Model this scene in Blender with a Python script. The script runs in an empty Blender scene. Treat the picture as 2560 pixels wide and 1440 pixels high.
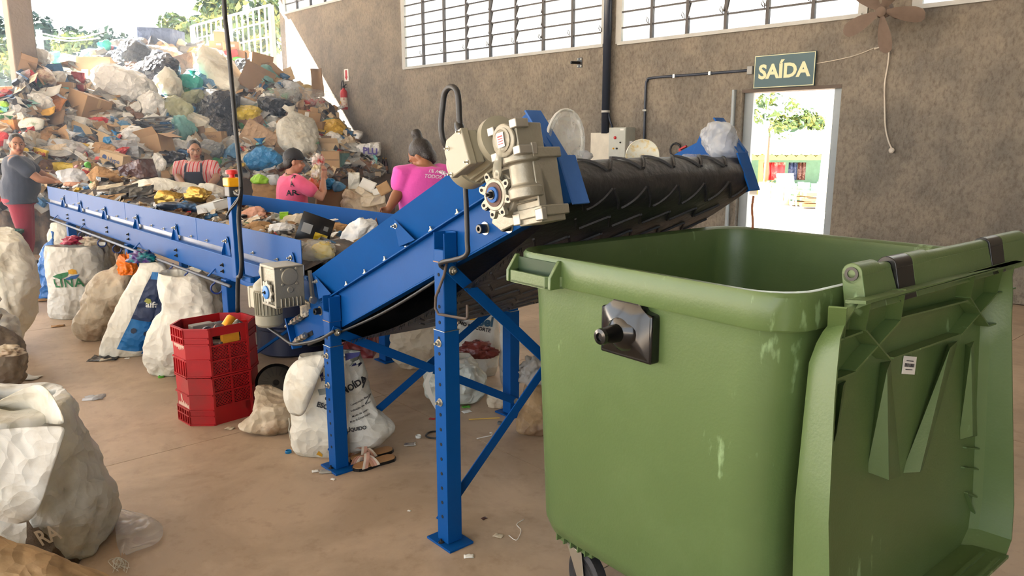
import bpy, bmesh, math, random
import numpy as np
from mathutils import Vector, Matrix, noise
from mathutils.bvhtree import BVHTree
random.seed(7)
C = bpy.context.scene.collection
SC = bpy.context.scene
R = math.radians
# ---------------------------------------------------------------- camera
FPX = 1849.0; PITCH = R(11.07); CAM_H = 1.6
cam = bpy.data.cameras.new('camera'); cam_o = bpy.data.objects.new('camera', cam); C.objects.link(cam_o)
cam.sensor_width = 36.0; cam.lens = 36.0*FPX/2560.0; cam.clip_start = 0.05; cam.clip_end = 600
cam_o.location = (0, 0, CAM_H); cam_o.rotation_euler = (R(90)-PITCH, 0, 0)
SC.camera = cam_o
# ---------------------------------------------------------------- world, sun, exposure
w = bpy.data.worlds.new('sky'); SC.world = w; w.use_nodes = True
wn = w.node_tree.nodes; wl = w.node_tree.links
bg = wn['Background']
tc = wn.new('ShaderNodeTexCoord'); sx = wn.new('ShaderNodeSeparateXYZ'); cr = wn.new('ShaderNodeValToRGB')
wl.new(tc.outputs['Generated'], sx.inputs[0]); wl.new(sx.outputs['Z'], cr.inputs[0]); wl.new(cr.outputs[0], bg.inputs[0])
cr.color_ramp.elements[0].position = 0.0; cr.color_ramp.elements[0].color = (0.94, 0.97, 1.0, 1)
cr.color_ramp.elements[1].position = 0.9; cr.color_ramp.elements[1].color = (0.62, 0.78, 1.0, 1)
bg.inputs[1].default_value = 1.5
sun = bpy.data.lights.new('sun', 'SUN'); sun_o = bpy.data.objects.new('sun', sun); C.objects.link(sun_o)
sun.energy = 44.0; sun.angle = R(0.6); sun.color = (1.0, 0.95, 0.86)
SUN_DIR = Vector((0.90, -0.50, -0.87)).normalized()
sun_o.rotation_euler = SUN_DIR.to_track_quat('-Z', 'Y').to_euler()
SC.view_settings.view_transform = 'Standard'; SC.view_settings.look = 'None'
SC.view_settings.exposure = 1.66; SC.view_settings.gamma = 1.0; SC.view_settings.use_curve_mapping = False
cy = SC.cycles
cy.max_bounces = 8; cy.transparent_max_bounces = 12; cy.caustics_reflective = False; cy.caustics_refractive = False
# ---------------------------------------------------------------- survey of the place: sight lines from the camera station
CAM = Vector((0, 0, CAM_H))
def ray(x, y):
    a = (x-1280)/FPX; b = -(y-720)/FPX
    return Vector((a, math.cos(PITCH)+b*math.sin(PITCH), -math.sin(PITCH)+b*math.cos(PITCH)))
def onplane(x, y, p, n):
    d = ray(x, y); n = Vector(n); return CAM + d*((Vector(p)-CAM).dot(n)/d.dot(n))
def onz(x, y, z=0.0): return onplane(x, y, (0, 0, z), (0, 0, 1))
def atY(x, y, Y):
    d = ray(x, y); return CAM + d*(Y/d.y)
def px2m(Y): return Y/FPX/0.99
A = R(41.4); O = Vector((-0.254, 2.778, 0)); U = Vector((-math.sin(A), math.cos(A), 0)); V = Vector((math.cos(A), math.sin(A), 0)); Z = Vector((0, 0, 1))
INC = R(24.5)
def cv(u, v, z): return O + U*u + V*v + Z*z
def inc(s, n, v): return cv(s*math.cos(INC)+n*math.sin(INC), v, -s*math.sin(INC)+n*math.cos(INC))
IS = (U*math.cos(INC) - Z*math.sin(INC)); IN = (U*math.sin(INC) + Z*math.cos(INC))   # incline axes
WD = Vector((-math.sqrt(.5), math.sqrt(.5), 0)); WN = Vector((math.sqrt(.5), math.sqrt(.5), 0)); W0 = WN*(12.45/math.sqrt(2))
def wp(t, z, off=0.0): return W0 + WD*t + Z*z - WN*off          # a point of the far wall; off = towards the room
def onwall(x, y, off=0.0): return onplane(x, y, W0-WN*off, WN)
# ---------------------------------------------------------------- colours and materials
def srgb(r, g, b):
    f = lambda c: (c/12.92 if c <= 0.04045 else ((c+0.055)/1.055)**2.4)
    return (f(r/255), f(g/255), f(b/255))
MATS = {}
def mat(key, col, rough=0.6, metal=0.0, var=0.12, vscale=6.0, bump=0.0, bscale=40.0, trans=0.0, alpha=1.0, spec=0.5, col2=None, spots=0.5, coat=0.0, subs=0.0, distort=0.0, stretch=None, sheen=0.0):
    if key in MATS: return MATS[key]
    m = bpy.data.materials.new(key); m.use_nodes = True; MATS[key] = m
    nt = m.node_tree; N = nt.nodes; L = nt.links; p = N['Principled BSDF']
    c = srgb(*col)
    t = N.new('ShaderNodeTexCoord'); src = t.outputs['Object']
    if stretch:
        mp = N.new('ShaderNodeMapping'); mp.inputs['Scale'].default_value = stretch; L.new(src, mp.inputs[0]); src = mp.outputs[0]
    if var or col2:
        n = N.new('ShaderNodeTexNoise'); n.inputs['Scale'].default_value = vscale; n.inputs['Detail'].default_value = 6; n.inputs['Roughness'].default_value = 0.65
        n.inputs['Distortion'].default_value = distort
        L.new(src, n.inputs['Vector'])
        r = N.new('ShaderNodeValToRGB')
        c2 = srgb(*col2) if col2 else tuple(min(1, x*(1+var)) for x in c); c1 = c if col2 else tuple(x*(1-var) for x in c)
        w_ = 0.09 if col2 else 0.25
        r.color_ramp.elements[0].position = max(0, spots-w_); r.color_ramp.elements[0].color = (*c1, 1)
        r.color_ramp.elements[1].position = min(1, spots+w_); r.color_ramp.elements[1].color = (*c2, 1)
        L.new(n.outputs['Fac'], r.inputs[0]); L.new(r.outputs[0], p.inputs['Base Color'])
    else: p.inputs['Base Color'].default_value = (*c, 1)
    p.inputs['Roughness'].default_value = rough; p.inputs['Metallic'].default_value = metal
    p.inputs['Specular IOR Level'].default_value = spec; p.inputs['Alpha'].default_value = alpha
    if trans: p.inputs['Transmission Weight'].default_value = trans
    if coat: p.inputs['Coat Weight'].default_value = coat; p.inputs['Coat Roughness'].default_value = 0.1
    if sheen: p.inputs['Sheen Weight'].default_value = sheen
    if bump:
        b = N.new('ShaderNodeBump'); b.inputs['Strength'].default_value = bump; b.inputs['Distance'].default_value = 0.02
        n2 = N.new('ShaderNodeTexNoise'); n2.inputs['Scale'].default_value = bscale; n2.inputs['Detail'].default_value = 5
        L.new(src, n2.inputs['Vector']); L.new(n2.outputs['Fac'], b.inputs['Height']); L.new(b.outputs[0], p.inputs['Normal'])
    return m
def creased(m, scale=9.0, strength=0.6, fine=0.35, weave_scale=0):
    """crumpled sheet relief: folded facets from distorted cells, plus finer creases"""
    nt = m.node_tree; N = nt.nodes; L = nt.links; p = N['Principled BSDF']; t = N.new('ShaderNodeTexCoord'); n = N.new('ShaderNodeTexNoise'); n.inputs['Scale'].default_value = scale*0.45; n.inputs['Detail'].default_value = 3; L.new(t.outputs['Object'], n.inputs['Vector'])
    v = N.new('ShaderNodeVectorMath'); v.operation = 'MULTIPLY_ADD'; v.inputs[1].default_value = (0.22, 0.22, 0.22); L.new(n.outputs['Color'], v.inputs[0]); L.new(t.outputs['Object'], v.inputs[2]); prev = None
    for s_, k in ((scale, 1.0), (scale*2.7, fine)):
        o_ = N.new('ShaderNodeTexVoronoi'); o_.inputs['Scale'].default_value = s_; L.new(v.outputs[0], o_.inputs['Vector']); a = N.new('ShaderNodeMath'); a.operation = 'MULTIPLY_ADD'; a.inputs[1].default_value = k/s_*9; L.new(o_.outputs['Distance'], a.inputs[0])
        if prev: L.new(prev, a.inputs[2])
        else: a.inputs[2].default_value = 0
        prev = a.outputs[0]
    if weave_scale:
        c = N.new('ShaderNodeTexChecker'); c.inputs['Scale'].default_value = weave_scale; L.new(t.outputs['Object'], c.inputs['Vector']); a = N.new('ShaderNodeMath'); a.operation = 'MULTIPLY_ADD'; a.inputs[1].default_value = 0.02; L.new(c.outputs['Fac'], a.inputs[0]); L.new(prev, a.inputs[2]); prev = a.outputs[0]
    b = N.new('ShaderNodeBump'); b.inputs['Strength'].default_value = strength; b.inputs['Distance'].default_value = 0.06; L.new(prev, b.inputs['Height']); L.new(b.outputs[0], p.inputs['Normal']); return m
def film(key, col, alpha=0.55, rough=0.25, trans=0.35):
    """thin plastic film: part see-through, part translucent"""
    if key in MATS: return MATS[key]
    m = creased(mat(key, col, rough=rough, var=0.1, alpha=alpha), 8, 0.9)
    nt = m.node_tree; N = nt.nodes; L = nt.links; p = N['Principled BSDF']; o = N['Material Output']
    tr = N.new('ShaderNodeBsdfTranslucent'); tr.inputs[0].default_value = (*srgb(*col), 1)
    tp = N.new('ShaderNodeBsdfTransparent'); mx = N.new('ShaderNodeMixShader'); mx.inputs[0].default_value = trans
    m2 = N.new('ShaderNodeMixShader'); m2.inputs[0].default_value = alpha
    L.new(tp.outputs[0], m2.inputs[1]); L.new(tr.outputs[0], m2.inputs[2])
    L.new(p.outputs[0], mx.inputs[1]); L.new(m2.outputs[0], mx.inputs[2]); L.new(mx.outputs[0], o.inputs[0])
    return m
def weave(key, col, col2=None, spots=0.62, rough=0.55, scale=260, trans=0.12):
    """woven polypropylene sack cloth with grime"""
    if key in MATS: return MATS[key]
    m = mat(key, col, rough=rough, var=0.14, vscale=3.2, col2=col2, spots=spots)
    nt = m.node_tree; N = nt.nodes; L = nt.links; p = N['Principled BSDF']; o = N['Material Output']
    creased(m, 7.0, 0.5, 0.9, scale)
    tr = N.new('ShaderNodeBsdfTranslucent'); tr.inputs[0].default_value = (*srgb(*col), 1); ms = N.new('ShaderNodeMixShader'); ms.inputs[0].default_value = trans
    L.new(p.outputs[0], ms.inputs[1]); L.new(tr.outputs[0], ms.inputs[2]); L.new(ms.outputs[0], o.inputs[0])
    return m
# ---------------------------------------------------------------- mesh builder
class MB:
    def __init__(s): s.v = []; s.f = []; s.m = []
    def add(s, vs, fs, mi=0):
        o = len(s.v); s.v.extend([tuple(v) for v in vs]); s.f.extend([tuple(i+o for i in f) for f in fs]); s.m.extend([mi]*len(fs)); return s
    def box(s, c, d, ax=None, mi=0):
        """box of size d about c; ax = three axes"""
        c = Vector(c); X, Y, Zz = ax if ax else (Vector((1, 0, 0)), Vector((0, 1, 0)), Vector((0, 0, 1)))
        vs = [c + X*(i*d[0]/2) + Y*(j*d[1]/2) + Zz*(k*d[2]/2) for k in (-1, 1) for j in (-1, 1) for i in (-1, 1)]
        return s.add(vs, [(0, 2, 3, 1), (4, 5, 7, 6), (0, 1, 5, 4), (2, 6, 7, 3), (0, 4, 6, 2), (1, 3, 7, 5)], mi)
    def bar(s, a, b, w, h, up=(0, 0, 1), mi=0):
        a = Vector(a); b = Vector(b); d = b-a; l = d.length; x = d/l; y = Vector(up).cross(x)
        if y.length < 1e-4: y = Vector((1, 0, 0)).cross(x)
        y.normalize(); z = x.cross(y)
        return s.box((a+b)/2, (l, w, h), (x, y, z), mi)
    def prism(s, poly, o, ax, ay, az, h, mi=0):
        """polygon (2-D) in frame o, ax, ay pushed along az by h (one number, or (h0, h1))"""
        o = Vector(o); h0, h1 = h if isinstance(h, tuple) else (0, h); n = len(poly)
        vs = [o+ax*p[0]+ay*p[1]+az*h0 for p in poly] + [o+ax*p[0]+ay*p[1]+az*h1 for p in poly]
        fs = [tuple(range(n))[::-1], tuple(range(n, 2*n))] + [(i, (i+1) % n, n+(i+1) % n, n+i) for i in range(n)]
        return s.add(vs, fs, mi)
    def tube(s, pts, r, n=8, mi=0, cap=True, flat=1.0):
        pts = [Vector(p) for p in pts]; m = len(pts); rr = r if isinstance(r, (list, tuple)) else [r]*m
        vs = []; t0 = (pts[1]-pts[0]).normalized(); y = t0.orthogonal().normalized()
        for i in range(m):
            t = (pts[min(i+1, m-1)]-pts[max(i-1, 0)]); t = t.normalized() if t.length > 1e-9 else t0
            y = (y - t*y.dot(t)); y = y.normalized() if y.length > 1e-6 else t.orthogonal().normalized(); z = t.cross(y)
            for k in range(n):
                a = 2*math.pi*k/n; vs.append(pts[i] + y*(math.cos(a)*rr[i]) + z*(math.sin(a)*rr[i]*flat))
        fs = [(i*n+k, i*n+(k+1) % n, (i+1)*n+(k+1) % n, (i+1)*n+k) for i in range(m-1) for k in range(n)]
        if cap: fs += [tuple(range(n))[::-1], tuple(range((m-1)*n, m*n))]
        return s.add(vs, fs, mi)
    def lathe(s, prof, o, az, n=24, mi=0, ax=None, flat=1.0):
        o = Vector(o); az = Vector(az).normalized(); ax = Vector(ax).normalized() if ax else az.orthogonal().normalized(); ay = az.cross(ax)
        vs = [o + az*h + ax*(math.cos(2*math.pi*k/n)*r) + ay*(math.sin(2*math.pi*k/n)*r*flat) for r, h in prof for k in range(n)]
        m = len(prof); fs = [(i*n+k, i*n+(k+1) % n, (i+1)*n+(k+1) % n, (i+1)*n+k) for i in range(m-1) for k in range(n)]
        fs += [tuple(range(n))[::-1], tuple(range((m-1)*n, m*n))]
        return s.add(vs, fs, mi)
    def loft(s, rings, closed=True, caps=True, mi=0):
        n = len(rings[0]); m = len(rings); vs = [p for r in rings for p in r]; kk = n if closed else n-1
        fs = [(i*n+k, i*n+(k+1) % n, (i+1)*n+(k+1) % n, (i+1)*n+k) for i in range(m-1) for k in range(kk)]
        if caps and closed: fs += [tuple(range(n))[::-1], tuple(range((m-1)*n, m*n))]
        return s.add(vs, fs, mi)
    def build(s, name, mats, parent=None, smooth=None, bevel=0.0, seg=2, at=None):
        me = bpy.data.meshes.new(name); me.from_pydata(s.v, [], s.f); me.update()
        return finish(name, me, mats, parent, smooth, bevel, seg, s.m, at)
def wloc(o):
    l = Vector((0, 0, 0))
    while o is not None: l = l + o.location; o = o.parent
    return l
def finish(name, me, mats, parent=None, smooth=None, bevel=0.0, seg=2, mi=None, at=None):
    """link a mesh whose vertices are in world coordinates; at = where its origin goes (top-level)"""
    for m_ in (mats if isinstance(mats, (list, tuple)) else [mats]): me.materials.append(m_)
    if mi and any(mi): me.polygons.foreach_set('material_index', mi)
    if smooth is not None:
        me.polygons.foreach_set('use_smooth', [True]*len(me.polygons))
        if smooth < 180: me.set_sharp_from_angle(angle=R(smooth))
    o = bpy.data.objects.new(name, me); C.objects.link(o)
    if parent is not None: o.parent = parent; o.location = -wloc(parent)
    elif at is not None:
        at = Vector(at); me.transform(Matrix.Translation(-at)); o.location = at
    if bevel:
        b = o.modifiers.new('soft_edges', 'BEVEL'); b.width = bevel; b.segments = seg; b.limit_method = 'ANGLE'; b.angle_limit = R(40); b.harden_normals = False
    return o
def tag(o, label, cat, group=None, kind=None):
    o['label'] = label; o['category'] = cat
    if group: o['group'] = group
    if kind: o['kind'] = kind
    return o
def thing(name, label, cat, loc, group=None):
    o = bpy.data.objects.new(name, None); C.objects.link(o); o.location = loc; o.empty_display_size = 0.1
    return tag(o, label, cat, group)
def struct(o, label=None):
    o['kind'] = 'structure'
    if label: o['label'] = label
    return o
def copy_tree(o, off=None, parent=None):
    c = o.copy(); C.objects.link(c)
    if parent is not None: c.parent = parent
    if off is not None: c.location = c.location + Vector(off)
    for ch in o.children: copy_tree(ch, None, c)
    return c
def lettering(txt, h, o, ax, ay, m, name='lettering', parent=None, bvh=None, bold=0.012, lift=0.0015, align='CENTER', depth=0.0, shear=0.0, space=1.0, at=None, maxw=None):
    """flat printed letters of cap height ~h set at o along ax / ay, laid onto a surface when bvh is given"""
    cu = bpy.data.curves.new(name, 'FONT'); cu.body = txt; cu.size = h*1.38; cu.align_x = align; cu.align_y = 'CENTER'; cu.offset = bold*h; cu.shear = shear; cu.resolution_u = 3; cu.space_character = space
    t = bpy.data.objects.new('tmp_text', cu); C.objects.link(t); me = bpy.data.meshes.new_from_object(t); bpy.data.objects.remove(t); bpy.data.curves.remove(cu)
    o = Vector(o); ax = Vector(ax).normalized(); ay = Vector(ay).normalized(); az = ax.cross(ay)
    w_ = max([abs(v.co.x) for v in me.vertices] or [1])*2; k = 1.0 if not maxw or w_ < maxw else maxw/w_
    if bvh:
        bm = bmesh.new(); bm.from_mesh(me); bmesh.ops.triangulate(bm, faces=bm.faces[:])
        for _ in range(2):
            ed = [e for e in bm.edges if e.calc_length() > h*0.35]
            if ed: bmesh.ops.subdivide_edges(bm, edges=ed, cuts=1); bmesh.ops.triangulate(bm, faces=bm.faces[:])
        bm.to_mesh(me); bm.free()
    for v in me.vertices:
        p = o + ax*v.co.x*k + ay*v.co.y
        if bvh:
            hit = bvh.ray_cast(p + az*0.5, -az)
            if hit[0] is not None and abs((hit[0]-p).dot(az)) < 0.3: p = hit[0] + az*lift*2
        else: p = p + az*lift
        v.co = p
    return finish(name, me, m, parent, at=at)
def bvh_of(mb): return BVHTree.FromPolygons([Vector(v) for v in mb.v], mb.f)
def nz(p, s=1.0, seed=0.0): return noise.noise(Vector((p[0]*s+seed, p[1]*s-seed*1.7, p[2]*s+seed*0.3)))
def crs(pts, n):
    """Catmull-Rom through tuples, n samples per span"""
    P_ = [pts[0]]+list(pts)+[pts[-1]]; out = []
    for i in range(1, len(P_)-2):
        for k in range(n):
            t = k/n; q = []
            for a, b, c, d in zip(P_[i-1], P_[i], P_[i+1], P_[i+2]): q.append(0.5*((2*b)+(-a+c)*t+(2*a-5*b+4*c-d)*t*t+(-a+3*b-3*c+d)*t**3))
            out.append(tuple(q))
    out.append(tuple(pts[-1])); return out
# common materials
BLUE = mat('blue_enamel', (8, 74, 140), rough=0.5, var=0.10, vscale=3.0, bump=0.03, bscale=60, spec=0.14)
BLUE2 = mat('blue_enamel_dusty', (62, 104, 168), rough=0.6, var=0.16, vscale=4.0, bump=0.04, bscale=50, spec=0.14)
ZINC = mat('zinc_steel', (190, 186, 172), rough=0.32, metal=0.9, var=0.1)
STEEL = mat('brushed_steel', (104, 108, 116), rough=0.5, metal=0.8, var=0.08)
CAST = mat('cast_aluminium', (146, 142, 128), rough=0.45, metal=0.45, var=0.1, bump=0.12, bscale=90)
MOTOR = mat('grey_motor_paint', (146, 141, 122), rough=0.45, var=0.06)
BLACKP = mat('black_plastic', (22, 22, 22), rough=0.3, var=0.1)
RUB = mat('black_rubber', (34, 34, 36), rough=0.62, var=0.2, vscale=5, bump=0.15, bscale=70)
CABLE = mat('black_cable', (28, 28, 28), rough=0.5, var=0.05)
HOLE = mat('dark_void', (10, 12, 18), rough=0.9, var=0)
CARD = mat('cardboard', (172, 138, 98), rough=0.85, var=0.10, vscale=5, bump=0.08, bscale=30)
CARD2 = mat('pale_cardboard', (196, 170, 132), rough=0.85, var=0.10, vscale=5, bump=0.08, bscale=30)
CARD3 = mat('brown_cardboard', (134, 108, 82), rough=0.85, var=0.14, vscale=5, bump=0.08, bscale=30)
WHITEP = mat('white_plastic', (226, 224, 214), rough=0.4, var=0.05)
PAPER = mat('white_paper', (232, 230, 222), rough=0.8, var=0.05)
REDP = mat('red_plastic', (190, 22, 26), rough=0.4, var=0.08)
INK = mat('black_print', (30, 30, 36), rough=0.7, var=0)
INKB = mat('navy_print', (32, 36, 92), rough=0.7, var=0)
# ================================================================ the shell
CONC = mat('rough_cast_render', (178, 166, 148), rough=0.92, vscale=2.0, col2=(154, 145, 132), spots=0.5, bump=0.9, bscale=22)
def rough_wall_nodes(m):
    nt = m.node_tree; N = nt.nodes; L = nt.links; p = N['Principled BSDF']
    b = [n for n in N if n.type == 'BUMP'][0]; b.inputs['Distance'].default_value = 0.05; b.inputs['Strength'].default_value = 1.0
    t = N.new('ShaderNodeTexCoord'); mu = N.new('ShaderNodeTexNoise'); mu.inputs['Scale'].default_value = 26; mu.inputs['Detail'].default_value = 10; mu.inputs['Roughness'].default_value = 0.75
    mp = N.new('ShaderNodeMapping'); mp.inputs['Rotation'].default_value = (0, 0, R(45)); mp.inputs['Scale'].default_value = (1.0, 1.0, 0.55)
    L.new(t.outputs['Object'], mp.inputs[0]); L.new(mp.outputs[0], mu.inputs['Vector']); L.new(mu.outputs['Fac'], b.inputs['Height'])
    # speckle of pits in the colour and broad smoke-grey weathering high on the wall
    r = N.new('ShaderNodeValToRGB'); r.color_ramp.elements[0].position = 0.36; r.color_ramp.elements[0].color = (0.55, 0.54, 0.54, 1); r.color_ramp.elements[1].position = 0.54; r.color_ramp.elements[1].color = (1, 1, 1, 1)
    L.new(mu.outputs['Fac'], r.inputs[0])
    mx = N.new('ShaderNodeMix'); mx.data_type = 'RGBA'; mx.blend_type = 'MULTIPLY'; mx.inputs[0].default_value = 0.8
    old = p.inputs['Base Color'].links[0].from_socket
    L.new(old, mx.inputs[6]); L.new(r.outputs[0], mx.inputs[7]); L.new(mx.outputs[2], p.inputs['Base Color'])
rough_wall_nodes(CONC)
FLOOR = mat('worn_concrete_floor', (184, 162, 138), rough=0.5, vscale=1.3, col2=(164, 143, 120), spots=0.5, bump=0.10, bscale=14, distort=0.6, spec=0.35)
def floor_nodes(m):
    nt = m.node_tree; N = nt.nodes; L = nt.links; p = N['Principled BSDF']; t = N.new('ShaderNodeTexCoord')
    n = N.new('ShaderNodeTexNoise'); n.inputs['Scale'].default_value = 9; n.inputs['Detail'].default_value = 9; n.inputs['Roughness'].default_value = 0.7; L.new(t.outputs['Object'], n.inputs['Vector'])
    r = N.new('ShaderNodeValToRGB'); r.color_ramp.elements[0].position = 0.3; r.color_ramp.elements[0].color = (0.68, 0.63, 0.58, 1); r.color_ramp.elements[1].position = 0.47; r.color_ramp.elements[1].color = (1, 1, 1, 1); L.new(n.outputs['Fac'], r.inputs[0])
    mx = N.new('ShaderNodeMix'); mx.data_type = 'RGBA'; mx.blend_type = 'MULTIPLY'; mx.inputs[0].default_value = 0.6
    old = p.inputs['Base Color'].links[0].from_socket
    L.new(old, mx.inputs[6]); L.new(r.outputs[0], mx.inputs[7]); L.new(mx.outputs[2], p.inputs['Base Color'])
floor_nodes(FLOOR)
GALV = mat('galvanised_roof', (190, 190, 186), rough=0.5, metal=0.4, var=0.1)
BAR = mat('window_bar_paint', (74, 70, 68), rough=0.6, var=0.15, vscale=12)
FRAME = mat('pale_window_frame', (176, 176, 170), rough=0.6, var=0.1)
# floor: slabs with sawn joints, each slab a piece
fl = MB(); fl.prism([(p.x, p.y) for p in (wp(-7, 0, -0.15), wp(16.3, 0, -0.15), Vector((-15, 9, 0)), Vector((-15, -11, 0)), Vector((10, -11, 0)))], (0, 0, -0.31), Vector((1, 0, 0)), Vector((0, 1, 0)), Z, 0.3); floor = struct(fl.build('floor', mat('slab_bed', (120, 104, 88), rough=0.9)), None)
FA = R(41.4)
def slab(u0, u1, v0, v1):
    b = MB(); g = 0.004; b.box(cv((u0+u1)/2, (v0+v1)/2, -0.004), (u1-u0-g, v1-v0-g, 0.008), (U, V, Z)); return b.build('slab', FLOOR, floor)
us = [-8, -4.0, -0.55, 1.72, 5.2, 9.0, 13.0]; vs_ = [-10, -5.0, -1.35, 0.75, 2.95, 6.0, 7.0]
for i in range(len(us)-1):
    for j in range(len(vs_)-1): slab(us[i], us[i+1], vs_[j], vs_[j+1])
# far wall with its openings (t along the wall, z up)
WIN1 = (6.92, 11.66, 2.98, 4.83); WIN2 = (3.33, 6.66, 2.98, 4.83); WIN3 = (0.4, 2.78, 3.0, 4.83); WIN4 = (12.6, 16.05, 4.47, 5.6); DOOR = (3.495, 4.727, -0.02, 2.24)
T0, T1, ZT = -7.0, 16.3, 6.4
def rect_wall(holes, t0, t1, z0, z1, fn, th):
    ts = sorted({t0, t1, *[h[0] for h in holes], *[h[1] for h in holes]}); zs = sorted({z0, z1, *[max(h[2], z0) for h in holes], *[h[3] for h in holes]})
    ts = [t for t in ts if t0 <= t <= t1]; mb = MB(); nt_, nz_ = len(ts)-1, len(zs)-1
    solid = lambda i, j: 0 <= i < nt_ and 0 <= j < nz_ and not any(h[0] < (ts[i]+ts[i+1])/2 < h[1] and h[2] < (zs[j]+zs[j+1])/2 < h[3] for h in holes)
    for i in range(nt_):
        for j in range(nz_):
            if not solid(i, j): continue
            a, b, c, d = ts[i], ts[i+1], zs[j], zs[j+1]
            q = [fn(t, z, o) for o in (0, -th) for t, z in ((a, c), (b, c), (b, d), (a, d))]
            fs = [(0, 1, 2, 3), (7, 6, 5, 4)]
            if not solid(i-1, j): fs.append((0, 3, 7, 4))
            if not solid(i+1, j): fs.append((1, 5, 6, 2))
            if not solid(i, j-1): fs.append((0, 4, 5, 1))
            if not solid(i, j+1): fs.append((3, 2, 6, 7))
            mb.add(q, fs)
    return mb
struct(rect_wall([WIN1, WIN2, WIN3, WIN4, DOOR], T0, T1, 0, ZT, wp, 0.22).build('wall_back', CONC), 'rough rendered grey brown wall')
# glazed steel louvre windows: frame, bars and every pane
GLASS = mat('dusty_glass', (214, 224, 226), rough=0.35, var=0.25, vscale=5, alpha=0.45, spec=0.6)
def _glass(m):
    nt = m.node_tree; N = nt.nodes; L = nt.links; p = N['Principled BSDF']; o = N['Material Output']
    tr = N.new('ShaderNodeBsdfTranslucent'); tr.inputs[0].default_value = (0.8, 0.85, 0.86, 1); mx = N.new('ShaderNodeMixShader'); mx.inputs[0].default_value = 0.6
    L.new(p.outputs[0], mx.inputs[1]); L.new(tr.outputs[0], mx.inputs[2]); L.new(mx.outputs[0], o.inputs[0])
_glass(GLASS)
def window(n, win, cols, rowh, tilts, lab):
    t0, t1, z0, z1 = win; w = thing('window_%d' % n, lab, 'window', wp((t0+t1)/2, z0, -0.05)); del w['category']; struct(w)
    f = MB(); fw = 0.045
    for a, b in (((t0, z0), (t1, z0)), ((t0, z1), (t1, z1)), ((t0, z0), (t0, z1)), ((t1, z0), (t1, z1))): f.bar(wp(*a, 0.0), wp(*b, 0.0), 0.10 if a[0] == b[0] else 0.10, fw, up=(WN if a[0] == b[0] else Z))
    f.build('window_frame', FRAME, w)
    cw = [t1 - (t1-t0)*k/cols for k in range(cols+1)]; rows = int((z1-z0)/rowh+0.5)
    for k in range(1, cols): MB().bar(wp(cw[k], z0, 0.01), wp(cw[k], z1, 0.01), 0.04, 0.05, up=WN).build('mullion', BAR, w)
    for r_ in range(1, rows):
        MB().bar(wp(t0, z0+r_*rowh, 0.005), wp(t1, z0+r_*rowh, 0.005), 0.03, 0.022).build('glazing_bar', BAR, w)
    for k in range(cols):
        for r_ in range(rows):
            a = tilts.get(k, 0) if r_ > 0 else 0
            ta, tb = cw[k]-0.02, cw[k+1]+0.02; za = z0+r_*rowh+0.012; zb = za+rowh-0.02
            c = wp((ta+tb)/2, zb, -0.03); dn = (-Z*math.cos(R(a)) - WN*math.sin(R(a)))
            MB().box(c+dn*(zb-za)/2, (abs(tb-ta), 0.004, zb-za), (WD, dn.cross(WD), dn)).build('pane', GLASS, w)
            if a:
                for tt in (ta, tb): MB().bar(wp(tt, zb, -0.02), c+dn*(zb-za)+WD*(tt-(ta+tb)/2), 0.012, 0.02, up=WD).build('louvre_arm', BAR, w)
    for k in range(cols):   # opening catches on the lowest bar
        p = wp(cw[k+1]+0.04, z0+rowh*1.02, 0.03); pts = [p, p+Z*0.05-WN*0.01, p+Z*0.09+WD*0.02-WN*0.02, p+Z*0.05+WD*0.035-WN*0.02, p+Z*0.01+WD*0.01-WN*0.01]
        MB().tube(pts, 0.006, 6).build('window_catch', BAR, w)
window(1, WIN1, 8, 0.185, {3: 24, 4: 18, 5: 26}, 'long louvre window left of the black down pipe')
window(2, WIN2, 6, 0.21, {2: 24, 3: 20}, 'louvre window above the exit sign, right of the black pipe')
window(3, WIN3, 4, 0.21, {}, 'louvre window right of the wall fan')
window(4, WIN4, 6, 0.19, {1: 20, 3: 25}, 'high louvre window at the far end of the wall')
# door: pale steel frame and the sliding door leaf pushed aside outside
d = thing('door_1', 'open doorway in a pale metal frame under the exit sign', 'door', wp((DOOR[0]+DOOR[1])/2, 0, -0.1)); del d['category']; struct(d)
DFR = mat('pale_blue_grey_frame', (150, 158, 160), rough=0.5, var=0.08)
for tt in (DOOR[0]-0.0, DOOR[1]+0.0): MB().bar(wp(tt, 0, -0.11), wp(tt, DOOR[3], -0.11), 0.05, 0.23, up=WD).build('door_jamb', DFR, d, bevel=0.004)
MB().bar(wp(DOOR[0], DOOR[3], -0.11), wp(DOOR[1], DOOR[3], -0.11), 0.23, 0.04).build('door_head', mat('rusty_door_head', (96, 84, 74), rough=0.8), d)
MB().bar(wp(DOOR[1]+0.09, 0, 0.012), wp(DOOR[1]+0.09, DOOR[3]+0.02, 0.012), 0.03, 0.10, up=WN).build('door_casing', DFR, d, bevel=0.004)
# side wall behind the camera on the right, columns and roof (they shade the hall)
rw = MB(); rw.box((8.9, -2.0, 3.2), (0.25, 14, 6.4)); struct(rw.build('wall_right', CONC))
rw = MB(); rw.box((5.0, -8.9, 3.2), (7.8, 0.25, 6.4)); struct(rw.build('wall_light_block', CONC))  # unseen wall added behind the camera to cut light from that side
E1 = atY(55, 120, 13.6)
col = MB(); cx_, cy_ = E1.x, E1.y; col.box((cx_, cy_, 3.2), (0.37, 0.37, 6.4), (WD, WN, Z)); struct(col.build('column_left', mat('column_concrete', (140, 128, 116), rough=0.9, var=0.12, vscale=3, bump=0.3, bscale=25), bevel=0.02), 'square concrete column at the open far end')
for i, (x, y) in enumerate(((-10.5, 4.0), (-10.0, -4.0))):
    c_ = MB(); c_.box((x, y, 3.2), (0.42, 0.42, 6.4)); struct(c_.build('column_side', CONC, bevel=0.02))
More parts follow.
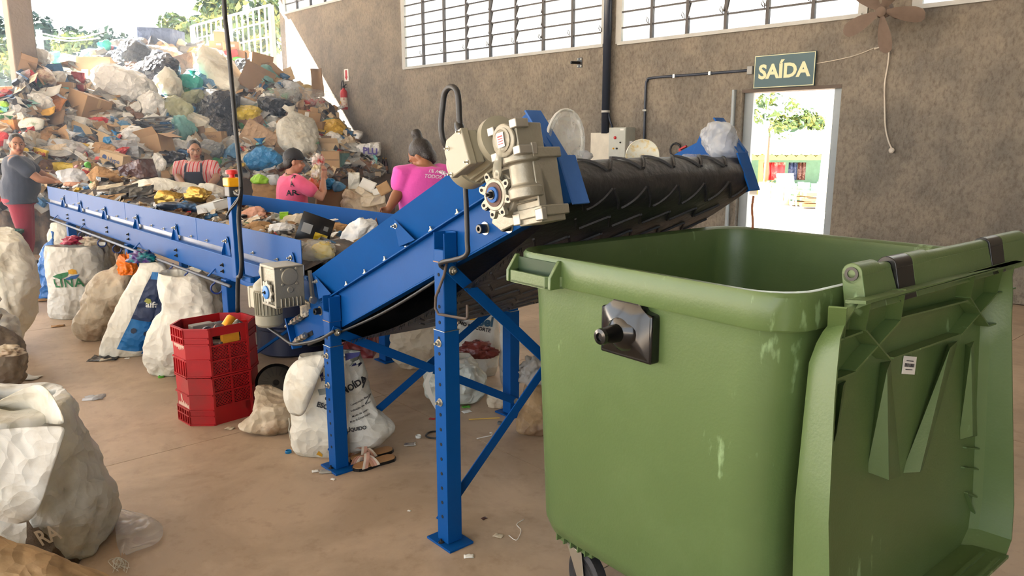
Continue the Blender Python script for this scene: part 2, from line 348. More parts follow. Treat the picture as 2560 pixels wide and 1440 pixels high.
# roof: edge chosen by where the sun line falls on the far wall and the heap
n_sh = None
pA, pB, pC = onwall(722, 40), onwall(842, 254), atY(455, 300, 14.4)
n_sh = (pB-pA).cross(pC-pA).normalized()
def edge_at(z, wn):          # point of the shade plane at height z, distance wn along the wall normal
    # solve along WD
    base = W0 - WN*wn + Z*z; return base + WD*((pA-base).dot(n_sh)/WD.dot(n_sh))
SUN_DIR = ((pB-pA).normalized()*1.0 + (pC-pA).normalized()*-0.10)
SUN_DIR = Vector((pB-pA)).normalized()*0.94 + WN*0.0
sd = (pB-pA).normalized(); inpl = (n_sh.cross(sd)).normalized()
if inpl.dot(WN) < 0: inpl = -inpl
SUN_DIR = (sd + inpl*0.30).normalized()
sun_o.rotation_euler = SUN_DIR.to_track_quat('-Z', 'Y').to_euler()
e0 = edge_at(6.4, -0.3); e1 = edge_at(6.4, 11.5)
roof = MB(); roof.prism([(p.x, p.y) for p in (e0, e1, Vector((-11.5, -9, 0)), Vector((9.0, -9, 0)), Vector((9.0, 3.0, 0)))], (0, 0, 6.4), Vector((1, 0, 0)), Vector((0, 1, 0)), Z, 0.12)
struct(roof.build('ceiling', GALV), 'metal roof over the hall')
# raised dock behind the sorters
DK0 = onwall(985, 434); DK1 = onz(543, 438, DK0.z); dkd = (DK1-DK0).normalized(); dkn = Vector((dkd.y, -dkd.x, 0))
if dkn.y < 0: dkn = -dkn
DOCK = mat('dock_concrete', (112, 96, 82), rough=0.95, var=0.2, vscale=4, bump=0.5, bscale=25)
dk = MB(); dk.prism([(p.x, p.y) for p in (DK0-dkd*0.4, DK0+dkd*9.5, DK0+dkd*9.5+dkn*0.28, DK0-dkd*0.4+dkn*0.28)], (0, 0, 0), Vector((1, 0, 0)), Vector((0, 1, 0)), Z, DK0.z)
struct(dk.build('wall_low', DOCK, bevel=0.01), 'low retaining wall behind the sorters')
dp = MB(); dp.prism([(p.x, p.y) for p in (DK0-dkd*0.4+dkn*0.28, DK0+dkd*9.5+dkn*0.28, DK0+dkd*11+dkn*9, DK0-dkd*3+dkn*9)], (0, 0, 0), Vector((1, 0, 0)), Vector((0, 1, 0)), Z, DK0.z-0.03)
struct(dp.build('floor_raised', mat('yard_earth', (150, 120, 92), rough=0.95, var=0.15)), 'raised unloading floor under the heap')
# ground outside
gr = MB(); gr.box((0, 40, -0.45), (260, 200, 0.2)); struct(gr.build('ground', mat('red_yard_soil', (176, 162, 146), rough=0.95, var=0.12, vscale=0.8, bump=0.2, bscale=3)), 'pale soil outside')
yd = MB(); yd.prism([(p.x, p.y) for p in (wp(-8, 0, -0.22), wp(15.5, 0, -0.22), wp(15.5, 0, -30), wp(-8, 0, -30))], (0, 0, -0.36), Vector((1, 0, 0)), Vector((0, 1, 0)), Z, 0.33); struct(yd.build('ground_yard', MATS['red_yard_soil']), 'sunlit yard outside the exit')
# sunlit dust hanging in the open bay over the heap
hz = bpy.data.materials.new('dusty_air'); hz.use_nodes = True; hn = hz.node_tree; hn.nodes.remove(hn.nodes['Principled BSDF']); vs1 = hn.nodes.new('ShaderNodeVolumePrincipled'); vs1.inputs['Density'].default_value = 0.021; vs1.inputs['Anisotropy'].default_value = 0.45; vs1.inputs['Color'].default_value = (0.95, 0.97, 1.0, 1); hn.links.new(vs1.outputs[0], hn.nodes['Material Output'].inputs['Volume'])
hb_ = MB(); hb_.prism([(p.x, p.y) for p in (wp(8.5, 0, 0.02), wp(16.2, 0, 0.02), wp(17.5, 0, 10), Vector((-11.0, 6.0, 0)), Vector((-2.5, 6.0, 0)))], (0, 0, 0.02), Vector((1, 0, 0)), Vector((0, 1, 0)), Z, 6.3); ho = hb_.build('haze', hz); ho['kind'] = 'stuff'; ho['label'] = 'sunlit dusty haze in the air over the heap'; ho['category'] = 'haze'
# ================================================================ inclined conveyor
WB = 1.15; VW = 0.036
ic = thing('inclined_conveyor', 'blue inclined belt conveyor on telescopic legs, tipping into the green bin', 'conveyor', cv(0.3, 0.6, 0))
def bolt(p, ax, r=0.013, h=0.012, parent=None, m=None, name='bolt'):
    b = MB(); ax = Vector(ax).normalized(); p = Vector(p)
    b.lathe([(r*1.5, 0), (r*1.5, 0.003), (r*1.45, 0.0035)], p, ax, 14); b.lathe([(r, 0.003), (r, h), (r*0.85, h+0.002)], p, ax, 6); b.lathe([(r*0.5, h), (r*0.5, h+0.01), (r*0.4, h+0.012)], p, ax, 8)
    return b.build(name, m or ZINC, parent, smooth=30)
def cap_bolt(p, ax, parent):
    b = MB(); b.lathe([(0.024, 0), (0.024, 0.003)], p, ax, 16); b.lathe([(0.017, 0.003), (0.017, 0.03), (0.015, 0.033), (0.008, 0.033), (0.008, 0.02)], p, ax, 16, mi=1)
    return b.build('socket_bolt', [ZINC, BLACKP], parent, smooth=30)
for side in (0, 1):
    v0 = VW if side == 0 else WB-VW; sg = 1 if side == 0 else -1      # sg points inwards
    fr = (IS, IN, V*sg); o = cv(0, v0, 0)
    b = MB(); b.prism([(-1.16, 1.03), (-0.80, 1.045), (0.55, 1.038), (1.06, 1.058), (1.06, 1.215), (0.6, 1.196), (-1.16, 1.196)], o, *fr, 0.006)
    b.prism([(-0.86, 1.19), (0.62, 1.19), (0.62, 1.196), (-0.86, 1.196)], o, *fr, (-0.028, 0.05)); b.prism([(-1.1, 1.040), (0.55, 1.034), (0.55, 1.040), (-1.1, 1.046)], o, *fr, 0.05)
    b.build('side_beam', BLUE, ic, bevel=0.002)
    # flared guard plate standing on the beam
    gb = MB(); lo = [(-0.88, 1.197), (0.66, 1.197)]; q = []
    for s_, n_, vv in ((0.70, 1.197, 0.0), (-0.90, 1.197, 0.0), (-1.02, 1.335, -0.05), (0.66, 1.335, -0.05)):
        for th in (0, 0.004): q.append(inc(s_, n_, v0 + sg*(vv+th)))
    gb.add(q, [(0, 2, 4, 6), (7, 5, 3, 1), (0, 1, 3, 2), (2, 3, 5, 4), (4, 5, 7, 6), (6, 7, 1, 0)])
    gb.build('guard_plate', BLUE, ic)
    for s_ in (0.56, -0.24):      # gussets
        g = MB(); q0, q1, q2 = inc(s_, 1.198, v0-sg*0.003), inc(s_, 1.198, v0-sg*0.062), inc(s_, 1.318, v0-sg*0.052); g.add([q0, q1, q2], [(0, 1, 2)]); g.add([q1, inc(s_-0.075, 1.198, v0-sg*0.03), q2], [(0, 1, 2)])
        g.build('gusset', BLUE, ic)
        bolt(inc(s_+0.0, 1.285, v0-sg*0.05), -V*sg, 0.008, parent=ic)
    for k in range(8): bolt(inc(-0.8+k*0.19, 1.197, v0-sg*0.016), IN, 0.008, 0.008, parent=ic)
    # head plate: tall triangular end plate with its folded flange
    hp = MB(); hp.prism([(-1.165, 1.03), (-0.86, 1.06), (-0.80, 1.19), (-1.01, 1.36), (-1.10, 1.37), (-1.165, 1.20)], cv(0, v0-sg*0.008, 0), *fr, 0.007); hp.build('head_plate', BLUE, ic, bevel=0.002)
    fl_ = MB(); fl_.prism([(-1.172, 1.02), (-1.164, 1.02), (-1.164, 1.185), (-1.172, 1.185)], cv(0, v0-sg*0.008, 0), *fr, (0, 0.075)); fl_.prism([(-1.165, 1.185), (-1.16, 1.19), (-1.10, 1.37), (-1.108, 1.37)], cv(0, v0-sg*0.008, 0), *fr, (-0.02, 0.05)); fl_.build('head_flange', BLUE2 if side == 0 else BLUE, ic, bevel=0.002)
    g = MB(); g.add([inc(-1.07, 1.34, v0-sg*0.012), inc(-1.14, 1.19, v0-sg*0.012), inc(-1.03, 1.19, v0-sg*0.075), inc(-1.06, 1.19, v0-sg*0.012)], [(0, 1, 2), (0, 2, 3), (1, 3, 2), (0, 3, 1)]); g.build('gusset', BLUE2, ic)
    # tail take-up
    tk = MB(); tk.prism([(1.05, 1.05), (1.065, 1.05), (1.065, 1.222), (1.05, 1.222)], o, *fr, (-0.035, 0.02)); tk.build('take_up_plate', BLUE, ic, bevel=0.002)
    for n_ in (1.185, 1.085):
        s0 = MB(); s0.prism([(0.84, n_-0.012), (0.96, n_-0.012), (0.96, n_+0.012), (0.84, n_+0.012)], o, *fr, (-0.003, -0.001)); s0.build('adjuster_slot', HOLE, ic)
        r_ = MB(); p0 = inc(1.10, n_, v0-sg*0.022); p1 = inc(0.88, n_, v0-sg*0.022); r_.tube([p0, p1], 0.008, 8)
        for t in (0.99, 0.94, 0.90): r_.lathe([(0.018, -0.011), (0.018, 0.011)], inc(t, n_, v0-sg*0.022), IS, 6)
        r_.build('adjuster_rod', ZINC, ic, smooth=30)
    if side == 0:
        for s_, n_ in ((-0.72, 1.10), (-0.79, 1.16), (-0.885, 1.185), (-0.845, 1.063)): cap_bolt(inc(s_, n_, v0), -V, ic)
        cap_bolt(inc(0.70, 1.165, v0), -V, ic)
# belt with its V cleats
BR = 0.082; HS, TS, NC = -1.085, 0.93, 1.108
def belt_pt(l):
    """l = distance along the belt from the tail top forwards; returns s, n, tangent, normal"""
    top = TS-HS
    if l <= top: return TS-l, NC+BR, (-1, 0), (0, 1)
    l2 = l-top
    if l2 <= math.pi*BR: a = l2/BR; return HS-BR*math.sin(a), NC+BR*math.cos(a), (-math.cos(a), -math.sin(a)), (-math.sin(a), math.cos(a))
    l3 = l2-math.pi*BR
    if l3 <= top: t = l3/top; sag = 0.105*math.sin(math.pi*min(1, t*1.0))**1.0; return HS+l3, NC-BR-sag, (1, 0), (0, -1)
    a = (l3-top)/BR; return TS+BR*math.sin(a), NC-BR*math.cos(a), (math.cos(a), math.sin(a)), (math.sin(a), -math.cos(a))
TOTL = 2*(TS-HS)+2*math.pi*BR
bm_ = MB(); rings = []; NV = 24
vsn = [VW+0.012+(WB-2*VW-0.024)*k/NV for k in range(NV+1)]
def crown(v): return 0.012*math.sin(math.pi*(v-VW)/(WB-2*VW))
NL = 150
for i in range(NL):
    s_, n_, t_, nn = belt_pt(TOTL*i/NL); rings.append([inc(s_+nn[0]*crown(v)+0.004*nz((s_*4, v*5, 0)), n_+nn[1]*crown(v)+0.004*nz((s_*3, v*4, 2)), v) for v in vsn])
rings.append(rings[0]); bm_.loft(rings, closed=False)
belt = bm_.build('belt', mat('belt_rubber', (36, 36, 38), rough=0.42, vscale=2.5, col2=(62, 58, 56), spots=0.6, bump=0.2, bscale=35), ic, smooth=180)
def cleat(l0, v0, l1, v1):
    b = MB(); k = 7; rs = []
    d = Vector((l1-l0, v1-v0)).normalized(); pn = Vector((-d.y, d.x))*0.0048
    for i in range(k+1):
        l = l0+(l1-l0)*i/k; v = v0+(v1-v0)*i/k; r_ = []
        for sx_, hh in ((-1, 0), (-0.6, 0.0065), (0.6, 0.0065), (1, 0)):
            s_, n_, t_, nn = belt_pt((l+pn.x*sx_) % TOTL); c = crown(v); r_.append(inc(s_+nn[0]*(c+hh), n_+nn[1]*(c+hh), v+pn.y*sx_))
        rs.append(r_)
    b.loft(rs); return b.build('cleat', RUB, belt)
lhead = TS-HS
for r_ in range(-2, 12):
    for k in range(6):
        va = 0.075 + k*0.172 + (0.086 if r_ % 2 else 0.0); l0 = lhead-0.10 + r_*0.135
        if va+0.15 > WB-0.05: continue
        cleat(l0, va, l0+0.075, va+0.07); cleat(l0, va+0.165, l0+0.075, va+0.085)
# ragged threads on the belt edge seen from below
fr_ = MB()
for i in range(150):
    l = lhead+math.pi*BR+0.25+1.6*random.random(); s_, n_, t_, nn = belt_pt(l); p = inc(s_, n_, 0.06+0.02*random.random()); fr_.tube([p, p-Z*(0.01+0.012*random.random())+IS*random.uniform(-.015, .015)-V*0.01], 0.0012, 3)
fo = fr_.build('frayed_edge', BLACKP, ic); fo['kind'] = 'stuff'
# cable clipped under the beam
MB().tube([inc(s_, 1.03-0.012-0.02*math.sin((s_+0.45)*3.0), VW-0.012) for s_ in [-0.4+0.1*k for k in range(14)]], 0.0065, 8).build('belt_edge_cable', CABLE, ic, smooth=180)
# legs: sleeve, inner leg with adjusting holes, bracket and foot
def leg(u, v, zs, zi, zb, big, facing=1):
    L_ = MB(); a = 0.070; c = cv(u, v, 0); L_.box(c+Z*(zs/2+0.006), (a, a, zs-0.012), (U, V, Z)); L_.box(c+Z*(zs-0.001), (a+0.004, a+0.004, 0.003), (U, V, Z), 1)
    lg = L_.build('leg', [BLUE, ZINC], ic, bevel=0.006)
    i_ = MB(); i_.box(c+Z*((zs+zi)/2), (a-0.008, a-0.008, zi-zs+0.1), (U, V, Z)); i_.build('inner_leg', BLUE, lg, bevel=0.004)
    i_ = MB(); i_.box(c+Z*(zi+0.002), (a-0.004, a-0.004, 0.004), (U, V, Z)); i_.build('leg_cap', mat('rusty_edge', (150, 120, 100), rough=0.8), lg)
    b_ = MB(); b_.box(c+Z*((zi+zb)/2)+V*(0.028*facing), (a, 0.006, zb-zi), (U, V, Z))
    for q in (-1, 1): b_.box(c+Z*((zi+zb)/2-0.002)+U*(q*(a/2-0.003)), (0.006, 0.058, zb-zi-0.004), (U, V, Z))
    b_.build('bracket', BLUE, lg, bevel=0.003)
    for zz in (zi+0.035, zb-0.03): bolt(c+V*(0.022*facing)+Z*zz, -V*facing, 0.012, parent=lg)
    f_ = MB(); f_.box(c+Z*0.005, (0.16, 0.12, 0.01), (U, V, Z)); f_.build('foot_plate', BLUE, lg, bevel=0.002); bolt(c+V*-0.045*facing+Z*0.01, Z, 0.008, 0.004, lg, HOLE)
    n_ = int((zi-0.08)/0.062); h = MB()
    for k in range(n_):
        zz = 0.12+k*0.062; aa = a if zz < zs else a-0.008
        h.lathe([(0.0072, 0), (0.0072, 0.0012)], c-V*(facing*aa/2)+Z*zz, -V*facing, 10)
    ho = h.build('adjusting_holes', HOLE, lg); ho['kind'] = 'stuff'
    for zz in ((zs-0.05, zs-0.29) if big else (zs-0.05, zs-0.2)): bolt(c-V*(facing*a/2)+Z*zz, -V*facing, 0.011, parent=lg)
    return lg
VF = WB
leg(0.0, 0.0, 0.895, 1.158, 1.275, True); leg(0.93, 0.0, 0.64, 0.76, 0.885, False); leg(0.0, VF, 0.895, 1.158, 1.275, True, -1); leg(0.93, VF, 0.64, 0.76, 0.885, False, -1)
def brace(u, za, zb_):
    for q, (z0, z1) in enumerate(((za, zb_), (zb_, za))):
        off = -0.040+0.0*q; off = -0.042 if q == 0 else 0.042
        a_, b_ = cv(u+off, 0.0, z0), cv(u+off, VF, z1); dd = (b_-a_).normalized(); m = MB(); m.bar(a_-dd*0.03, b_+dd*0.03, 0.006, 0.045, up=dd.cross(U).normalized()); m.build('cross_brace', BLUE, ic, bevel=0.002)
        for e in (a_, b_): bolt(e-U*0.004*(1 if q == 0 else -1), -U if q == 0 else U, 0.012, parent=ic)
brace(0.0, 1.13, 0.10); brace(0.93, 0.71, 0.09)
# hanging hook of bent rod beside the front leg
MB().tube([cv(-0.05, -0.03, 1.16), cv(-0.06, -0.05, 1.12), cv(-0.005, -0.05, 1.03), cv(0.0, -0.05, 0.985), cv(-0.02, -0.05, 0.965), cv(-0.15, -0.02, 0.965), cv(-0.16, -0.02, 0.975), cv(-0.16, -0.02, 1.02)], 0.0055, 8).build('wire_hook', mat('rusty_rod', (78, 66, 58), rough=0.7), ic, smooth=180)
# rag of plastic on the brace
tag(MB().loft([[cv(0.93, t_, z_)-U*0.05+V*dx, cv(0.93, t_, z_)-U*0.052+V*(dx+0.03)] for t_, z_, dx in ((0.52, 0.40, 0), (0.50, 0.35, -0.01), (0.51, 0.28, 0.0), (0.53, 0.22, 0.01), (0.545, 0.185, 0.015))], closed=False).build('plastic_strip', WHITEP, at=cv(0.93, 0.52, 0.4)), 'torn white plastic strip hanging from the blue cross brace', 'plastic strip')
# ---------------------------------------------------------------- worm gear motors
def gear_motor(parent, o, X, Y, N, kind):
    """o = middle of the output flange; X, Y in the face, N outwards"""
    g = MB(); k = 1.0
    if kind == 'head':
        # housing behind the flange: rounded drum and a rib-edged block
        g.lathe([(0.062, -0.02), (0.074, -0.05), (0.078, -0.17), (0.07, -0.18)], o, N, 28)
        c0 = o+X*0.095-N*0.085
        g.box(c0+Y*0.00-X*0.0, (0.10, 0.215, 0.10), (X, Y, N)); g.box(c0+Y*0.095, (0.125, 0.03, 0.115), (X, Y, N)); g.box(c0-Y*0.075, (0.125, 0.03, 0.115), (X, Y, N)); g.box(c0+X*0.035, (0.03, 0.18, 0.05), (X, Y, N))
        for sx_ in (-1, 1):
            for sy_ in (-1, 1): g.box(c0+X*sx_*0.05+Y*(0.01+sy_*0.095)+N*0.05, (0.032, 0.035, 0.02), (X, Y, N), 1)
        # mounting wings of the flange plate
        for sy_ in (-1, 1): g.prism([(-0.085, 0.02*sy_), (-0.115, 0.075*sy_), (-0.075, 0.105*sy_), (0.06, 0.085*sy_), (0.06, 0.02*sy_)][::sy_], o-N*0.075, X, Y, N, (0, 0.014)); 
        for i in range(4): g.box(c0+Y*(-0.04+0.03*i)+N*0.052, (0.085, 0.006, 0.012), (X, Y, N))
        gb_ = g.build('gearbox', [CAST, mat('bright_machined', (160, 157, 148), rough=0.45, metal=0.6)], parent, smooth=35, bevel=0.003)
        f = MB(); f.lathe([(0.034, -0.02), (0.052, -0.02), (0.052, 0.004), (0.047, 0.008), (0.034, 0.008)], o, N, 32)
        for i in range(8):
            a = math.pi*2*(i+0.5)/8; d = X*math.cos(a)+Y*math.sin(a); e = -X*math.sin(a)+Y*math.cos(a)
            f.prism([(-0.013, 0.045), (0.013, 0.045), (0.011, 0.066), (0.006, 0.074), (-0.006, 0.074), (-0.011, 0.066)], o-N*0.008, e, d, N, 0.014); f.lathe([(0.0052, 0), (0.0052, 0.0018)], o+N*0.0062+d*0.062, N, 10, mi=1)
        f.build('flange', [CAST, HOLE], gb_, smooth=35)
        f = MB(); f.lathe([(0.037, 0), (0.037, 0.002)], o+N*0.0085, N, 28); f.build('shaft_seal', mat('brown_seal', (78, 48, 36), rough=0.6), gb_, smooth=40)
        f = MB(); f.lathe([(0.024, 0), (0.024, 0.006), (0.021, 0.007)], o+N*0.0105, N, 24); f.build('shaft_cover', BLUE2, gb_, smooth=40); bolt(o+N*0.0175, N, 0.010, 0.012, gb_, BLACKP)
        # second stage: neck, small gearbox with its oval cover and lugs
        c1 = onplane(1296, 352, cv(0, -0.17, 0), V)-Y*0.05; g = MB(); g.lathe([(0.052, -0.10), (0.052, -0.07), (0.04, -0.06), (0.04, 0.0), (0.055, 0.005), (0.055, 0.03)], c1-Y*0.02, Y, 24)
        g.box(c1+Y*0.05, (0.105, 0.085, 0.10), (X, Y, N)); g.lathe([(0.048, 0.05), (0.05, 0.058), (0.044, 0.062)], c1+Y*0.05, N, 20)
        for sx_ in (-1, 1):
            for sy_ in (-1, 1): g.box(c1+Y*0.05+X*sx_*0.05+Y*sy_*0.038+N*0.035, (0.03, 0.026, 0.05), (X, Y, N), 1)
        g2 = g.build('second_gearbox', [CAST, MATS['bright_machined']], parent, smooth=35, bevel=0.003)
        f = MB(); f.lathe([(0.034, 0), (0.036, 0.006), (0.03, 0.008), (0.027, 0.006)], c1+Y*0.052+N*0.06, N, 28, flat=1.0); f.build('cover', CAST, g2, smooth=40)
        f = MB(); f.box(c1+Y*0.052+N*0.069, (0.03, 0.042, 0.001), (X, Y, N)); f.build('rating_plate', WHITEP, g2)
        f = MB()
        for i in range(4): f.box(c1+Y*(0.062-i*0.007)+N*0.0698, (0.022, 0.0022 if i else 0.004, 0.0004), (X, Y, N))
        f.build('plate_print', mat('red_print', (170, 50, 50)), g2)
        # electric motor lying back from the second stage, with terminal box and fan cover
        m0 = onplane(1254, 352, cv(0, -0.15, 0), V); ax = (onplane(1176, 412, cv(0, -0.13, 0), V)-m0).normalized(); mm = MB()
        mm.lathe([(0.045, -0.02), (0.078, -0.01), (0.08, 0.012), (0.072, 0.02), (0.068, 0.03), (0.068, 0.17), (0.0745, 0.172), (0.0745, 0.225), (0.06, 0.24), (0.02, 0.246)], m0, ax, 32)
        side = ax.cross(N).normalized(); top = N
        for i in range(22):
            a = 2*math.pi*i/22; d = side*math.cos(a)+side.cross(ax)*math.sin(a); mm.box(m0+ax*0.10+d*0.07, (0.125, 0.010, 0.003), (ax, d, ax.cross(d)))
        mo = mm.build('motor', MOTOR, parent, smooth=35)
        tb = MB(); tc_ = m0+ax*0.095+N*0.088; s2 = ax.cross(N).normalized(); n2 = s2.cross(ax).normalized()
        tb.box(tc_-n2*0.012, (0.112, 0.105, 0.035), (ax, s2, n2)); tb.prism([(-0.062, -0.058), (0.062, -0.058), (0.062, 0.03), (0.034, 0.058), (-0.062, 0.058)], tc_+n2*0.004, ax, s2, n2, 0.026)
        t_ = tb.build('terminal_box', MOTOR, mo, bevel=0.004)
        for sx_, sy_ in ((-1, -1), (1, -1), (-1, 1), (0.62, 0.62)): bolt(tc_+n2*0.029+ax*sx_*0.052+s2*sy_*0.048, n2, 0.0045, 0.004, mo)
        return gb_, tc_, ax, s2, n2, m0
    # kind == 'table': square worm box facing out, motor hanging below-left
    bx = o - N*0.075 + X*0.0 + Y*0.03
    g.box(bx, (0.155, 0.20, 0.13), (X, Y, N))
    for sy_ in (-1, 1): g.box(bx+Y*sy_*0.095, (0.17, 0.014, 0.15), (X, Y, N))
    for sx_ in (-1, 1): g.box(bx+X*sx_*0.078, (0.014, 0.20, 0.15), (X, Y, N))
    for i in range(6): g.box(bx+X*0.082-Y*0.075+N*(-0.05+0.02*i), (0.03, 0.045, 0.006), (X, Y, N))
    g.lathe([(0.042, 0.0), (0.042, 0.012), (0.036, 0.014), (0.01, 0.012)], bx+X*0.078+Y*0.05, X, 28)
    for a in range(4): g.lathe([(0.008, 0), (0.008, 0.012)], bx+X*0.078+Y*0.05+(Y*math.cos(a*1.571+.78)+N*math.sin(a*1.571+.78))*0.052, X, 10)
    g.lathe([(0.016, 0), (0.016, 0.01)], bx+X*0.08-Y*0.015, X, 14)
    gb_ = g.build('gearbox', CAST, parent, smooth=35, bevel=0.003)
    f = MB(); f.lathe([(0.032, 0), (0.05, 0), (0.05, 0.008), (0.032, 0.008)], o, N, 28)
    for i in range(9):
        a = math.pi*2*i/9; d = X*math.cos(a)+Y*math.sin(a); f.lathe([(0.010, -0.002), (0.010, 0.009)], o+d*0.05, N, 10)
    f.build('flange', mat('light_cast', (172, 168, 156), rough=0.5, metal=0.3), gb_, smooth=35); f = MB(); f.lathe([(0.033, 0), (0.033, 0.006), (0.029, 0.008)], o+N*0.0085, N, 24); f.build('shaft_cover', mat('bright_blue_cap', (52, 120, 190), rough=0.45), gb_, smooth=40); bolt(o+N*0.016, N, 0.006, 0.004, gb_, HOLE)
    t_ = MB(); r0 = bx-N*0.10+X*0.05; t_.bar(r0+X*0.05+Y*0.07, r0+X*0.07-Y*0.075, 0.022, 0.012, up=N); t_.lathe([(0.018, -0.01), (0.018, 0.01), (0.008, 0.011)], r0+X*0.07-Y*0.075, X, 16); t_.build('torque_arm', ZINC, gb_, smooth=35)
    m0 = o - X*0.185 - Y*0.00 - N*0.075; mm = MB(); mm.lathe([(0.03, 0.10), (0.038, 0.07), (0.03, 0.04), (0.062, 0.012), (0.07, 0.0), (0.07, -0.02), (0.062, -0.03), (0.062, -0.15), (0.069, -0.152), (0.069, -0.20), (0.06, -0.212), (0.02, -0.216)], m0, Y, 30)
    mm.box(m0+Y*0.075+X*0.06, (0.16, 0.05, 0.05), (X, Y, N))
    for i in range(24):
        a = 2*math.pi*i/24; d = X*math.cos(a)+N*math.sin(a); mm.box(m0-Y*0.09+d*0.064, (0.012, 0.115, 0.003), (d, Y, d.cross(Y)))
    mo = mm.build('motor', MOTOR, parent, smooth=35)
    tb = MB(); tb.box(m0-X*0.088-Y*0.075, (0.07, 0.105, 0.10), (X, Y, N)); tb.box(m0-X*0.118-Y*0.075, (0.022, 0.115, 0.11), (X, Y, N)); tb.build('terminal_box', mat('pale_motor_paint', (176, 170, 150), rough=0.5), mo, bevel=0.006)
    return gb_, m0, None, None, None, m0
Xh = -U*math.cos(R(0))*1.0; hx = (-U); hy = Z
rot = lambda a, b, t: (a*math.cos(t)+b*math.sin(t), b*math.cos(t)-a*math.sin(t))
hX, hY = rot(-U, Z, R(13))
hb, tc_, tax, ts2, tn2, hm0 = gear_motor(ic, inc(-1.09, 1.095, -0.20), hX, hY, -V, 'head')
# motor cable looping up out of the terminal box, then down the leg
cb = [tuple(tc_+tn2*0.0+hY*0.06), tuple(tc_+Z*0.10+hX*-0.02), tuple(tc_+Z*0.19-hX*0.03), tuple(tc_+Z*0.215-hX*0.075), tuple(tc_+Z*0.18-hX*0.105), tuple(tc_+Z*0.05-hX*0.10), tuple(tc_-Z*0.06-hX*0.06-tn2*0.12)]
MB().tube(crs(cb, 6), 0.0095, 10).build('motor_cable', CABLE, ic, smooth=180)
MB().lathe([(0.016, -0.01), (0.016, 0.02), (0.012, 0.035)], tc_+hY*0.062, (hY*0.9-hX*0.15), 12).build('cable_gland', BLACKP, ic, smooth=35)
pc = [tuple(onplane(x, y, cv(0, -0.06, 0), V)) for x, y in ((1163, 462), (1166, 520), (1168, 600), (1163, 640))]+[tuple(cv(-0.03, -0.045, 1.16)), tuple(cv(-0.05, 0.0, 1.12))]
MB().tube(crs(pc, 5), 0.009, 10).build('motor_cable', CABLE, ic, smooth=180)
# torn plastic wrap on the head motor and a paint pot of grease marks are small parts of it
wr = MB(); p0 = onplane(1248, 400, cv(0, -0.28, 0), V)
wr.loft([[p0-hX*0.012*w_+hY*y_+hX*x_, p0+hX*0.0+hY*y_+hX*x_-V*0.012*w_, p0+hX*0.014*w_+hY*y_+hX*x_] for y_, x_, w_ in ((0.03, 0.01, 0.3), (0.015, 0.004, 0.8), (-0.01, -0.01, 1.3), (-0.035, -0.018, 1.4), (-0.055, -0.022, 0.7))], closed=False)
wr.build('plastic_wrap', film('clear_film', (226, 222, 200), alpha=0.5), ic, smooth=180)

# ================================================================ sorting table
st = thing('sorting_conveyor', 'long blue flat sorting conveyor heaped with rubbish, sorters along both sides', 'conveyor', cv(4.6, 0.6, 0))
TU0, TU1, TV0, TV1 = 1.33, 7.95, 0.05, 1.20
for side, vv in ((0, TV0), (1, TV1)):
    sg = 1 if side == 0 else -1; b = MB()
    b.prism([(TU0+0.05, 0.955), (TU0, 0.985), (TU0, 1.107), (TU1, 1.107), (TU1, 0.955)], cv(0, vv, 0), U, Z, V*sg, 0.005); b.build('side_guard', BLUE, st, bevel=0.0015)
    for k in range(3): MB().box(cv(2.9+k*1.75, vv-sg*0.0005, 1.03), (0.006, 0.002, 0.15), (U, V, Z)).build('plate_seam', BLUE2, st)
    b = MB(); b.box(cv((1.15+TU1)/2, vv, 0.835), (TU1-1.15, 0.006, 0.155), (U, V, Z)); b.box(cv((1.15+TU1)/2, vv-sg*0.0, 0.914), (TU1-1.15, 0.06, 0.005), (U, V, Z), 1); b.box(cv((1.15+TU1)/2, vv+sg*0.02, 0.757), (TU1-1.15, 0.045, 0.005), (U, V, Z)); b.build('side_beam', [BLUE, BLUE2], st, bevel=0.0015)
    b = MB(); b.box(cv((TU0+TU1)/2, vv+sg*0.012, 0.945), (TU1-TU0, 0.004, 0.06), (U, V, Z)); b.build('rubber_skirt', mat('skirt_film', (74, 90, 118), rough=0.3, var=0.35, vscale=9, spec=0.35), st)
    for u_ in (1.46, 2.375, 3.35, 4.32, 5.34, 6.3, 7.1):
        g = MB(); g.prism([(0.0, 0.917), (0.0, 1.02), (0.04, 1.035), (0.055, 1.02), (0.085, 0.93), (0.085, 0.917)], cv(u_, vv-sg*0.006, 0), -U, Z, -V*sg, (0, 0.004)); g.prism([(0, 0.917), (0.0, 1.02), (0.028, 0.93), (0.028, 0.917)], cv(u_, vv-sg*0.006, 0), -V*sg, Z, U, (-0.002, 0.002)); g.build('gusset', BLUE, st); bolt(cv(u_-0.03, vv-sg*0.012, 1.005), -V*sg, 0.009, parent=st)
    if side == 0:
        for u_ in (1.62, 1.95, 2.15, 2.7, 3.0, 3.6, 3.9, 4.6, 4.9, 5.6, 6.0, 6.6): bolt(cv(u_, vv-sg*0.004, 0.973), -V*sg, 0.006, 0.006, st)
        for u_ in (2.45, 3.35, 4.6, 5.3, 6.2, 6.95):
            for zz in (0.80, 0.84): bolt(cv(u_, vv-sg*0.004, zz), -V*sg, 0.009, 0.008, st, BLACKP)
b = MB(); b.box(cv((TU0+TU1)/2-0.05, (TV0+TV1)/2, 0.905), (TU1-TU0, TV1-TV0-0.04, 0.012), (U, V, Z)); b.lathe([(0.05, -0.53), (0.05, 0.53)], cv(1.2, (TV0+TV1)/2, 0.862), V, 20); b.box(cv((TU0+TU1)/2, (TV0+TV1)/2, 0.80), (TU1-TU0, TV1-TV0-0.04, 0.01), (U, V, Z))
b.build('belt', mat('dusty_belt', (74, 66, 58), rough=0.8, var=0.2, vscale=4), st, smooth=35)
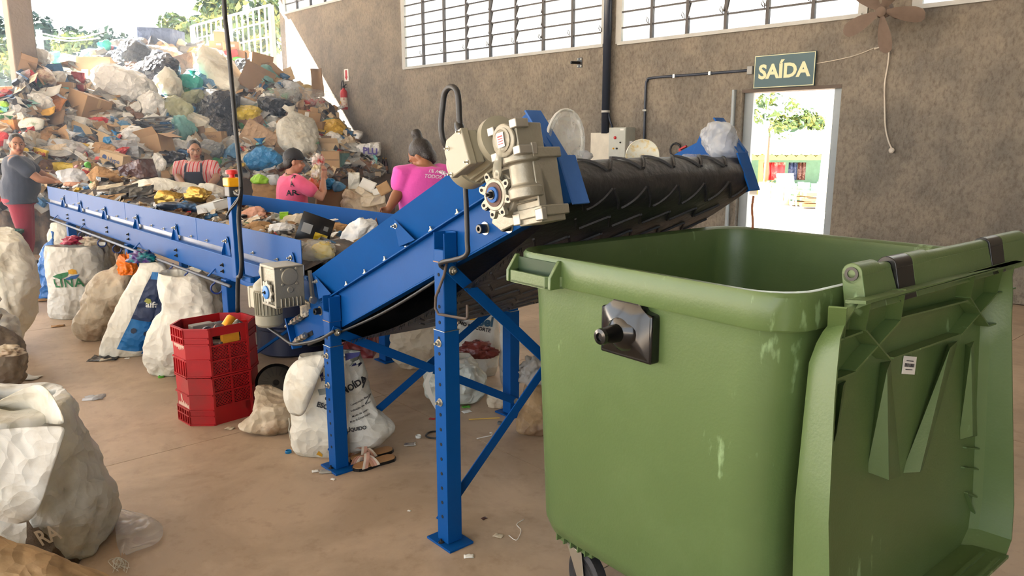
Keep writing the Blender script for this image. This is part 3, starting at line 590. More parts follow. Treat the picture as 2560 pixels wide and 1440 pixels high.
for u_ in (2.38, 4.6, 6.9):
    for vv in (TV0, TV1-0.02):
        b = MB(); b.box(cv(u_, vv+0.005, 0.385), (0.09, 0.08, 0.75), (U, V, Z)); b.box(cv(u_, vv, 0.005), (0.16, 0.12, 0.01), (U, V, Z)); b.build('leg', BLUE, st, bevel=0.005)
b = MB(); b.bar(cv(2.38, 0.06, 0.18), cv(2.38, 1.1, 0.7), 0.04, 0.005, up=Z); b.build('cross_brace', BLUE, st)
# hook rail under the near beam
rl = MB(); rl.tube([cv(2.2, TV0-0.06, 0.745), cv(7.6, TV0-0.06, 0.745)], 0.011, 10); rail = rl.build('hook_rail', STEEL, st, smooth=180)
for x, y in ((205, 578), (230, 590), (254, 601), (292, 617), (434, 664), (473, 682), (541, 712)):
    p = onplane(x, y, cv(0, TV0-0.06, 0), V); c = p+V*0+Z*0.0; c.z = 0.745; r_ = 0.034
    pts = [c+Z*0.013] + [c - Z*(0.012+r_) + (Z*math.cos(a)+(U*0.35-V*0.94)*math.sin(a))*r_ for a in [R(t) for t in range(20, 300, 20)]]
    MB().tube(pts, 0.006, 8).build('hook', mat('hook_blue', (24, 50, 110), rough=0.4), rail, smooth=180)
for u_ in (2.6, 4.3, 6.2, 7.5): MB().bar(cv(u_, TV0-0.06, 0.745), cv(u_, TV0, 0.80), 0.02, 0.006).build('rail_bracket', BLUE, st)
# emergency stop on its post
PV = TV0-0.13; pu = 1.86
b = MB(); b.box(cv(pu, PV, 1.08), (0.052, 0.052, 0.46), (U, V, Z)); b.box(cv(pu-0.10, PV+0.0, 0.865), (0.19, 0.03, 0.03), (U, V, Z)); b.box(cv(pu-0.18, PV+0.06, 0.865), (0.03, 0.12, 0.03), (U, V, Z)); post = b.build('stop_post', BLUE, st, bevel=0.004)
b = MB(); b.box(cv(pu, PV, 1.34), (0.07, 0.07, 0.06), (U, V, Z)); b.build('stop_box', mat('dark_grey_plastic', (58, 60, 62), rough=0.5), post, bevel=0.006)
b = MB(); b.box(cv(pu, PV, 1.39), (0.085, 0.08, 0.05), (U, V, Z)); b.build('stop_lid', mat('yellow_plastic', (240, 170, 20), rough=0.45), post, bevel=0.008)
b = MB(); b.lathe([(0.016, 0.0), (0.016, 0.018), (0.032, 0.02), (0.034, 0.034), (0.03, 0.042), (0.02, 0.044)], cv(pu, PV, 1.414), Z, 24); b.build('stop_button', mat('red_mushroom', (206, 40, 38), rough=0.4), post, smooth=40)
b = MB(); b.lathe([(0.018, 0), (0.018, 0.02), (0.011, 0.03)], cv(pu-0.05, PV-0.0, 1.335), -U, 12); b.build('cable_gland', CAST, post, smooth=35)
gear_motor(st, cv(1.20, TV0-0.245, 0.885), -U, Z, -V, 'table')
# brush of white fibre caught behind the gearbox
# cable from the table motor to the incline and hanging power cable from the roof
pm = [tuple(onplane(x, y, cv(0, -0.12, 0), V)) for x, y in ((668, 818), (700, 840), (730, 860), (760, 858), (800, 848), (835, 828))]
MB().tube(crs(pm, 5), 0.008, 8).build('motor_cable', CABLE, st, smooth=180)
vp = cv(pu, PV, 0)
pts = [onplane(x, y, vp+V*(-0.035), V) for x, y in ((556, -60), (560, 20), (568, 90), (575, 160), (583, 250), (590, 330), (597, 400), (602, 450), (602, 480), (597, 540), (600, 600), (604, 660), (601, 690), (595, 700), (594, 780))]
tag(MB().tube(crs([tuple(p) for p in [pts[0]+Z*2.4]+pts], 5), 0.0125, 8).build('power_cable', CABLE, smooth=180, at=pts[0]), 'thick black cable hanging from the roof to the emergency stop', 'cable')
pts2 = [onplane(x, y, vp+V*(-0.06), V) for x, y in ((585, 478), (598, 488), (602, 470), (596, 500), (572, 530), (569, 537), (578, 520), (600, 490))]
MB().tube(crs([tuple(p) for p in pts2], 5), 0.006, 6).build('stop_cable', CABLE, post, smooth=180)
# ================================================================ green wheeled container
BA = onz(1272, 622, 1.25); BL = Vector((math.cos(R(38.7)), math.sin(R(38.7)), 0)); BS = Vector((BL.y, -BL.x, 0)); SW, LW, RZ = 1.045, 1.22, 1.25
def bp(s, l, z): return BA + BS*s + BL*l + Z*(z-BA.z)
GREEN = mat('green_polythene', (84, 105, 60), rough=0.4, vscale=1.6, col2=(91, 112, 67), spots=0.56, bump=0.05, bscale=120)
GREEN_IN = mat('green_polythene_inside', (82, 112, 76), rough=0.5, var=0.07, vscale=2, bump=0.05, bscale=120)
def scuffs(m, strength=0.5):
    nt = m.node_tree; N = nt.nodes; L = nt.links; p = N['Principled BSDF']; t = N.new('ShaderNodeTexCoord'); mp = N.new('ShaderNodeMapping'); mp.inputs['Scale'].default_value = (1, 1, 0.35)
    n = N.new('ShaderNodeTexNoise'); n.inputs['Scale'].default_value = 30; n.inputs['Detail'].default_value = 8; n2 = N.new('ShaderNodeTexNoise'); n2.inputs['Scale'].default_value = 2.6
    L.new(t.outputs['Object'], mp.inputs[0]); L.new(mp.outputs[0], n.inputs['Vector']); L.new(t.outputs['Object'], n2.inputs['Vector'])
    mu = N.new('ShaderNodeMath'); mu.operation = 'MULTIPLY'; L.new(n.outputs['Fac'], mu.inputs[0]); L.new(n2.outputs['Fac'], mu.inputs[1])
    r = N.new('ShaderNodeValToRGB'); r.color_ramp.elements[0].position = 0.385; r.color_ramp.elements[0].color = (0, 0, 0, 1); r.color_ramp.elements[1].position = 0.45; r.color_ramp.elements[1].color = (strength,)*3+(1,)
    L.new(mu.outputs[0], r.inputs[0]); mx = N.new('ShaderNodeMix'); mx.data_type = 'RGBA'; mx.inputs[7].default_value = (*srgb(160, 190, 140), 1)
    old = p.inputs['Base Color'].links[0].from_socket; L.new(r.outputs[0], mx.inputs[0]); L.new(old, mx.inputs[6]); L.new(mx.outputs[2], p.inputs['Base Color'])
scuffs(GREEN)
gb = thing('waste_container', 'large green plastic wheeled bin with its lid hanging open', 'container', bp(SW/2, LW/2, 0))
def rring(ins, z, rad, k=7, bulge=0.0):
    pts = []; s0, s1, l0, l1 = ins, SW-ins, ins, LW-ins; rad = max(rad, 0.01)
    for cx, cy_, a0 in ((s1-rad, l1-rad, 0), (s0+rad, l1-rad, 90), (s0+rad, l0+rad, 180), (s1-rad, l0+rad, 270)):
        for i in range(k):
            a = R(a0+90*i/(k-1)); pts.append(bp(cx+rad*math.cos(a), cy_+rad*math.sin(a), z))
    return pts
prof = [(0.16, 0.215, 0.10), (0.11, 0.222, 0.11), (0.075, 0.25, 0.12), (0.060, 0.30, 0.12), (0.036, 1.10, 0.12), (0.032, 1.155, 0.12), (0.030, 1.165, 0.12)]
body = MB(); body.loft([rring(i, z, r_) for i, z, r_ in prof] + [rring(0.042, 1.165, 0.12), rring(0.046, 1.10, 0.12), rring(0.075, 0.30, 0.11), rring(0.11, 0.25, 0.1), rring(0.16, 0.24, 0.1)])
body = body.build('body', GREEN, gb, smooth=40)
rim = MB(); rim.loft([rring(i, z, r_) for i, z, r_ in ((0.030, 1.16, 0.12), (0.003, 1.155, 0.12), (0.0, 1.16, 0.12), (0.0, 1.24, 0.12), (0.006, 1.25, 0.12), (0.022, 1.25, 0.12), (0.036, 1.242, 0.12), (0.042, 1.22, 0.12), (0.046, 1.12, 0.12), (0.042, 1.12, 0.12))], caps=False); rim.build('rim', GREEN, gb, smooth=40)
cmb = MB(); cmb.box(bp(-0.012, LW/2, 1.205), (0.03, LW-0.22, 0.03), (BS, BL, Z)); cmb.build('lifting_comb', GREEN, gb, bevel=0.006)
# moulded grip at the left end of the rim
hd = MB(); ho_ = [(0.035, 0.004), (0.065, -0.045), (0.235, -0.045), (0.27, 0.004)]; hi_ = [(0.052, 0.004), (0.073, -0.033), (0.228, -0.033), (0.253, 0.004)]
hd.loft([[bp(*q, z) for q in p_] for p_, z in ((ho_, 1.152), (ho_, 1.192), (hi_, 1.192), (hi_, 1.162))], closed=False); hd.prism(ho_, bp(0, 0, 1.152), BS, BL, Z, 0.01); hd.box(bp(0.15, -0.002, 1.205), (0.19, 0.004, 0.055), (BS, BL, Z), 1)
for s_ in (0.042, 0.25): hd.prism([(0.004, 1.152), (-0.045, 1.152), (-0.045, 1.19), (-0.008, 1.24), (0.004, 1.24)], bp(s_, 0, 0), BL, Z, BS, 0.013)
hd.build('handle', [GREEN, mat('grip_pocket_shade', (40, 62, 36), rough=0.6)], gb, smooth=40, bevel=0.004)  # second colour paints the shade of the grip pocket on a flat plate
# black trunnion plate with lifting pin
tr = MB(); tc0 = bp(0.535, 0.026, 1.075); N_ = -BL
tr.prism([(-0.098, -0.085), (0.098, -0.085), (0.098, 0.055), (0.06, 0.062), (0.05, 0.088), (-0.05, 0.088), (-0.06, 0.062), (-0.098, 0.055)], tc0, BS, Z, N_, (-0.015, 0.024))
q = [tc0+BS*x+Z*y+N_*h for x, y, h in ((-0.09, -0.075, 0.024), (0.09, -0.075, 0.024), (0.09, 0.05, 0.024), (0.05, 0.078, 0.024), (-0.05, 0.078, 0.024), (-0.09, 0.05, 0.024), (-0.03, -0.02, 0.05), (0.03, -0.02, 0.05), (0.03, 0.04, 0.05), (-0.03, 0.04, 0.05))]
tr.add(q, [(0, 1, 7, 6), (1, 2, 8, 7), (2, 3, 8), (3, 4, 9, 8), (4, 5, 9), (5, 0, 6, 9), (6, 7, 8, 9)])
TRB = mat('glossy_black_plastic', (14, 14, 14), rough=0.18, var=0.05); tp = tr.build('trunnion_plate', TRB, gb, smooth=30, bevel=0.006)
tr = MB(); c_ = tc0-Z*0.005; tr.lathe([(0.062, 0.02), (0.055, 0.04), (0.038, 0.055), (0.027, 0.06), (0.022, 0.115), (0.024, 0.118), (0.022, 0.128), (0.012, 0.13), (0.01, 0.124)], c_, N_, 28); tr.build('lifting_pin', TRB, tp, smooth=40)
# castors
CH = mat('castor_fork_steel', (186, 180, 166), rough=0.35, metal=0.85, var=0.1)
def castor(s, l, ang):
    c = bp(s, l, 0); d = Vector((math.cos(ang), math.sin(ang), 0)); sd_ = Vector((-d.y, d.x, 0)); wc = c + d*0.05 + Z*0.1
    f = MB(); f.box(c+Z*0.222, (0.13, 0.11, 0.008), (d, sd_, Z))
    for q in (-1, 1): f.prism([(-0.055, 0.22), (0.05, 0.22), (0.075, 0.10), (0.06, 0.082), (0.038, 0.09)], c+sd_*q*0.034, d, Z, sd_, 0.004)
    fo = f.build('castor_fork', CH, gb, bevel=0.002)
    w_ = MB(); w_.lathe([(0.03, -0.024), (0.07, -0.02), (0.085, -0.025), (0.1, -0.016), (0.1, 0.016), (0.085, 0.025), (0.07, 0.02), (0.03, 0.024)], wc, sd_, 36); w_.build('castor_wheel', RUB, fo, smooth=30)
    w_ = MB(); w_.lathe([(0.066, -0.0215), (0.066, 0.0215)], wc, sd_, 28); w_.build('wheel_hub', mat('dark_hub', (40, 40, 42), rough=0.4), fo, smooth=30); bolt(wc-sd_*0.039, -sd_, 0.01, parent=fo); bolt(wc+sd_*0.039, sd_, 0.01, parent=fo)
    return fo
castor(0.22, 0.15, R(-62)); castor(SW-0.22, 0.17, R(-40)); castor(0.22, LW-0.2, R(-70)); castor(SW-0.22, LW-0.2, R(-50))
sk = MB(); sk.box(bp(0.24, 0.16, 0.225), (0.17, 0.12, 0.02), (BS, BL, Z))
for i in range(5): sk.box(bp(0.17+i*0.035, 0.095, 0.238), (0.005, 0.03, 0.03), (BS, BL, Z))
sk.build('castor_socket', GREEN, gb)
# lid: a shallow tray hanging from the hinge on the long side, its ribbed inside turned outwards
LB = bp(SW, 0.0, 0)
lid_par = gb
def lp(p, q, o): return LB + BL*p + BS*o + Z*(1.235-q)
interp = lambda x, T: float(np.interp(x, [t[0] for t in T], [t[1] for t in T]))
OB = [(0, 0.055), (0.05, 0.03), (0.10, 0.008), (0.16, -0.004), (1.0, 0.055)]; OL = [(0, 0.085), (0.06, 0.075), (0.2, 0.085), (1.0, 0.185)]
P0 = [(0.0, 0.15), (0.035, 0.115), (0.08, 0.09), (0.2, 0.07), (0.5, 0.02), (0.97, 0.0)]; P1 = [(0.0, 1.16), (0.1, 1.195), (0.82, 1.195), (0.93, 1.17), (0.97, 1.11)]
QS = [0.0, 0.015, 0.035, 0.055, 0.08, 0.11, 0.16, 0.22, 0.3, 0.4, 0.5, 0.6, 0.7, 0.82, 0.88, 0.93, 0.97]
rs = []
for q in QS:
    a, b, ob, ol = interp(q, P0), interp(q, P1), interp(q, OB), interp(q, OL); t = 0.006
    if q == QS[0]: ob = ol-0.008
    rs.append([lp(a, q, ol), lp(a+0.008, q, ob+0.03), lp(a+0.03, q, ob), lp((a+b)/2, q, ob), lp(b-0.03, q, ob), lp(b-0.008, q, ob+0.03), lp(b, q, ol), lp(b-t, q, ol), lp(b-0.008-t, q, ob+0.03), lp(b-0.034, q, ob+t), lp((a+b)/2, q, ob+t), lp(a+0.034, q, ob+t), lp(a+0.008+t, q, ob+0.03), lp(a+t, q, ol)])
lm = MB(); lm.loft(rs); q = QS[-1]   # bottom wall
for o0, o1 in ((0.040, 0.19),):
    a, b = interp(q, P0), interp(q, P1); lm.loft([[lp(a, q, o0), lp(b, q, o0), lp(b, q+0.006, o0), lp(a, q+0.006, o0)], [lp(a, q-0.01, o1), lp(b, q-0.01, o1), lp(b, q+0.0, o1), lp(a, q+0.0, o1)]])
lid = lm.build('lid', GREEN, gb, smooth=32)
def lidpt(x, y, h=0.0):
    p = onplane(x, y, lp(0, 0.5, 0.035+h), BS+Z*0.1)
    for _ in range(4):
        q = 1.235-p.z; p = onplane(x, y, lp(0, q, interp(min(max(q, 0), 1), OB)+0.006+h), BS+Z*0.1)
    return p
LN = (BS+Z*0.1).normalized()
def fin(x0, y0, x1, y1, h=0.04, th=0.005, name='rib'):
    a, b = lidpt(x0, y0, h), lidpt(x1, y1, h); d = (b-a).normalized(); s_ = d.cross(LN)*th/2; dn = -LN*(h+0.004)
    m = MB(); m.add([a-s_, a+s_, b+s_, b-s_, a-s_+dn, a+s_+dn, b+s_+dn, b-s_+dn], [(0, 1, 2, 3), (4, 7, 6, 5), (0, 4, 5, 1), (1, 5, 6, 2), (2, 6, 7, 3), (3, 7, 4, 0)]); return m.build(name, GREEN, lid)
for l_ in ((2253, 795, 2421, 752), (2235, 896, 2404, 836), (2096, 852, 2157, 830), (2091, 950, 2140, 931), (2166, 826, 2228, 899), (2140, 927, 2253, 801), (2426, 743, 2473, 815), (2406, 835, 2494, 734), (2180, 749, 2164, 826), (2265, 725, 2253, 798), (2439, 688, 2427, 743), (2510, 670, 2494, 731), (2473, 815, 2520, 800), (2118, 770, 2112, 846), (2494, 734, 2540, 720)): fin(*l_)
fin(2165, 757, 2556, 657, 0.045, 0.008, 'edge_rib')
def wedge(base, ridge, h):
    bq = [lidpt(x, y, 0.0)-LN*0.004 for x, y in base]; r0, r1 = [lidpt(x, y, h) for x, y in ridge]
    m = MB(); m.add(bq+[r0, r1], [(0, 1, 4), (1, 2, 5, 4), (2, 3, 5), (3, 0, 4, 5)]); return m.build('stiffener', GREEN, lid)
wedge(((2203, 905), (2232, 900), (2258, 1190), (2170, 1180)), ((2218, 925), (2222, 1200)), 0.045)
wedge(((2372, 860), (2400, 850), (2312, 1172), (2258, 1183)), ((2375, 870), (2300, 1180)), 0.04)
wedge(((2415, 860), (2440, 850), (2450, 1090), (2400, 1100)), ((2428, 870), (2432, 1090)), 0.03)
wedge(((2098, 960), (2120, 950), (2098, 1080), (2088, 1110)), ((2108, 965), (2092, 1080)), 0.03)
for l_ in ((2417, 1120, 2500, 1126), (2412, 1170, 2500, 1180), (2420, 1234, 2452, 1320), (2420, 1234, 2495, 1262)): fin(*l_, 0.012)
for off in (0.03, 0.075): 
    m = MB(); m.bar(lp(0.06, 0.966, 0.10+off), lp(1.06, 0.966, 0.10+off), 0.012, 0.02, up=Z); m.build('edge_rib', GREEN, lid)
# hinge barrel, lugs, sticker
HZ = 0.035; hq = -0.055
def lug(p0, p1, r, m, nm, dz=0.0, arm=True):
    b = MB(); b.lathe([(r, 0), (r, p1-p0)], lp(p0, hq+dz, HZ), BL, 18)
    if arm: b.prism([(-r, 0.0), (r, 0.0), (0.045, 0.085), (-0.012, 0.085)], lp(p0, hq+dz, HZ), BS, -Z, BL, p1-p0)
    return b.build(nm, m, gb, smooth=35, bevel=0.002)
def hp_(x, y): return (onplane(x, y, lp(0, hq, HZ), BS)-LB).dot(BL)
h0, h1, h2, h3, h4, h5, h6, h7 = [hp_(x, y) for x, y in ((2130, 680), (2180, 662), (2216, 660), (2258, 650), (2304, 640), (2452, 620), (2484, 610), (2540, 600))]
lug(h0, h1, 0.026, GREEN, 'hinge_lug'); lug(h1+0.004, h2-0.002, 0.014, GREEN, 'hinge_bar'); lug(h2, h3, 0.026, BLACKP, 'hinge_barrel'); lug(h3, h4, 0.026, GREEN, 'hinge_lug'); lug(h4, h5, 0.020, GREEN, 'hinge_bar'); lug(h5, h6, 0.026, BLACKP, 'hinge_barrel'); lug(h6, h7, 0.026, GREEN, 'hinge_lug')
MB().lathe([(0.017, -0.012), (0.017, 0.001), (0.010, 0.001), (0.010, -0.006)][::-1], lp(h0-0.002, hq, HZ), -BL, 18).build('hinge_pin', BLACKP, gb, smooth=35)
sa, sb, sc_ = lidpt(2256, 926, 0.003), lidpt(2285, 928, 0.003), lidpt(2261, 898, 0.003)
sx_ = (sb-sa).normalized(); sy_ = (sc_-sa); sy_ = (sy_-sx_*sy_.dot(sx_)).normalized(); sw_, sh_ = (sb-sa).length, 0.052; scn = (sb+sc_)/2
stk = MB(); stk.box(scn, (sw_*1.1, sh_, 0.0012), (sx_, sy_, sx_.cross(sy_))); stk = stk.build('label_sticker', PAPER, lid); b = MB(); rnd = random.Random(3); x = -0.4
while x < 0.4:
    wdt = rnd.choice((0.012, 0.02, 0.035)); b.box(scn+sx_*(x*sw_)+sx_.cross(sy_)*0.0009, (wdt*sw_, sh_*0.2, 0.0004), (sx_, sy_, sx_.cross(sy_))); x += wdt+rnd.choice((0.015, 0.03))
for yy in (0.24, -0.24): b.box(scn+sy_*sh_*yy+sx_.cross(sy_)*0.0009, (sw_*0.6, sh_*0.05, 0.0004), (sx_, sy_, sx_.cross(sy_)))
b.build('barcode', INK, stk)
# ================================================================ sacks
RAF = weave('raffia_white', (232, 226, 208), col2=(206, 192, 164), spots=0.62)
RAFG = weave('raffia_grey', (224, 222, 212), col2=(190, 182, 164), spots=0.6)
RAFB = weave('raffia_dirty', (214, 198, 170), col2=(160, 132, 102), spots=0.55)
RAFD = weave('raffia_brown', (176, 146, 106), col2=(120, 92, 66), spots=0.5)
JUTE = weave('jute', (196, 166, 126), col2=(164, 134, 98), spots=0.55, rough=0.9, scale=170)
NAVY = weave('raffia_navy', (38, 52, 84), col2=(70, 76, 92), spots=0.66)
SKY = weave('raffia_blue', (30, 110, 170), col2=(84, 130, 160), spots=0.66)
def ridged(p, s, seed): return 1.0-2.0*abs(noise.noise(Vector((p[0]*s+seed, p[1]*s+seed*2.1, p[2]*s-seed))))
def crease(p, s, seed):
    q = Vector((p.x*s+seed, p.y*s+seed*1.3, p.z*s-seed)); q = q+Vector((noise.noise(q*0.7), noise.noise(q*0.7+Vector((7, 3, 1))), 0))*0.7
    return max(0.0, 1-3.2*abs(noise.noise(q)))**1.5
def sack(name, label, rows, mats, ratio=0.75, mode='open', wr=0.022, seed=1.0, group=None, zone=None, Y=None, base_py=None, drop=0.2, cat='sack', power=2.4, onfloor=True, zbase=0.0, parent=None, inner=None, n=72):
    """rows from top to bottom: (py, x left, x right[, depth offset]) at the sack's own distance"""
    b = rows[-1]; bm = (b[1]+b[2])/2
    if Y is None:
        f = onz(bm, base_py or b[0], zbase); rx = (b[2]-b[1])/2*f.y/FPX; Y = f.y+ratio*rx*0.8
    pts = []
    for r_ in rows:
        dy = r_[3] if len(r_) > 3 else 0.0; l, rr = atY(r_[1], r_[0], Y+dy), atY(r_[2], r_[0], Y+dy); c = (l+rr)/2; pts.append((c.x, c.z, (rr.x-l.x)/2, Y+dy))
    zl, zt = pts[-1][1], pts[0][1]
    if onfloor: pts = [(x, z-(zl-zbase)*(1-(z-zl)/(zt-zl)), r_, y) for x, z, r_, y in pts]
    q = crs(pts, max(2, int(44/len(pts)))); rings = []; H = len(q)
    def ring(i, x, z, rx, y, k=1.0, dz=0.0):
        out = []
        for j in range(n):
            a = 2*math.pi*j/n; ca, sa = math.cos(a), math.sin(a); e = 2/power
            px_, py_ = abs(ca)**e*(1 if ca > 0 else -1), abs(sa)**e*(1 if sa > 0 else -1)
            p = Vector((x+px_*rx*k, y+py_*rx*ratio*k, z+dz)); t = i/max(1, H-1)
            am = wr*(0.35+0.65*math.sin(math.pi*min(1, max(0, t))))
            cr_ = crease(Vector((p.x, p.y, p.z*0.45)), 5.5, seed)*0.9+crease(Vector((p.x*0.7, p.y*0.7, p.z*1.5)), 6.5, seed+9)*0.7+crease(p, 13, seed+4)*0.4
            d = -wr*0.75*cr_ + am*0.8*(ridged((p.x, p.y, p.z*0.7), 4.5, seed)*0.8+ridged(p, 11, seed+3)*0.35) + am*0.5*noise.noise(Vector((p.x*2.2+seed, p.y*2.2, p.z*2.2)))
            p += Vector((px_, py_*ratio, 0))*d; p.z += wr*0.9*noise.noise(Vector((p.x*5+seed, p.y*5, seed)))*(1.6-1.3*t)
            p.z = max(p.z, zbase+0.001) if onfloor else p.z
            out.append(p)
        return out
    for i, (x, z, r_, y) in enumerate(q): rings.append(ring(i, x, z, r_, y))
    if onfloor:
        x, z, r_, y = q[-1]; rings.append([Vector((x+(p.x-x)*0.8, y+(p.y-y)*0.8, zbase+0.001)) for p in rings[-1]])
    if mode == 'open':
        x, z, r_, y = q[0]; pre = []
        for k_, dz in ((0.55, -drop), (0.8, -drop*0.75), (0.9, -drop*0.3), (0.965, -0.008)): pre.append([Vector((x+(p.x-x)*k_, y+(p.y-y)*k_, p.z+dz)) for p in rings[0]])
        rings = pre+rings
    elif mode == 'tied':
        x, z, r_, y = q[0]; pre = [[Vector((x+(p.x-x)*k_+0.02*nz(p, 20, seed), y+(p.y-y)*k_, p.z+dz+0.02*nz(p, 25, seed+5))) for p in rings[0]] for k_, dz in ((0.9, 0.085), (0.95, 0.075), (0.5, 0.03), (0.42, 0.012))]
        rings = pre+rings
    mb = MB(); mb.loft(rings)
    mi = [0]*len(mb.f)
    if zone:
        for fi, f in enumerate(mb.f):
            c = sum((Vector(mb.v[k]) for k in f), Vector())/len(f); p = c-CAM; dd = p.y*math.cos(PITCH)-p.z*math.sin(PITCH)
            X_, Y_ = 1280+FPX*p.x/dd, 720-FPX*(p.y*math.sin(PITCH)+p.z*math.cos(PITCH))/dd; mi[fi] = zone(X_, Y_, c.y < Y+0.05)
    mb.m = mi; bv = bvh_of(mb)
    o = mb.build(name, mats, parent, smooth=180, at=(pts[-1][0], Y, zbase))
    if label: tag(o, label, cat, group)
    return o, bv, Y
def sprint(s, txt, px, py, h_px, m, tilt=0.0, bold=0.02, shear=0.0, maxw=None, space=1.0):
    o, bv, Y = s; p = atY(px, py, Y-0.15); ax = Vector((math.cos(R(tilt)), 0, math.sin(R(tilt)))); ay = Vector((-math.sin(R(tilt)), 0, math.cos(R(tilt))))
    return lettering(txt, h_px*Y/FPX, p, ax, ay, m, parent=o, bvh=bv, bold=bold, shear=shear, space=space, maxw=maxw, lift=0.005)
def patch(s, poly, m, name='print_patch', lift=0.004, res=0.03):
    """flat printed patch: a polygon seen at these sight lines, laid on the sack"""
    o, bv, Y = s; me = bpy.data.meshes.new(name); bm = bmesh.new(); vs = [bm.verts.new(atY(x, y, Y-0.15)) for x, y in poly]; bm.faces.new(vs)
    bmesh.ops.triangulate(bm, faces=bm.faces[:])
    for _ in range(6):
        ed = [e for e in bm.edges if e.calc_length() > res]
        if ed: bmesh.ops.subdivide_edges(bm, edges=ed, cuts=1); bmesh.ops.triangulate(bm, faces=bm.faces[:])
    for v in bm.verts:
        h = bv.ray_cast(v.co-Vector((0, 0.4, 0)), Vector((0, 1, 0)))
        if h[0] is not None and abs(h[0].y-v.co.y) < 0.5: v.co = h[0]-Vector((0, lift, 0))
    bm.to_mesh(me); bm.free(); return finish(name, me, m, o)
GREENP = mat('green_print', (36, 110, 66), rough=0.7, var=0.05); YELP = mat('yellow_print', (214, 160, 40), rough=0.7, var=0.05); BLUEP = mat('blue_print', (40, 90, 150), rough=0.7, var=0.05); GREYP = mat('grey_print', (128, 130, 122), rough=0.7, var=0.08)
# --- row along the sorting conveyor
s_ = sack('woven_sack', 'upright white woven sack with a green and yellow crest printed on it', [(612, 120, 262), (640, 122, 268), (690, 124, 272), (740, 128, 268), (780, 128, 258), (797, 134, 250)], RAFG, 0.7, 'open', 0.02, 1.3)
sprint(s_, 'LINA', 178, 706, 22, GREENP, 2, 0.025, maxw=0.32, space=1.15); patch(s_, [(137, 690), (150, 684), (165, 680), (180, 678), (176, 688), (160, 696)], GREENP); patch(s_, [(178, 674), (188, 670), (197, 673), (200, 682), (190, 684), (180, 682)], YELP); patch(s_, [(168, 696), (185, 688), (205, 684), (198, 694), (180, 698)], BLUEP)
def crumple(name, label, c, r3, m, seed=1.0, amp=0.25, sub=4, cat='rag', group=None, flat=0.4, parent=None, f=3.0):
    bm = bmesh.new(); bmesh.ops.create_icosphere(bm, subdivisions=sub, radius=1.0); c = Vector(c)
    for v in bm.verts:
        d = v.co.copy(); k = 1+amp*(ridged(d, f*0.55, seed)*0.8+ridged(d, f*1.3, seed+7)*0.35)-0.30*crease(d, 1.7, seed)-0.2*crease(d, 3.1, seed+3)+0.12*noise.noise(d*2.3+Vector((seed, 0, 0))); p = Vector((d.x*r3[0], d.y*r3[1], d.z*r3[2]))*k
        if p.z < -r3[2]*flat: p.z = -r3[2]*flat
        v.co = c+p
    me = bpy.data.meshes.new(name); bm.to_mesh(me); bm.free(); o = finish(name, me, m, parent, smooth=180 if sub > 2 else 50, at=None if parent else c)
    if label: tag(o, label, cat, group)
    return o
cl = lambda n_, c_, **k: creased(mat(n_, c_, **{**dict(rough=0.6, var=0.12), **{q: v for q, v in k.items() if q not in ('bump', 'bscale')}}), 9, 0.7)
crumple('plastic_bag', 'crumpled crimson bag stuffed in the mouth of the crest sack', atY(185, 604, 6.95), (0.10, 0.09, 0.05), cl('crimson_film', (168, 30, 66), rough=0.35), 2.0, cat='bag')
crumple('plastic_bag', 'creamy crumpled bag beside the crimson one in the crest sack', atY(222, 606, 7.0), (0.14, 0.1, 0.05), cl('cream_film', (214, 196, 170), rough=0.5), 5.0, cat='bag')
sack('woven_sack', 'dirty woven sack slumped behind the crest sack', [(612, 240, 290), (650, 240, 305), (700, 240, 300), (790, 245, 290)], RAFB, 0.8, 'tied', 0.03, 3.0, Y=7.3)
sack('woven_sack', 'folded sack hanging from the hook rail behind the red-trousered worker', [(556, 128, 168), (575, 122, 176), (610, 120, 178), (640, 118, 170), (680, 112, 160)], RAF, 0.5, 'open', 0.025, 4.4, Y=8.3)
sack('plastic_bag', 'large blue plastic bag on the floor behind the crest sack', [(596, 122, 136), (620, 108, 140), (660, 92, 140), (700, 84, 140), (722, 82, 138)], cl('blue_sheet', (58, 118, 190), rough=0.3), 0.6, 'tied', 0.03, 6.1, Y=7.6, cat='bag')
crumple('plastic_bag', 'small pale bag lying at the foot of the crest sack', onz(108, 742)+Vector((0, 0.1, 0.06)), (0.10, 0.1, 0.09), film('milky_film', (220, 222, 224)), 8.0, cat='bag')
s_ = sack('woven_sack', 'soiled leaning sack tied with a ragged top and an orange bag', [(655, 284, 304, 0.05), (668, 276, 322), (700, 240, 332), (750, 212, 318), (800, 192, 290), (840, 190, 270), (862, 205, 262)], RAFB, 0.75, 'tied', 0.035, 7.7, base_py=852)
crumple('plastic_bag', 'bright orange bag tucked on top of the leaning soiled sack', atY(318, 672, s_[2]-0.12), (0.075, 0.06, 0.11), cl('orange_film', (238, 120, 30), rough=0.4), 3.3, amp=0.3, cat='bag')
crumple('plastic_film', 'clear crumpled film on the floor before the soiled sack', onz(212, 832)+Vector((0, 0, 0.035)), (0.07, 0.06, 0.06), film('glassy_film', (220, 220, 216), alpha=0.35), 4.0, cat='film')
s_ = sack('woven_sack', 'half white, half navy printed sack leaning under the sorting conveyor', [(652, 350, 408), (672, 342, 424), (720, 318, 420), (780, 290, 408), (840, 262, 390), (885, 252, 374), (893, 256, 366)], RAF, 0.55, 'open', 0.014, 9.1, base_py=892)
patch(s_, [(369, 686), (424, 690), (420, 720), (408, 782), (395, 818), (352, 808), (312, 822), (336, 768), (352, 722)], NAVY, lift=0.005); patch(s_, [(369, 684), (424, 690), (418, 716), (392, 706), (366, 702)], SKY, lift=0.008); patch(s_, [(300, 846), (322, 800), (352, 808), (395, 818), (388, 845), (374, 884), (330, 884), (285, 876)], SKY, lift=0.007)
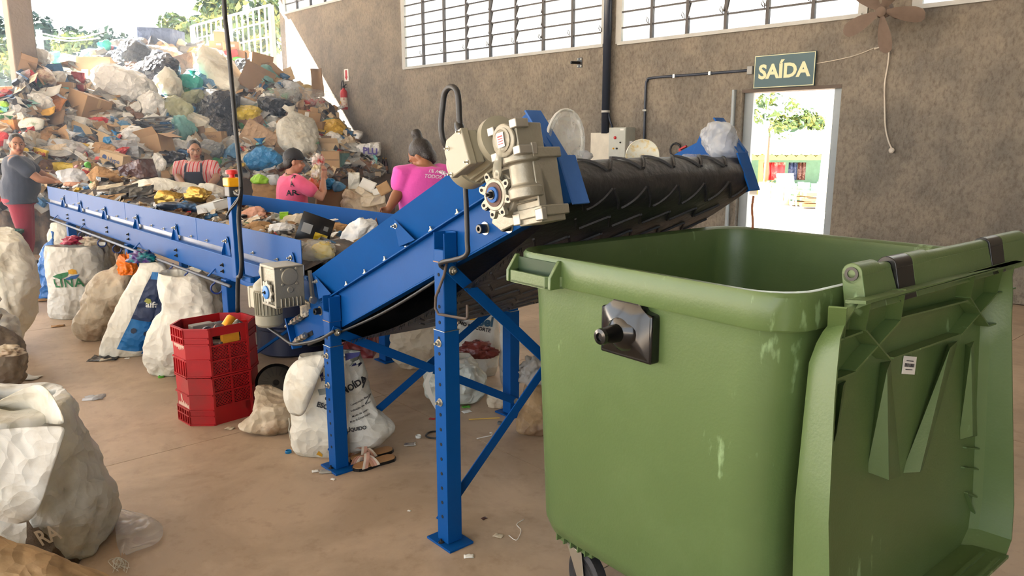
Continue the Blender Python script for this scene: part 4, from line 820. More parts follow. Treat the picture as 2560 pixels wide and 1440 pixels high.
sprint(s_, 'alfa', 370, 767, 16, WHITEP, -9, 0.03, maxw=0.125); patch(s_, [(352, 757), (358, 749), (367, 752), (369, 760), (362, 764)], mat('olive_print', (150, 150, 70)), lift=0.011)
for x, y in ((328, 830), (356, 840)):
    patch(s_, [(x+7*math.cos(a*0.785), y+7*math.sin(a*0.785)) for a in range(8)], mat('dark_badge', (30, 40, 60)), lift=0.013)
crumple('plastic_bag', 'purple and teal packets in the mouth of the half navy sack', atY(356, 646, s_[2]), (0.10, 0.08, 0.06), mat('purple_teal', (74, 44, 110), rough=0.4, col2=(40, 160, 150), spots=0.55, vscale=14), 2.2, cat='bag')
sack('woven_sack', 'slumped cream sack folded over at the waist, left of the red crates', [(680, 400, 500), (700, 398, 518), (740, 402, 540), (775, 408, 548), (800, 392, 552), (840, 372, 552), (890, 362, 520), (930, 368, 470), (943, 385, 455)], RAF, 0.7, 'open', 0.035, 11.0, base_py=940)
sack('woven_sack', 'printed sack standing behind the slumped cream sack', [(690, 480, 556), (730, 478, 566), (790, 480, 566), (860, 486, 560)], [cl('print_sack', (150, 150, 146), col2=(60, 70, 90), spots=0.52, vscale=9)], 0.7, 'open', 0.02, 12.0, Y=6.0)
sack('woven_sack', 'dark patterned bag on the hook rail under the sorting conveyor', [(665, 300, 345), (690, 296, 350), (730, 300, 345)], [cl('dark_print', (70, 74, 84), col2=(120, 120, 118), spots=0.55, vscale=12)], 0.6, 'open', 0.02, 13.0, Y=6.6, onfloor=False)
crumple('plastic_film', 'milky film bundle between the navy sack and the cream sack', onz(335, 884)+Vector((0, 0.02, 0.05)), (0.09, 0.07, 0.07), film('milky_film', (220, 222, 224)), 9.0, cat='film')
# --- left edge of the picture
sack('woven_sack', 'big cream sack with a folded mouth at the left edge, behind the others', [(572, -70, 30, 0.15), (600, -80, 52), (660, -90, 78), (720, -90, 86), (790, -90, 80), (860, -90, 50), (880, -80, 40)], RAF, 0.7, 'open', 0.035, 14.0, Y=5.6)
sack('woven_sack', 'greyish tied sack with a drooping neck at the left edge', [(770, -60, 8), (800, -60, 30), (830, -70, 40), (860, -70, 45)], RAFG, 0.8, 'tied', 0.03, 15.0, Y=4.95, onfloor=False)
sack('woven_sack', 'full grey brown sack on the floor at the left edge', [(812, -40, 10), (840, -60, 36), (900, -80, 54), (950, -80, 56), (985, -70, 40)], [weave('raffia_ash', (150, 138, 118), col2=(118, 104, 88), spots=0.5)], 0.8, 'tied', 0.03, 16.0, base_py=985)
crumple('rag', 'folded cream cloth lying against the grey brown sack', atY(18, 880, 4.15), (0.09, 0.06, 0.035), RAFB, 17.0)
# foreground sack with its torn side
s_ = sack('woven_sack', 'large foreground white woven sack, mouth folded open and side torn', [(985, -120, 140, 0.1), (1010, -130, 156), (1060, -140, 176), (1150, -150, 204), (1250, -150, 236), (1340, -150, 266), (1420, -140, 284), (1470, -130, 280)], RAFG, 0.8, 'open', 0.03, 18.0, Y=2.75, drop=0.3)
FG = s_
lips = MB(); k_ = 14; Yf = s_[2]
top = [(-30, 1076), (40, 1068), (110, 1066), (166, 1064), (140, 1030), (118, 985), (104, 958), (86, 962), (60, 985), (20, 1010), (-30, 1030)]
fold = [[atY(x, y, Yf-0.30+0.02*nz((x, y, 0), 0.05)) for x, y in ((-60, 1078), (0, 1074), (60, 1068), (120, 1066), (168, 1064))], [atY(x, y, Yf-0.31) for x, y in ((-60, 1100), (0, 1100), (60, 1096), (118, 1094), (160, 1090))], [atY(x, y, Yf-0.315) for x, y in ((-60, 1180), (0, 1190), (50, 1190), (108, 1180), (140, 1150))], [atY(x, y, Yf-0.30) for x, y in ((-60, 1290), (0, 1300), (46, 1312), (84, 1300), (108, 1250))]]
lips.loft(fold, closed=False); fo = lips.build('folded_lip', RAFG, s_[0], smooth=180); m_ = fo.modifiers.new('t', 'SUBSURF'); m_.levels = m_.render_levels = 2; m_ = fo.modifiers.new('s', 'SOLIDIFY'); m_.thickness = 0.003
fl2 = MB(); fl2.loft([[atY(x, y, Yf-0.05+dy) for x, y, dy in ((-40, 1020, 0), (20, 990, 0), (70, 966, 0.02), (104, 957, 0.0), (130, 985, -0.06), (150, 1020, -0.12))], [atY(x, y, Yf-0.02+dy) for x, y, dy in ((-40, 1050, 0.1), (20, 1050, 0.08), (70, 1050, 0.05), (100, 1056, 0), (140, 1060, -0.15), (168, 1064, -0.26))]], closed=False)
fo = fl2.build('standing_lip', RAF, s_[0], smooth=180); m_ = fo.modifiers.new('t', 'SUBSURF'); m_.levels = m_.render_levels = 2; m_ = fo.modifiers.new('s', 'SOLIDIFY'); m_.thickness = 0.003
patch(s_, [(104, 1262), (112, 1290), (130, 1290), (150, 1330), (175, 1375), (200, 1425), (225, 1470), (120, 1470), (80, 1420), (96, 1350), (108, 1310)], mat('inner_dark_jute', (92, 78, 62), rough=0.9, var=0.2, bump=0.3, bscale=200), 'torn_opening', 0.02, 0.013)
lettering('RA', 0.06, atY(120, 1340, Yf-0.34), Vector((0.88, -0.2, 0.42)), Vector((-0.42, 0, 0.9)), mat('faded_print', (140, 124, 100)), parent=s_[0], bvh=s_[1], bold=0.03, lift=0.015)
sack('jute_sack', 'coarse brown jute sack lying in the bottom left corner', [(1358, -160, -10), (1378, -170, 70), (1408, -180, 170), (1445, -190, 280), (1500, -190, 340)], JUTE, 0.55, 'flat', 0.025, 19.0, Y=2.18)
# --- under the incline
s_ = sack('woven_sack', 'tall white soybean meal sack with black lettering behind the low front leg', [(884, 745, 905, 0.06), (905, 742, 908), (960, 738, 920), (1030, 732, 940), (1090, 730, 985), (1130, 732, 960), (1158, 745, 900)], [RAF, RAFG], 0.40, 'open', 0.015, 21.0, zone=lambda X, Y_, f: 1 if X > 862 else 0, Y=3.66)
sprint(s_, 'SOJA MOÍDA', 856, 988, 17, INK, 28, 0.05, maxw=0.225)
for i, (t_, y) in enumerate((('Composição Básica:', 1016), ('Indicação de Uso:', 1031), ('Modo de usar:', 1046), ('Modo de Conservação', 1057))): sprint(s_, t_, 893, y, 5, INK, 20, 0.03, maxw=0.1)
sprint(s_, 'ESCA', 805, 1026, 13, INK, -18, 0.05); sprint(s_, 'O LÍQUIDO', 880, 1082, 9, INK, 8, 0.05); sprint(s_, "'S", 801, 958, 13, GREYP, 6, 0.06)
patch(s_, [(785, 985), (815, 980), (818, 995), (790, 1000)], GREYP); patch(s_, [(862, 884), (900, 880), (898, 890), (864, 902)], INKB); patch(s_, [(862, 916), (898, 898), (900, 906), (864, 930)], GREYP); patch(s_, [(872, 925), (896, 918), (893, 926), (868, 930)], INKB)
patch(s_, [(786, 922), (800, 915), (812, 922), (806, 936), (796, 926), (790, 934)], INKB); patch(s_, [(790, 950), (798, 940), (800, 960), (795, 966)], INKB); patch(s_, [(782, 1150), (790, 1138), (798, 1150), (796, 1158)], YELP)
# its loose mouth flopping left
fl_ = MB(); Ys = s_[2]-0.12
fl_.loft([[atY(x, y, Ys+dy) for x, y, dy in r_] for r_ in ([(820, 884, 0), (780, 888, 0), (745, 896, 0), (725, 915, 0.02), (712, 940, 0.03)], [(815, 905, -0.03), (785, 915, -0.05), (755, 930, -0.06), (730, 950, -0.03), (707, 972, 0.0)], [(800, 935, -0.04), (790, 960, -0.07), (765, 970, -0.09), (738, 985, -0.05), (708, 1000, 0.0)], [(790, 965, -0.03), (784, 985, -0.05), (765, 1005, -0.07), (742, 1012, -0.04), (716, 1018, 0)], [(770, 1010, -0.01), (765, 1030, -0.02), (752, 1042, -0.03), (738, 1040, -0.02), (722, 1034, 0)])], closed=False)
fo = fl_.build('loose_mouth', RAF, s_[0], smooth=180); m_ = fo.modifiers.new('t', 'SUBSURF'); m_.levels = m_.render_levels = 2; m_ = fo.modifiers.new('s', 'SOLIDIFY'); m_.thickness = 0.004
MB().tube([atY(x, y, Ys-0.02) for x, y in ((722, 1045), (724, 1060), (722, 1075), (726, 1098))], 0.003, 5).build('drawstring', RAF, s_[0])
sack('woven_sack', 'small beige sack flattened on the floor beside the red crates', [(972, 642, 690, 0.12), (985, 640, 720, 0.08), (1010, 640, 734), (1045, 625, 738), (1070, 595, 736), (1086, 640, 725)], RAFB, 0.55, 'flat', 0.025, 22.0, base_py=1086)
s2 = sack('woven_sack', 'wide mud-stained white sack lying under the middle of the incline', [(800, 985, 1130), (830, 978, 1150), (870, 978, 1150), (895, 1000, 1140)], RAFB, 0.5, 'flat', 0.02, 23.0, Y=5.2)
s2 = sack('woven_sack', 'white printed feed sack standing behind the tall front leg', [(775, 1150, 1240), (810, 1146, 1246), (860, 1150, 1248), (920, 1152, 1246), (950, 1156, 1240)], RAFG, 0.5, 'open', 0.014, 24.0, Y=5.0)
sprint(s2, 'bel', 1213, 812, 24, mat('teal_print', (44, 84, 110)), -8, 0.06); sprint(s2, 'BOVINO DE CORTE', 1172, 822, 9, INK, -14, 0.05); patch(s2, [(1176, 795), (1190, 788), (1186, 806), (1172, 808)], YELP)
s2 = sack('woven_sack', 'white sack with slanted handwriting beside the right rear leg', [(775, 1244, 1300), (830, 1246, 1300), (900, 1250, 1300), (960, 1252, 1300), (978, 1256, 1298)], RAFG, 0.5, 'open', 0.016, 25.0, Y=4.75); sprint(s2, 'PERIGOSA', 1272, 880, 8, GREYP, 74, 0.0); sprint(s2, 'FUSTIVA', 1263, 925, 8, GREYP, 78, 0.0)
crumple('plastic_bag', 'dark red crumpled bag in front of the printed feed sack', atY(1195, 880, 4.75), (0.12, 0.08, 0.07), cl('maroon_bag', (120, 52, 44), rough=0.35), 4.5, cat='bag')
sack('plastic_bag', 'grey green plastic bag gaping open under the incline', [(892, 1085, 1180, 0.1), (915, 1070, 1205), (960, 1064, 1222), (995, 1070, 1210), (1010, 1100, 1190)], cl('grey_green_bag', (190, 192, 180), rough=0.3), 0.7, 'open', 0.035, 26.0, cat='bag', base_py=1012)
sack('woven_sack', 'beige sack lying on the floor by the right rear leg', [(974, 1222, 1292), (995, 1214, 1302), (1018, 1216, 1298)], RAFB, 0.6, 'flat', 0.02, 27.0, base_py=1020)
s2 = sack('woven_sack', 'muddy brown sack half hidden behind the green bin', [(962, 1312, 1372), (990, 1303, 1380), (1040, 1290, 1385), (1080, 1283, 1380), (1092, 1300, 1370)], RAFD, 0.7, 'tied', 0.02, 28.0, base_py=1090)
crumple('plastic_bag', 'silvery bag on top of the muddy brown sack', atY(1338, 936, s2[2]-0.05), (0.085, 0.08, 0.10), film('silver_film', (190, 186, 178), alpha=0.75), 6.5, cat='bag')
# ================================================================ people
def voxel(mb, size, smooth=4):
    me = bpy.data.meshes.new('tmp'); me.from_pydata(mb.v, [], mb.f); me.update()
    bm = bmesh.new(); bm.from_mesh(me); bmesh.ops.recalc_face_normals(bm, faces=bm.faces[:]); bm.to_mesh(me); bm.free()
    o = bpy.data.objects.new('tmp', me); C.objects.link(o)
    r_ = o.modifiers.new('r', 'REMESH'); r_.mode = 'VOXEL'; r_.voxel_size = size; s_ = o.modifiers.new('s', 'SMOOTH'); s_.iterations = smooth; s_.factor = 0.5
    dg = bpy.context.evaluated_depsgraph_get(); out = bpy.data.meshes.new_from_object(o.evaluated_get(dg)); bpy.data.objects.remove(o); bpy.data.meshes.remove(me); return out
def limb(mb, pts, rad, n=14):
    pts = [Vector(p) for p in pts]; P_ = []; Q = []
    d0 = (pts[0]-pts[1]).normalized(); d1 = (pts[-1]-pts[-2]).normalized()
    for k, s_ in ((0.92, 0.4), (0.7, 0.72), (0.38, 0.93)): P_.append(pts[0]+d0*rad[0]*k); Q.append(rad[0]*s_)
    P_ += pts; Q += list(rad)
    for k, s_ in ((0.38, 0.93), (0.7, 0.72), (0.92, 0.4)): P_.append(pts[-1]+d1*rad[-1]*k); Q.append(rad[-1]*s_)
    mb.tube(P_, Q, n)
def ellip(mb, c, ax, ay, az, n=16):
    c = Vector(c); rs = []
    for i in range(1, n): t = math.pi*i/n; rs.append([c+az*math.cos(t)+(ax*math.cos(2*math.pi*k/n)+ay*math.sin(2*math.pi*k/n))*math.sin(t) for k in range(n)])
    mb.loft(rs)
def stack(mb, secs, r_, f):
    """torso sections: (centre, half width, half depth)"""
    n = 24; rs = []
    for c, a, b in secs: rs.append([Vector(c)+r_*(math.cos(2*math.pi*k/n)*a)+f*(math.sin(2*math.pi*k/n)*b) for k in range(n)])
    mb.loft(rs)
def hand(mb, wrist, d, pn, side, L_=0.175, curl=0.5, holding=False):
    """palm plus five bent fingers; d = towards fingertips, pn = out of the palm, side = towards the thumb"""
    d = d.normalized(); pn = (pn-d*pn.dot(d)).normalized(); s_ = d.cross(pn).normalized()
    if s_.dot(side) < 0: s_ = -s_
    w_ = Vector(wrist); ellip(mb, w_+d*0.05, s_*0.040, pn*0.016, d*0.055, 12)
    for i, (o_, ln, r_) in enumerate(((0.029, 0.068, 0.0088), (0.010, 0.078, 0.0092), (-0.010, 0.072, 0.0088), (-0.028, 0.056, 0.0078))):
        p = w_+d*0.088+s_*o_; a = curl*(0.9+0.12*i); pts = [w_+d*0.05+s_*o_*0.8, p]; dd = d
        for k in range(3):
            dd = (d*math.cos(a*(k+1)*0.55)+pn*math.sin(a*(k+1)*0.55)).normalized(); pts.append(pts[-1]+dd*ln*(0.45, 0.32, 0.23)[k])
        limb(mb, pts, [r_*1.05, r_*1.05, r_, r_*0.92, r_*0.8], 8)
    t0 = w_+d*0.022+s_*0.032; limb(mb, [w_+d*0.015+s_*0.018, t0, t0+(d*0.6+s_*0.65+pn*0.35).normalized()*0.036, t0+(d*0.75+s_*0.4+pn*0.6).normalized()*0.066], [0.013, 0.0125, 0.0105, 0.0085], 8)
SKIN = {}
def skin(col):
    k = 'skin_%d' % col[0]
    if k not in SKIN: SKIN[k] = mat(k, col, rough=0.5, var=0.06, vscale=9, spec=0.4)
    return SKIN[k]
HAIR = mat('dark_hair', (30, 25, 24), rough=0.45, var=0.2, vscale=40, bump=0.35, bscale=90)
EYEM = mat('eye_white', (176, 166, 158), rough=0.3, var=0); IRIS = mat('dark_iris', (40, 26, 18), rough=0.15, var=0); LIP = mat('lips', (150, 84, 76), rough=0.5, var=0.05); BROW = mat('brow', (40, 30, 26), rough=0.7, var=0)
def person(label, feet, yaw, H, wide, sk, shirt, trous, shoe, hyaw, hpitch, arms, lean=0.0, leanside=0.0, belly=1.0, hair='bun', cap=None, skin_neck=True, apron=None, sleeve=0.55):
    """yaw: facing angle of the body, hyaw: of the head; arms = ((elbow, wrist, finger dir, palm normal) right, left) in world space"""
    feet = Vector(feet); f = Vector((math.cos(R(yaw)), math.sin(R(yaw)), 0)); r_ = f.cross(Z); k = H/1.60
    P_ = lambda a, b, z: feet + r_*a*k + f*b*k + Z*z*k + (f*lean+r_*leanside)*max(0, z-0.85)*k
    t = thing('person', label, 'person', feet); bd = MB(); w_ = wide
    secs = [(0.80, 0.15, 0.10, 0), (0.86, 0.172, 0.125, -0.01), (0.95, 0.165, 0.12*belly, 0.0), (1.03, 0.150, 0.115*belly, 0.012), (1.12, 0.152, 0.115, 0.01), (1.22, 0.160, 0.118, 0.012), (1.29, 0.150, 0.10, 0.0), (1.335, 0.11, 0.075, -0.008), (1.36, 0.06, 0.06, -0.01)]
    stack(bd, [(P_(0, b, z), a*w_*k, c*(0.5+0.5*w_)*k) for z, a, c, b in secs], r_, f)
    hf = Vector((math.cos(R(hyaw))*math.cos(R(hpitch)), math.sin(R(hyaw))*math.cos(R(hpitch)), math.sin(R(hpitch)))); hr = hf.cross(Z).normalized(); hu = hr.cross(hf).normalized()
    nk = P_(0, -0.012, 1.33); hc = P_(0, 0.02, 1.485)+(Z*-0.075+f*0.05 if hair == 'bun' else Z*0); limb(bd, [nk, (nk+hc)/2-hf*0.012, hc-hu*0.03-hf*0.015], [0.062*k, 0.055*k, 0.056*k])
    ellip(bd, hc+hu*0.022*k-hf*0.012*k, hr*0.073*k, hf*0.093*k, hu*0.094*k); ellip(bd, hc-hu*0.045*k+hf*0.022*k, hr*0.058*k, hf*0.064*k, hu*0.07*k); ellip(bd, hc-hu*0.088*k+hf*0.055*k, hr*0.024*k, hf*0.02*k, hu*0.018*k, 10)
    limb(bd, [hc+hf*0.078*k+hu*0.006*k, hc+hf*0.098*k-hu*0.03*k], [0.009*k, 0.0145*k], 10)
    for q in (-1, 1):
        ellip(bd, hc+hr*q*0.075*k-hf*0.008*k-hu*0.008*k, hr*0.010*k, hf*0.018*k, hu*0.030*k, 10); ellip(bd, hc+hr*q*0.042*k+hf*0.060*k-hu*0.03*k, hr*0.024*k, hf*0.02*k, hu*0.022*k, 10); limb(bd, [hc+hr*q*0.012*k+hf*0.083*k+hu*0.024*k, hc+hr*q*0.05*k+hf*0.066*k+hu*0.026*k], [0.008*k, 0.008*k], 8)
        ellip(bd, hc+hr*q*0.013*k+hf*0.092*k-hu*0.036*k, hr*0.010*k, hf*0.009*k, hu*0.008*k, 8)
    limb(bd, [hc+hr*-0.022*k+hf*0.076*k-hu*0.064*k, hc+hf*0.085*k-hu*0.062*k, hc+hr*0.022*k+hf*0.076*k-hu*0.064*k], [0.007*k, 0.0095*k, 0.007*k], 8)
    sl = MB(); stack(sl, [(P_(0, b, z), a*w_*k+0.02, c*(0.5+0.5*w_)*k+0.02) for z, a, c, b in [(0.80, 0.172, 0.125, 0)]+secs[1:8]]+[(P_(0, -0.01, 1.352), 0.072*k, 0.066*k)], r_, f)
    for q, arm in ((1, arms[0]), (-1, arms[1])):
        sh = P_(q*0.172*(0.55+0.45*w_), -0.005, 1.295); el, wr, fd, pn = arm; el = Vector(el); wr = Vector(wr); aw = 0.7+0.3*w_
        limb(bd, [sh, sh.lerp(el, 0.5), el, el.lerp(wr, 0.35), wr], [0.056*k*aw, 0.049*k*aw, 0.040*k*aw, 0.041*k*aw, 0.027*k]); hand(bd, wr, Vector(fd), Vector(pn), -f.cross(Z)*q*0.5+Z*0.6+f*0.3)
        limb(sl, [P_(q*0.10*w_, 0, 1.295), sh, sh.lerp(el, sleeve)], [0.075*k, 0.072*k*aw, 0.066*k*aw])
    hips = []
    tr = MB(); stack(tr, [(P_(0, b, z), a*w_*k+0.010, c*(0.5+0.5*w_)*k+0.010) for z, a, c, b in [(0.78, 0.165, 0.12, -0.01), (0.84, 0.178, 0.135, -0.018), (0.90, 0.172, 0.128, -0.01), (0.985, 0.158, 0.116, 0)]], r_, f)
    for q in (-1, 1):
        h_, kn, an = P_(q*0.085*w_, -0.005, 0.80), P_(q*0.085*w_, 0.015, 0.44), P_(q*0.085*w_, -0.015, 0.09); lw = 0.6+0.4*w_
        limb(bd, [h_, kn, kn.lerp(an, 0.3), an], [0.085*k*lw, 0.055*k, 0.055*k, 0.034*k]); limb(bd, [P_(q*0.085*w_, -0.02, 0.04), P_(q*0.09*w_, 0.13, 0.03)], [0.034*k, 0.028*k]); limb(tr, [h_, h_.lerp(kn, 0.5), kn, kn.lerp(an, 0.35), kn.lerp(an, 0.88)], [0.104*k*lw, 0.088*k*lw, 0.066*k*lw, 0.066*k*lw, 0.045*k])
        so = MB(); limb(so, [P_(q*0.085*w_, -0.035, 0.042), P_(q*0.088*w_, 0.06, 0.045), P_(q*0.092*w_, 0.15, 0.036)], [0.046*k, 0.047*k, 0.038*k]); m_ = voxel(so, 0.012, 3)
        for v in m_.vertices: v.co.z = max(v.co.z, feet.z+0.002)
        finish('shoe', m_, shoe, t, smooth=180)
    me = voxel(bd, 0.0075*k, 3); body = finish('body', me, [skin(sk), LIP], t, smooth=180)
    lc = hc+hf*0.088*k-hu*0.063*k
    for p in me.polygons:
        d = p.center-lc
        if abs(d.dot(hr)) < 0.024*k and abs(d.dot(hu)) < 0.0085*k and d.dot(hf) > -0.02: p.material_index = 1
    for q in (-1, 1):
        b = MB(); ec = hc+hr*q*0.031*k+hf*0.0745*k+hu*0.004*k; ellip(b, ec, hr*0.0125*k, hf*0.008*k, hu*0.0062*k, 12); e = b.build('eye', EYEM, t, smooth=180); b = MB(); b.lathe([(0.0062*k, 0), (0.005*k, 0.002*k), (0.001, 0.0025*k)], ec+hf*0.0075*k, hf, 12); b.build('iris', IRIS, e, smooth=180)
        b = MB(); b.tube([hc+hr*q*x*k+hf*y*k+hu*z*k for x, y, z in ((0.014, 0.091, 0.024), (0.03, 0.087, 0.03), (0.05, 0.073, 0.025))], [0.003*k, 0.0038*k, 0.002*k], 6); b.build('eyebrow', BROW, t, smooth=180)
    hb = MB(); ellip(hb, hc+hu*0.040*k-hf*0.027*k, hr*0.082*k, hf*0.094*k, hu*0.092*k); ellip(hb, hc-hu*0.02*k-hf*0.055*k, hr*0.074*k, hf*0.055*k, hu*0.075*k)
    if hair == 'bun': limb(hb, [hc+hu*0.10*k-hf*0.06*k, hc+hu*0.155*k-hf*0.07*k], [0.030*k, 0.040*k]); limb(hb, [hc+hu*0.17*k-hf*0.055*k+hr*0.01, hc+hu*0.185*k-hf*0.04*k+hr*0.03], [0.022*k, 0.012*k])
    if hair == 'low': limb(hb, [hc-hu*0.04*k-hf*0.10*k, hc-hu*0.07*k-hf*0.135*k], [0.035*k, 0.042*k])
    if hair == 'tail': limb(hb, [hc-hu*0.02*k-hf*0.09*k, hc-hu*0.10*k-hf*0.12*k, hc-hu*0.17*k-hf*0.10*k], [0.035*k, 0.036*k, 0.018*k])
    finish('hair', voxel(hb, 0.011, 3), HAIR, t, smooth=180)
    if cap:
        cb_ = MB(); ellip(cb_, hc+hu*0.05*k-hf*0.012*k, hr*0.089*k, hf*0.106*k, hu*0.092*k); m_ = voxel(cb_, 0.010, 2)
        for v in m_.vertices:
            d = v.co-hc; z_ = d.dot(hu)
            if z_ < 0.035*k: v.co += hu*(0.035*k-z_)
        c_ = finish('cap', m_, cap, t, smooth=60); b = MB(); rs = []
        for i in range(9):
            a = R(-80+20*i); e = hr*math.sin(a)*0.082*k+hf*(math.cos(a)*0.088*k); o_ = hc+hu*0.04*k-hf*0.005*k; rs.append([o_+e, o_+e+hf*math.cos(a)*0.075*k-hu*0.012*k, o_+e+hf*math.cos(a)*0.075*k-hu*0.018*k, o_+e-hu*0.006*k])
        b.loft(rs); b.build('cap_brim', cap, c_, smooth=40)
        MB().lathe([(0.010, -0.004), (0.010, 0.004)], hc+hu*0.142*k-hf*0.012*k, hu, 12).build('cap_button', cap, c_)
        b = MB(); b.box(hc-hf*0.116*k+hu*0.042*k, (0.05*k, 0.004, 0.016*k), (hr, hf, hu)); b.build('cap_strap', mat('grey_strap', (150, 150, 150)), c_)
    trm = voxel(tr, 0.014, 4)
    finish('trousers', trm, trous, t, smooth=180)
    sm = voxel(sl, 0.011, 4)
    for v in sm.vertices:      # soft folds in the cloth
        v.co += v.normal*(0.006*ridged(v.co, 7, yaw))
    so_ = finish('shirt', sm, shirt, t, smooth=180)
    bv = BVHTree.FromPolygons([v.co.copy() for v in sm.vertices], [tuple(p.vertices) for p in sm.polygons])
    return t, so_, bv, P_, f, r_, hc
def stripes(key):
    m = mat(key, (222, 190, 180), rough=0.8, var=0); nt = m.node_tree; N = nt.nodes; L = nt.links; t = N.new('ShaderNodeTexCoord'); wv = N.new('ShaderNodeTexWave'); wv.inputs['Scale'].default_value = 6.5; wv.inputs['Distortion'].default_value = 0.6; wv.inputs['Phase Offset'].default_value = 1.0
    r = N.new('ShaderNodeValToRGB'); r.color_ramp.interpolation = 'CONSTANT'; cs = [(0.0, (206, 60, 66)), (0.22, (226, 190, 182)), (0.5, (60, 62, 70)), (0.58, (214, 206, 196)), (0.8, (226, 150, 146))]
    while len(r.color_ramp.elements) < len(cs): r.color_ramp.elements.new(0.5)
    for e, (p, c) in zip(r.color_ramp.elements, cs): e.position = p; e.color = (*srgb(*c), 1)
    L.new(t.outputs['Object'], wv.inputs['Vector']); L.new(wv.outputs['Fac'], r.inputs[0]); L.new(r.outputs[0], N['Principled BSDF'].inputs['Base Color']); return m
cloth = lambda n_, c_: mat(n_, c_, rough=0.85, var=0.08, vscale=8, bump=0.12, bscale=60, sheen=0.2)
DARK = cloth('dark_trousers', (48, 50, 58)); SHOE = mat('dark_shoes', (40, 36, 34), rough=0.6)
# standing worker at the left end
g = onz(74, 672); fy = Vector((0.60, 0.80, 0)); Yp = g.y
w1 = person('worker in dark T-shirt and red trousers standing at the left end of the table', g, 28, 1.71, 1.52, (172, 124, 98), cloth('charcoal_tee', (62, 70, 86)), cloth('red_trousers', (158, 44, 66)), SHOE, -48, -3,
    ((atY(98, 448, Yp-0.10), atY(136, 454, Yp+0.0), (0.95, 0.3, 0.0), (-0.2, 0.3, -1)), (atY(112, 440, Yp+0.45), atY(140, 452, Yp+0.42), (0.9, 0.3, -0.1), (-0.2, 0.3, -1))), lean=0.02, belly=1.3, hair='tail')
# sorter with apron facing us
q = onplane(490, 410, cv(0, 1.62, 0), V); fz = Vector((q.x, q.y, 0))
w2 = person('sorter in a striped shirt and dark apron facing the table', fz, -82, 1.63, 1.32, (168, 126, 102), stripes('striped_cloth'), DARK, SHOE, -58, -6,
    ((atY(446, 446, q.y-0.18), atY(462, 468, q.y-0.42), (0.5, -0.6, -0.3), (0.3, 0.1, -1)), (atY(541, 446, q.y-0.12), atY(519, 470, q.y-0.40), (-0.5, -0.6, -0.3), (0, 0, -1))), belly=1.2, hair='short')
t, so_, bv, P_, f_, r_, hc_ = w2
APR = cloth('apron_navy', (46, 50, 66))
def drape(rows_, m, name, par, off=0.014):
    mb = MB(); rs = []
    for z_, a0, a1 in rows_:
        rr = []
        for i in range(11):
            a = a0+(a1-a0)*i/10; p = P_(a, 0.6, z_); h = bv.ray_cast(p, -f_); rr.append((h[0] if h[0] is not None else P_(a, 0.15, z_))+f_*off)
        rs.append(rr)
    mb.loft(rs, closed=False); o = mb.build(name, m, par, smooth=180); sd_ = o.modifiers.new('thick', 'SOLIDIFY'); sd_.thickness = 0.004; return o
ap = drape([(1.23, -0.10, 0.10), (1.2, -0.105, 0.105), (1.12, -0.12, 0.12), (1.04, -0.19, 0.19), (0.95, -0.2, 0.2), (0.85, -0.2, 0.2), (0.70, -0.19, 0.19)], APR, 'apron', t)
for q_ in (-1, 1): drape([(1.335, q_*0.085-0.012, q_*0.085+0.012), (1.30, q_*0.092-0.012, q_*0.092+0.012), (1.22, q_*0.095-0.013, q_*0.095+0.013)], APR, 'apron_strap', ap, 0.012)
lettering('apoio', 0.018, P_(-0.06, 0.2, 1.165), -r_ if False else Vector((-r_.x, -r_.y, 0))*-1, Z, WHITEP, parent=ap, bvh=None, lift=0.0) if False else None
# sorter in pink with a cap, back half turned, holding packets up
q = onplane(738, 440, cv(0, 1.62, 0), V); fz = Vector((q.x, q.y, 0)); Yp = q.y
PINK1 = cloth('coral_pink_tee', (226, 92, 128)); PINK2 = cloth('magenta_pink_tee', (222, 82, 172))
w3 = person('sorter in a coral pink T-shirt and black cap, lifting packets', fz+Vector((-0.08, 0, 0)), 32, 1.53, 1.22, (176, 128, 104), PINK1, DARK, SHOE, 18, -4,
    ((atY(806, 494, Yp-0.12), atY(808, 450, Yp+0.10), (0.1, 0.3, 0.9), (-0.6, 0.4, 0)), (atY(770, 470, Yp+0.3), atY(793, 432, Yp+0.30), (0.0, 0.1, 1.0), (0.5, -0.4, 0))), lean=0.10, belly=1.1, hair='low', cap=mat('black_cap', (36, 38, 44), rough=0.7, var=0.1))
t, so_, bv, P_, f_, r_, hc_ = w3
for txt, x, y in (('A', 716, 440), ('A', 716, 461), ('AR', 711, 484)): lettering(txt, 0.055, atY(x, y, Yp-0.25), (0.86, -0.5, 0.05), Z, INK, parent=so_, bvh=bv, bold=0.03, lift=0.004)
hold = MB()
crumple('food_packet', 'bunch of red and white packets held up by the capped sorter', atY(797, 408, Yp+0.22), (0.05, 0.05, 0.085), mat('red_white_print', (214, 206, 196), rough=0.3, col2=(196, 36, 40), spots=0.54, vscale=14), 31.0, amp=0.45, cat='packet', flat=2)
crumple('food_packet', 'pale yellow crumpled packet hanging under the red and white packets', atY(791, 432, Yp+0.16), (0.045, 0.04, 0.07), mat('yellow_white_print', (224, 208, 150), rough=0.3, col2=(232, 226, 214), spots=0.5, vscale=12), 32.0, amp=0.4, cat='packet', flat=2)
crumple('plastic_bag', 'orange net bag below the hands of the capped sorter', atY(788, 462, Yp+0.2), (0.05, 0.05, 0.08), mat('orange_net', (240, 120, 84), rough=0.5, col2=(236, 180, 150), spots=0.56, vscale=20), 33.0, amp=0.4, cat='bag', flat=2)
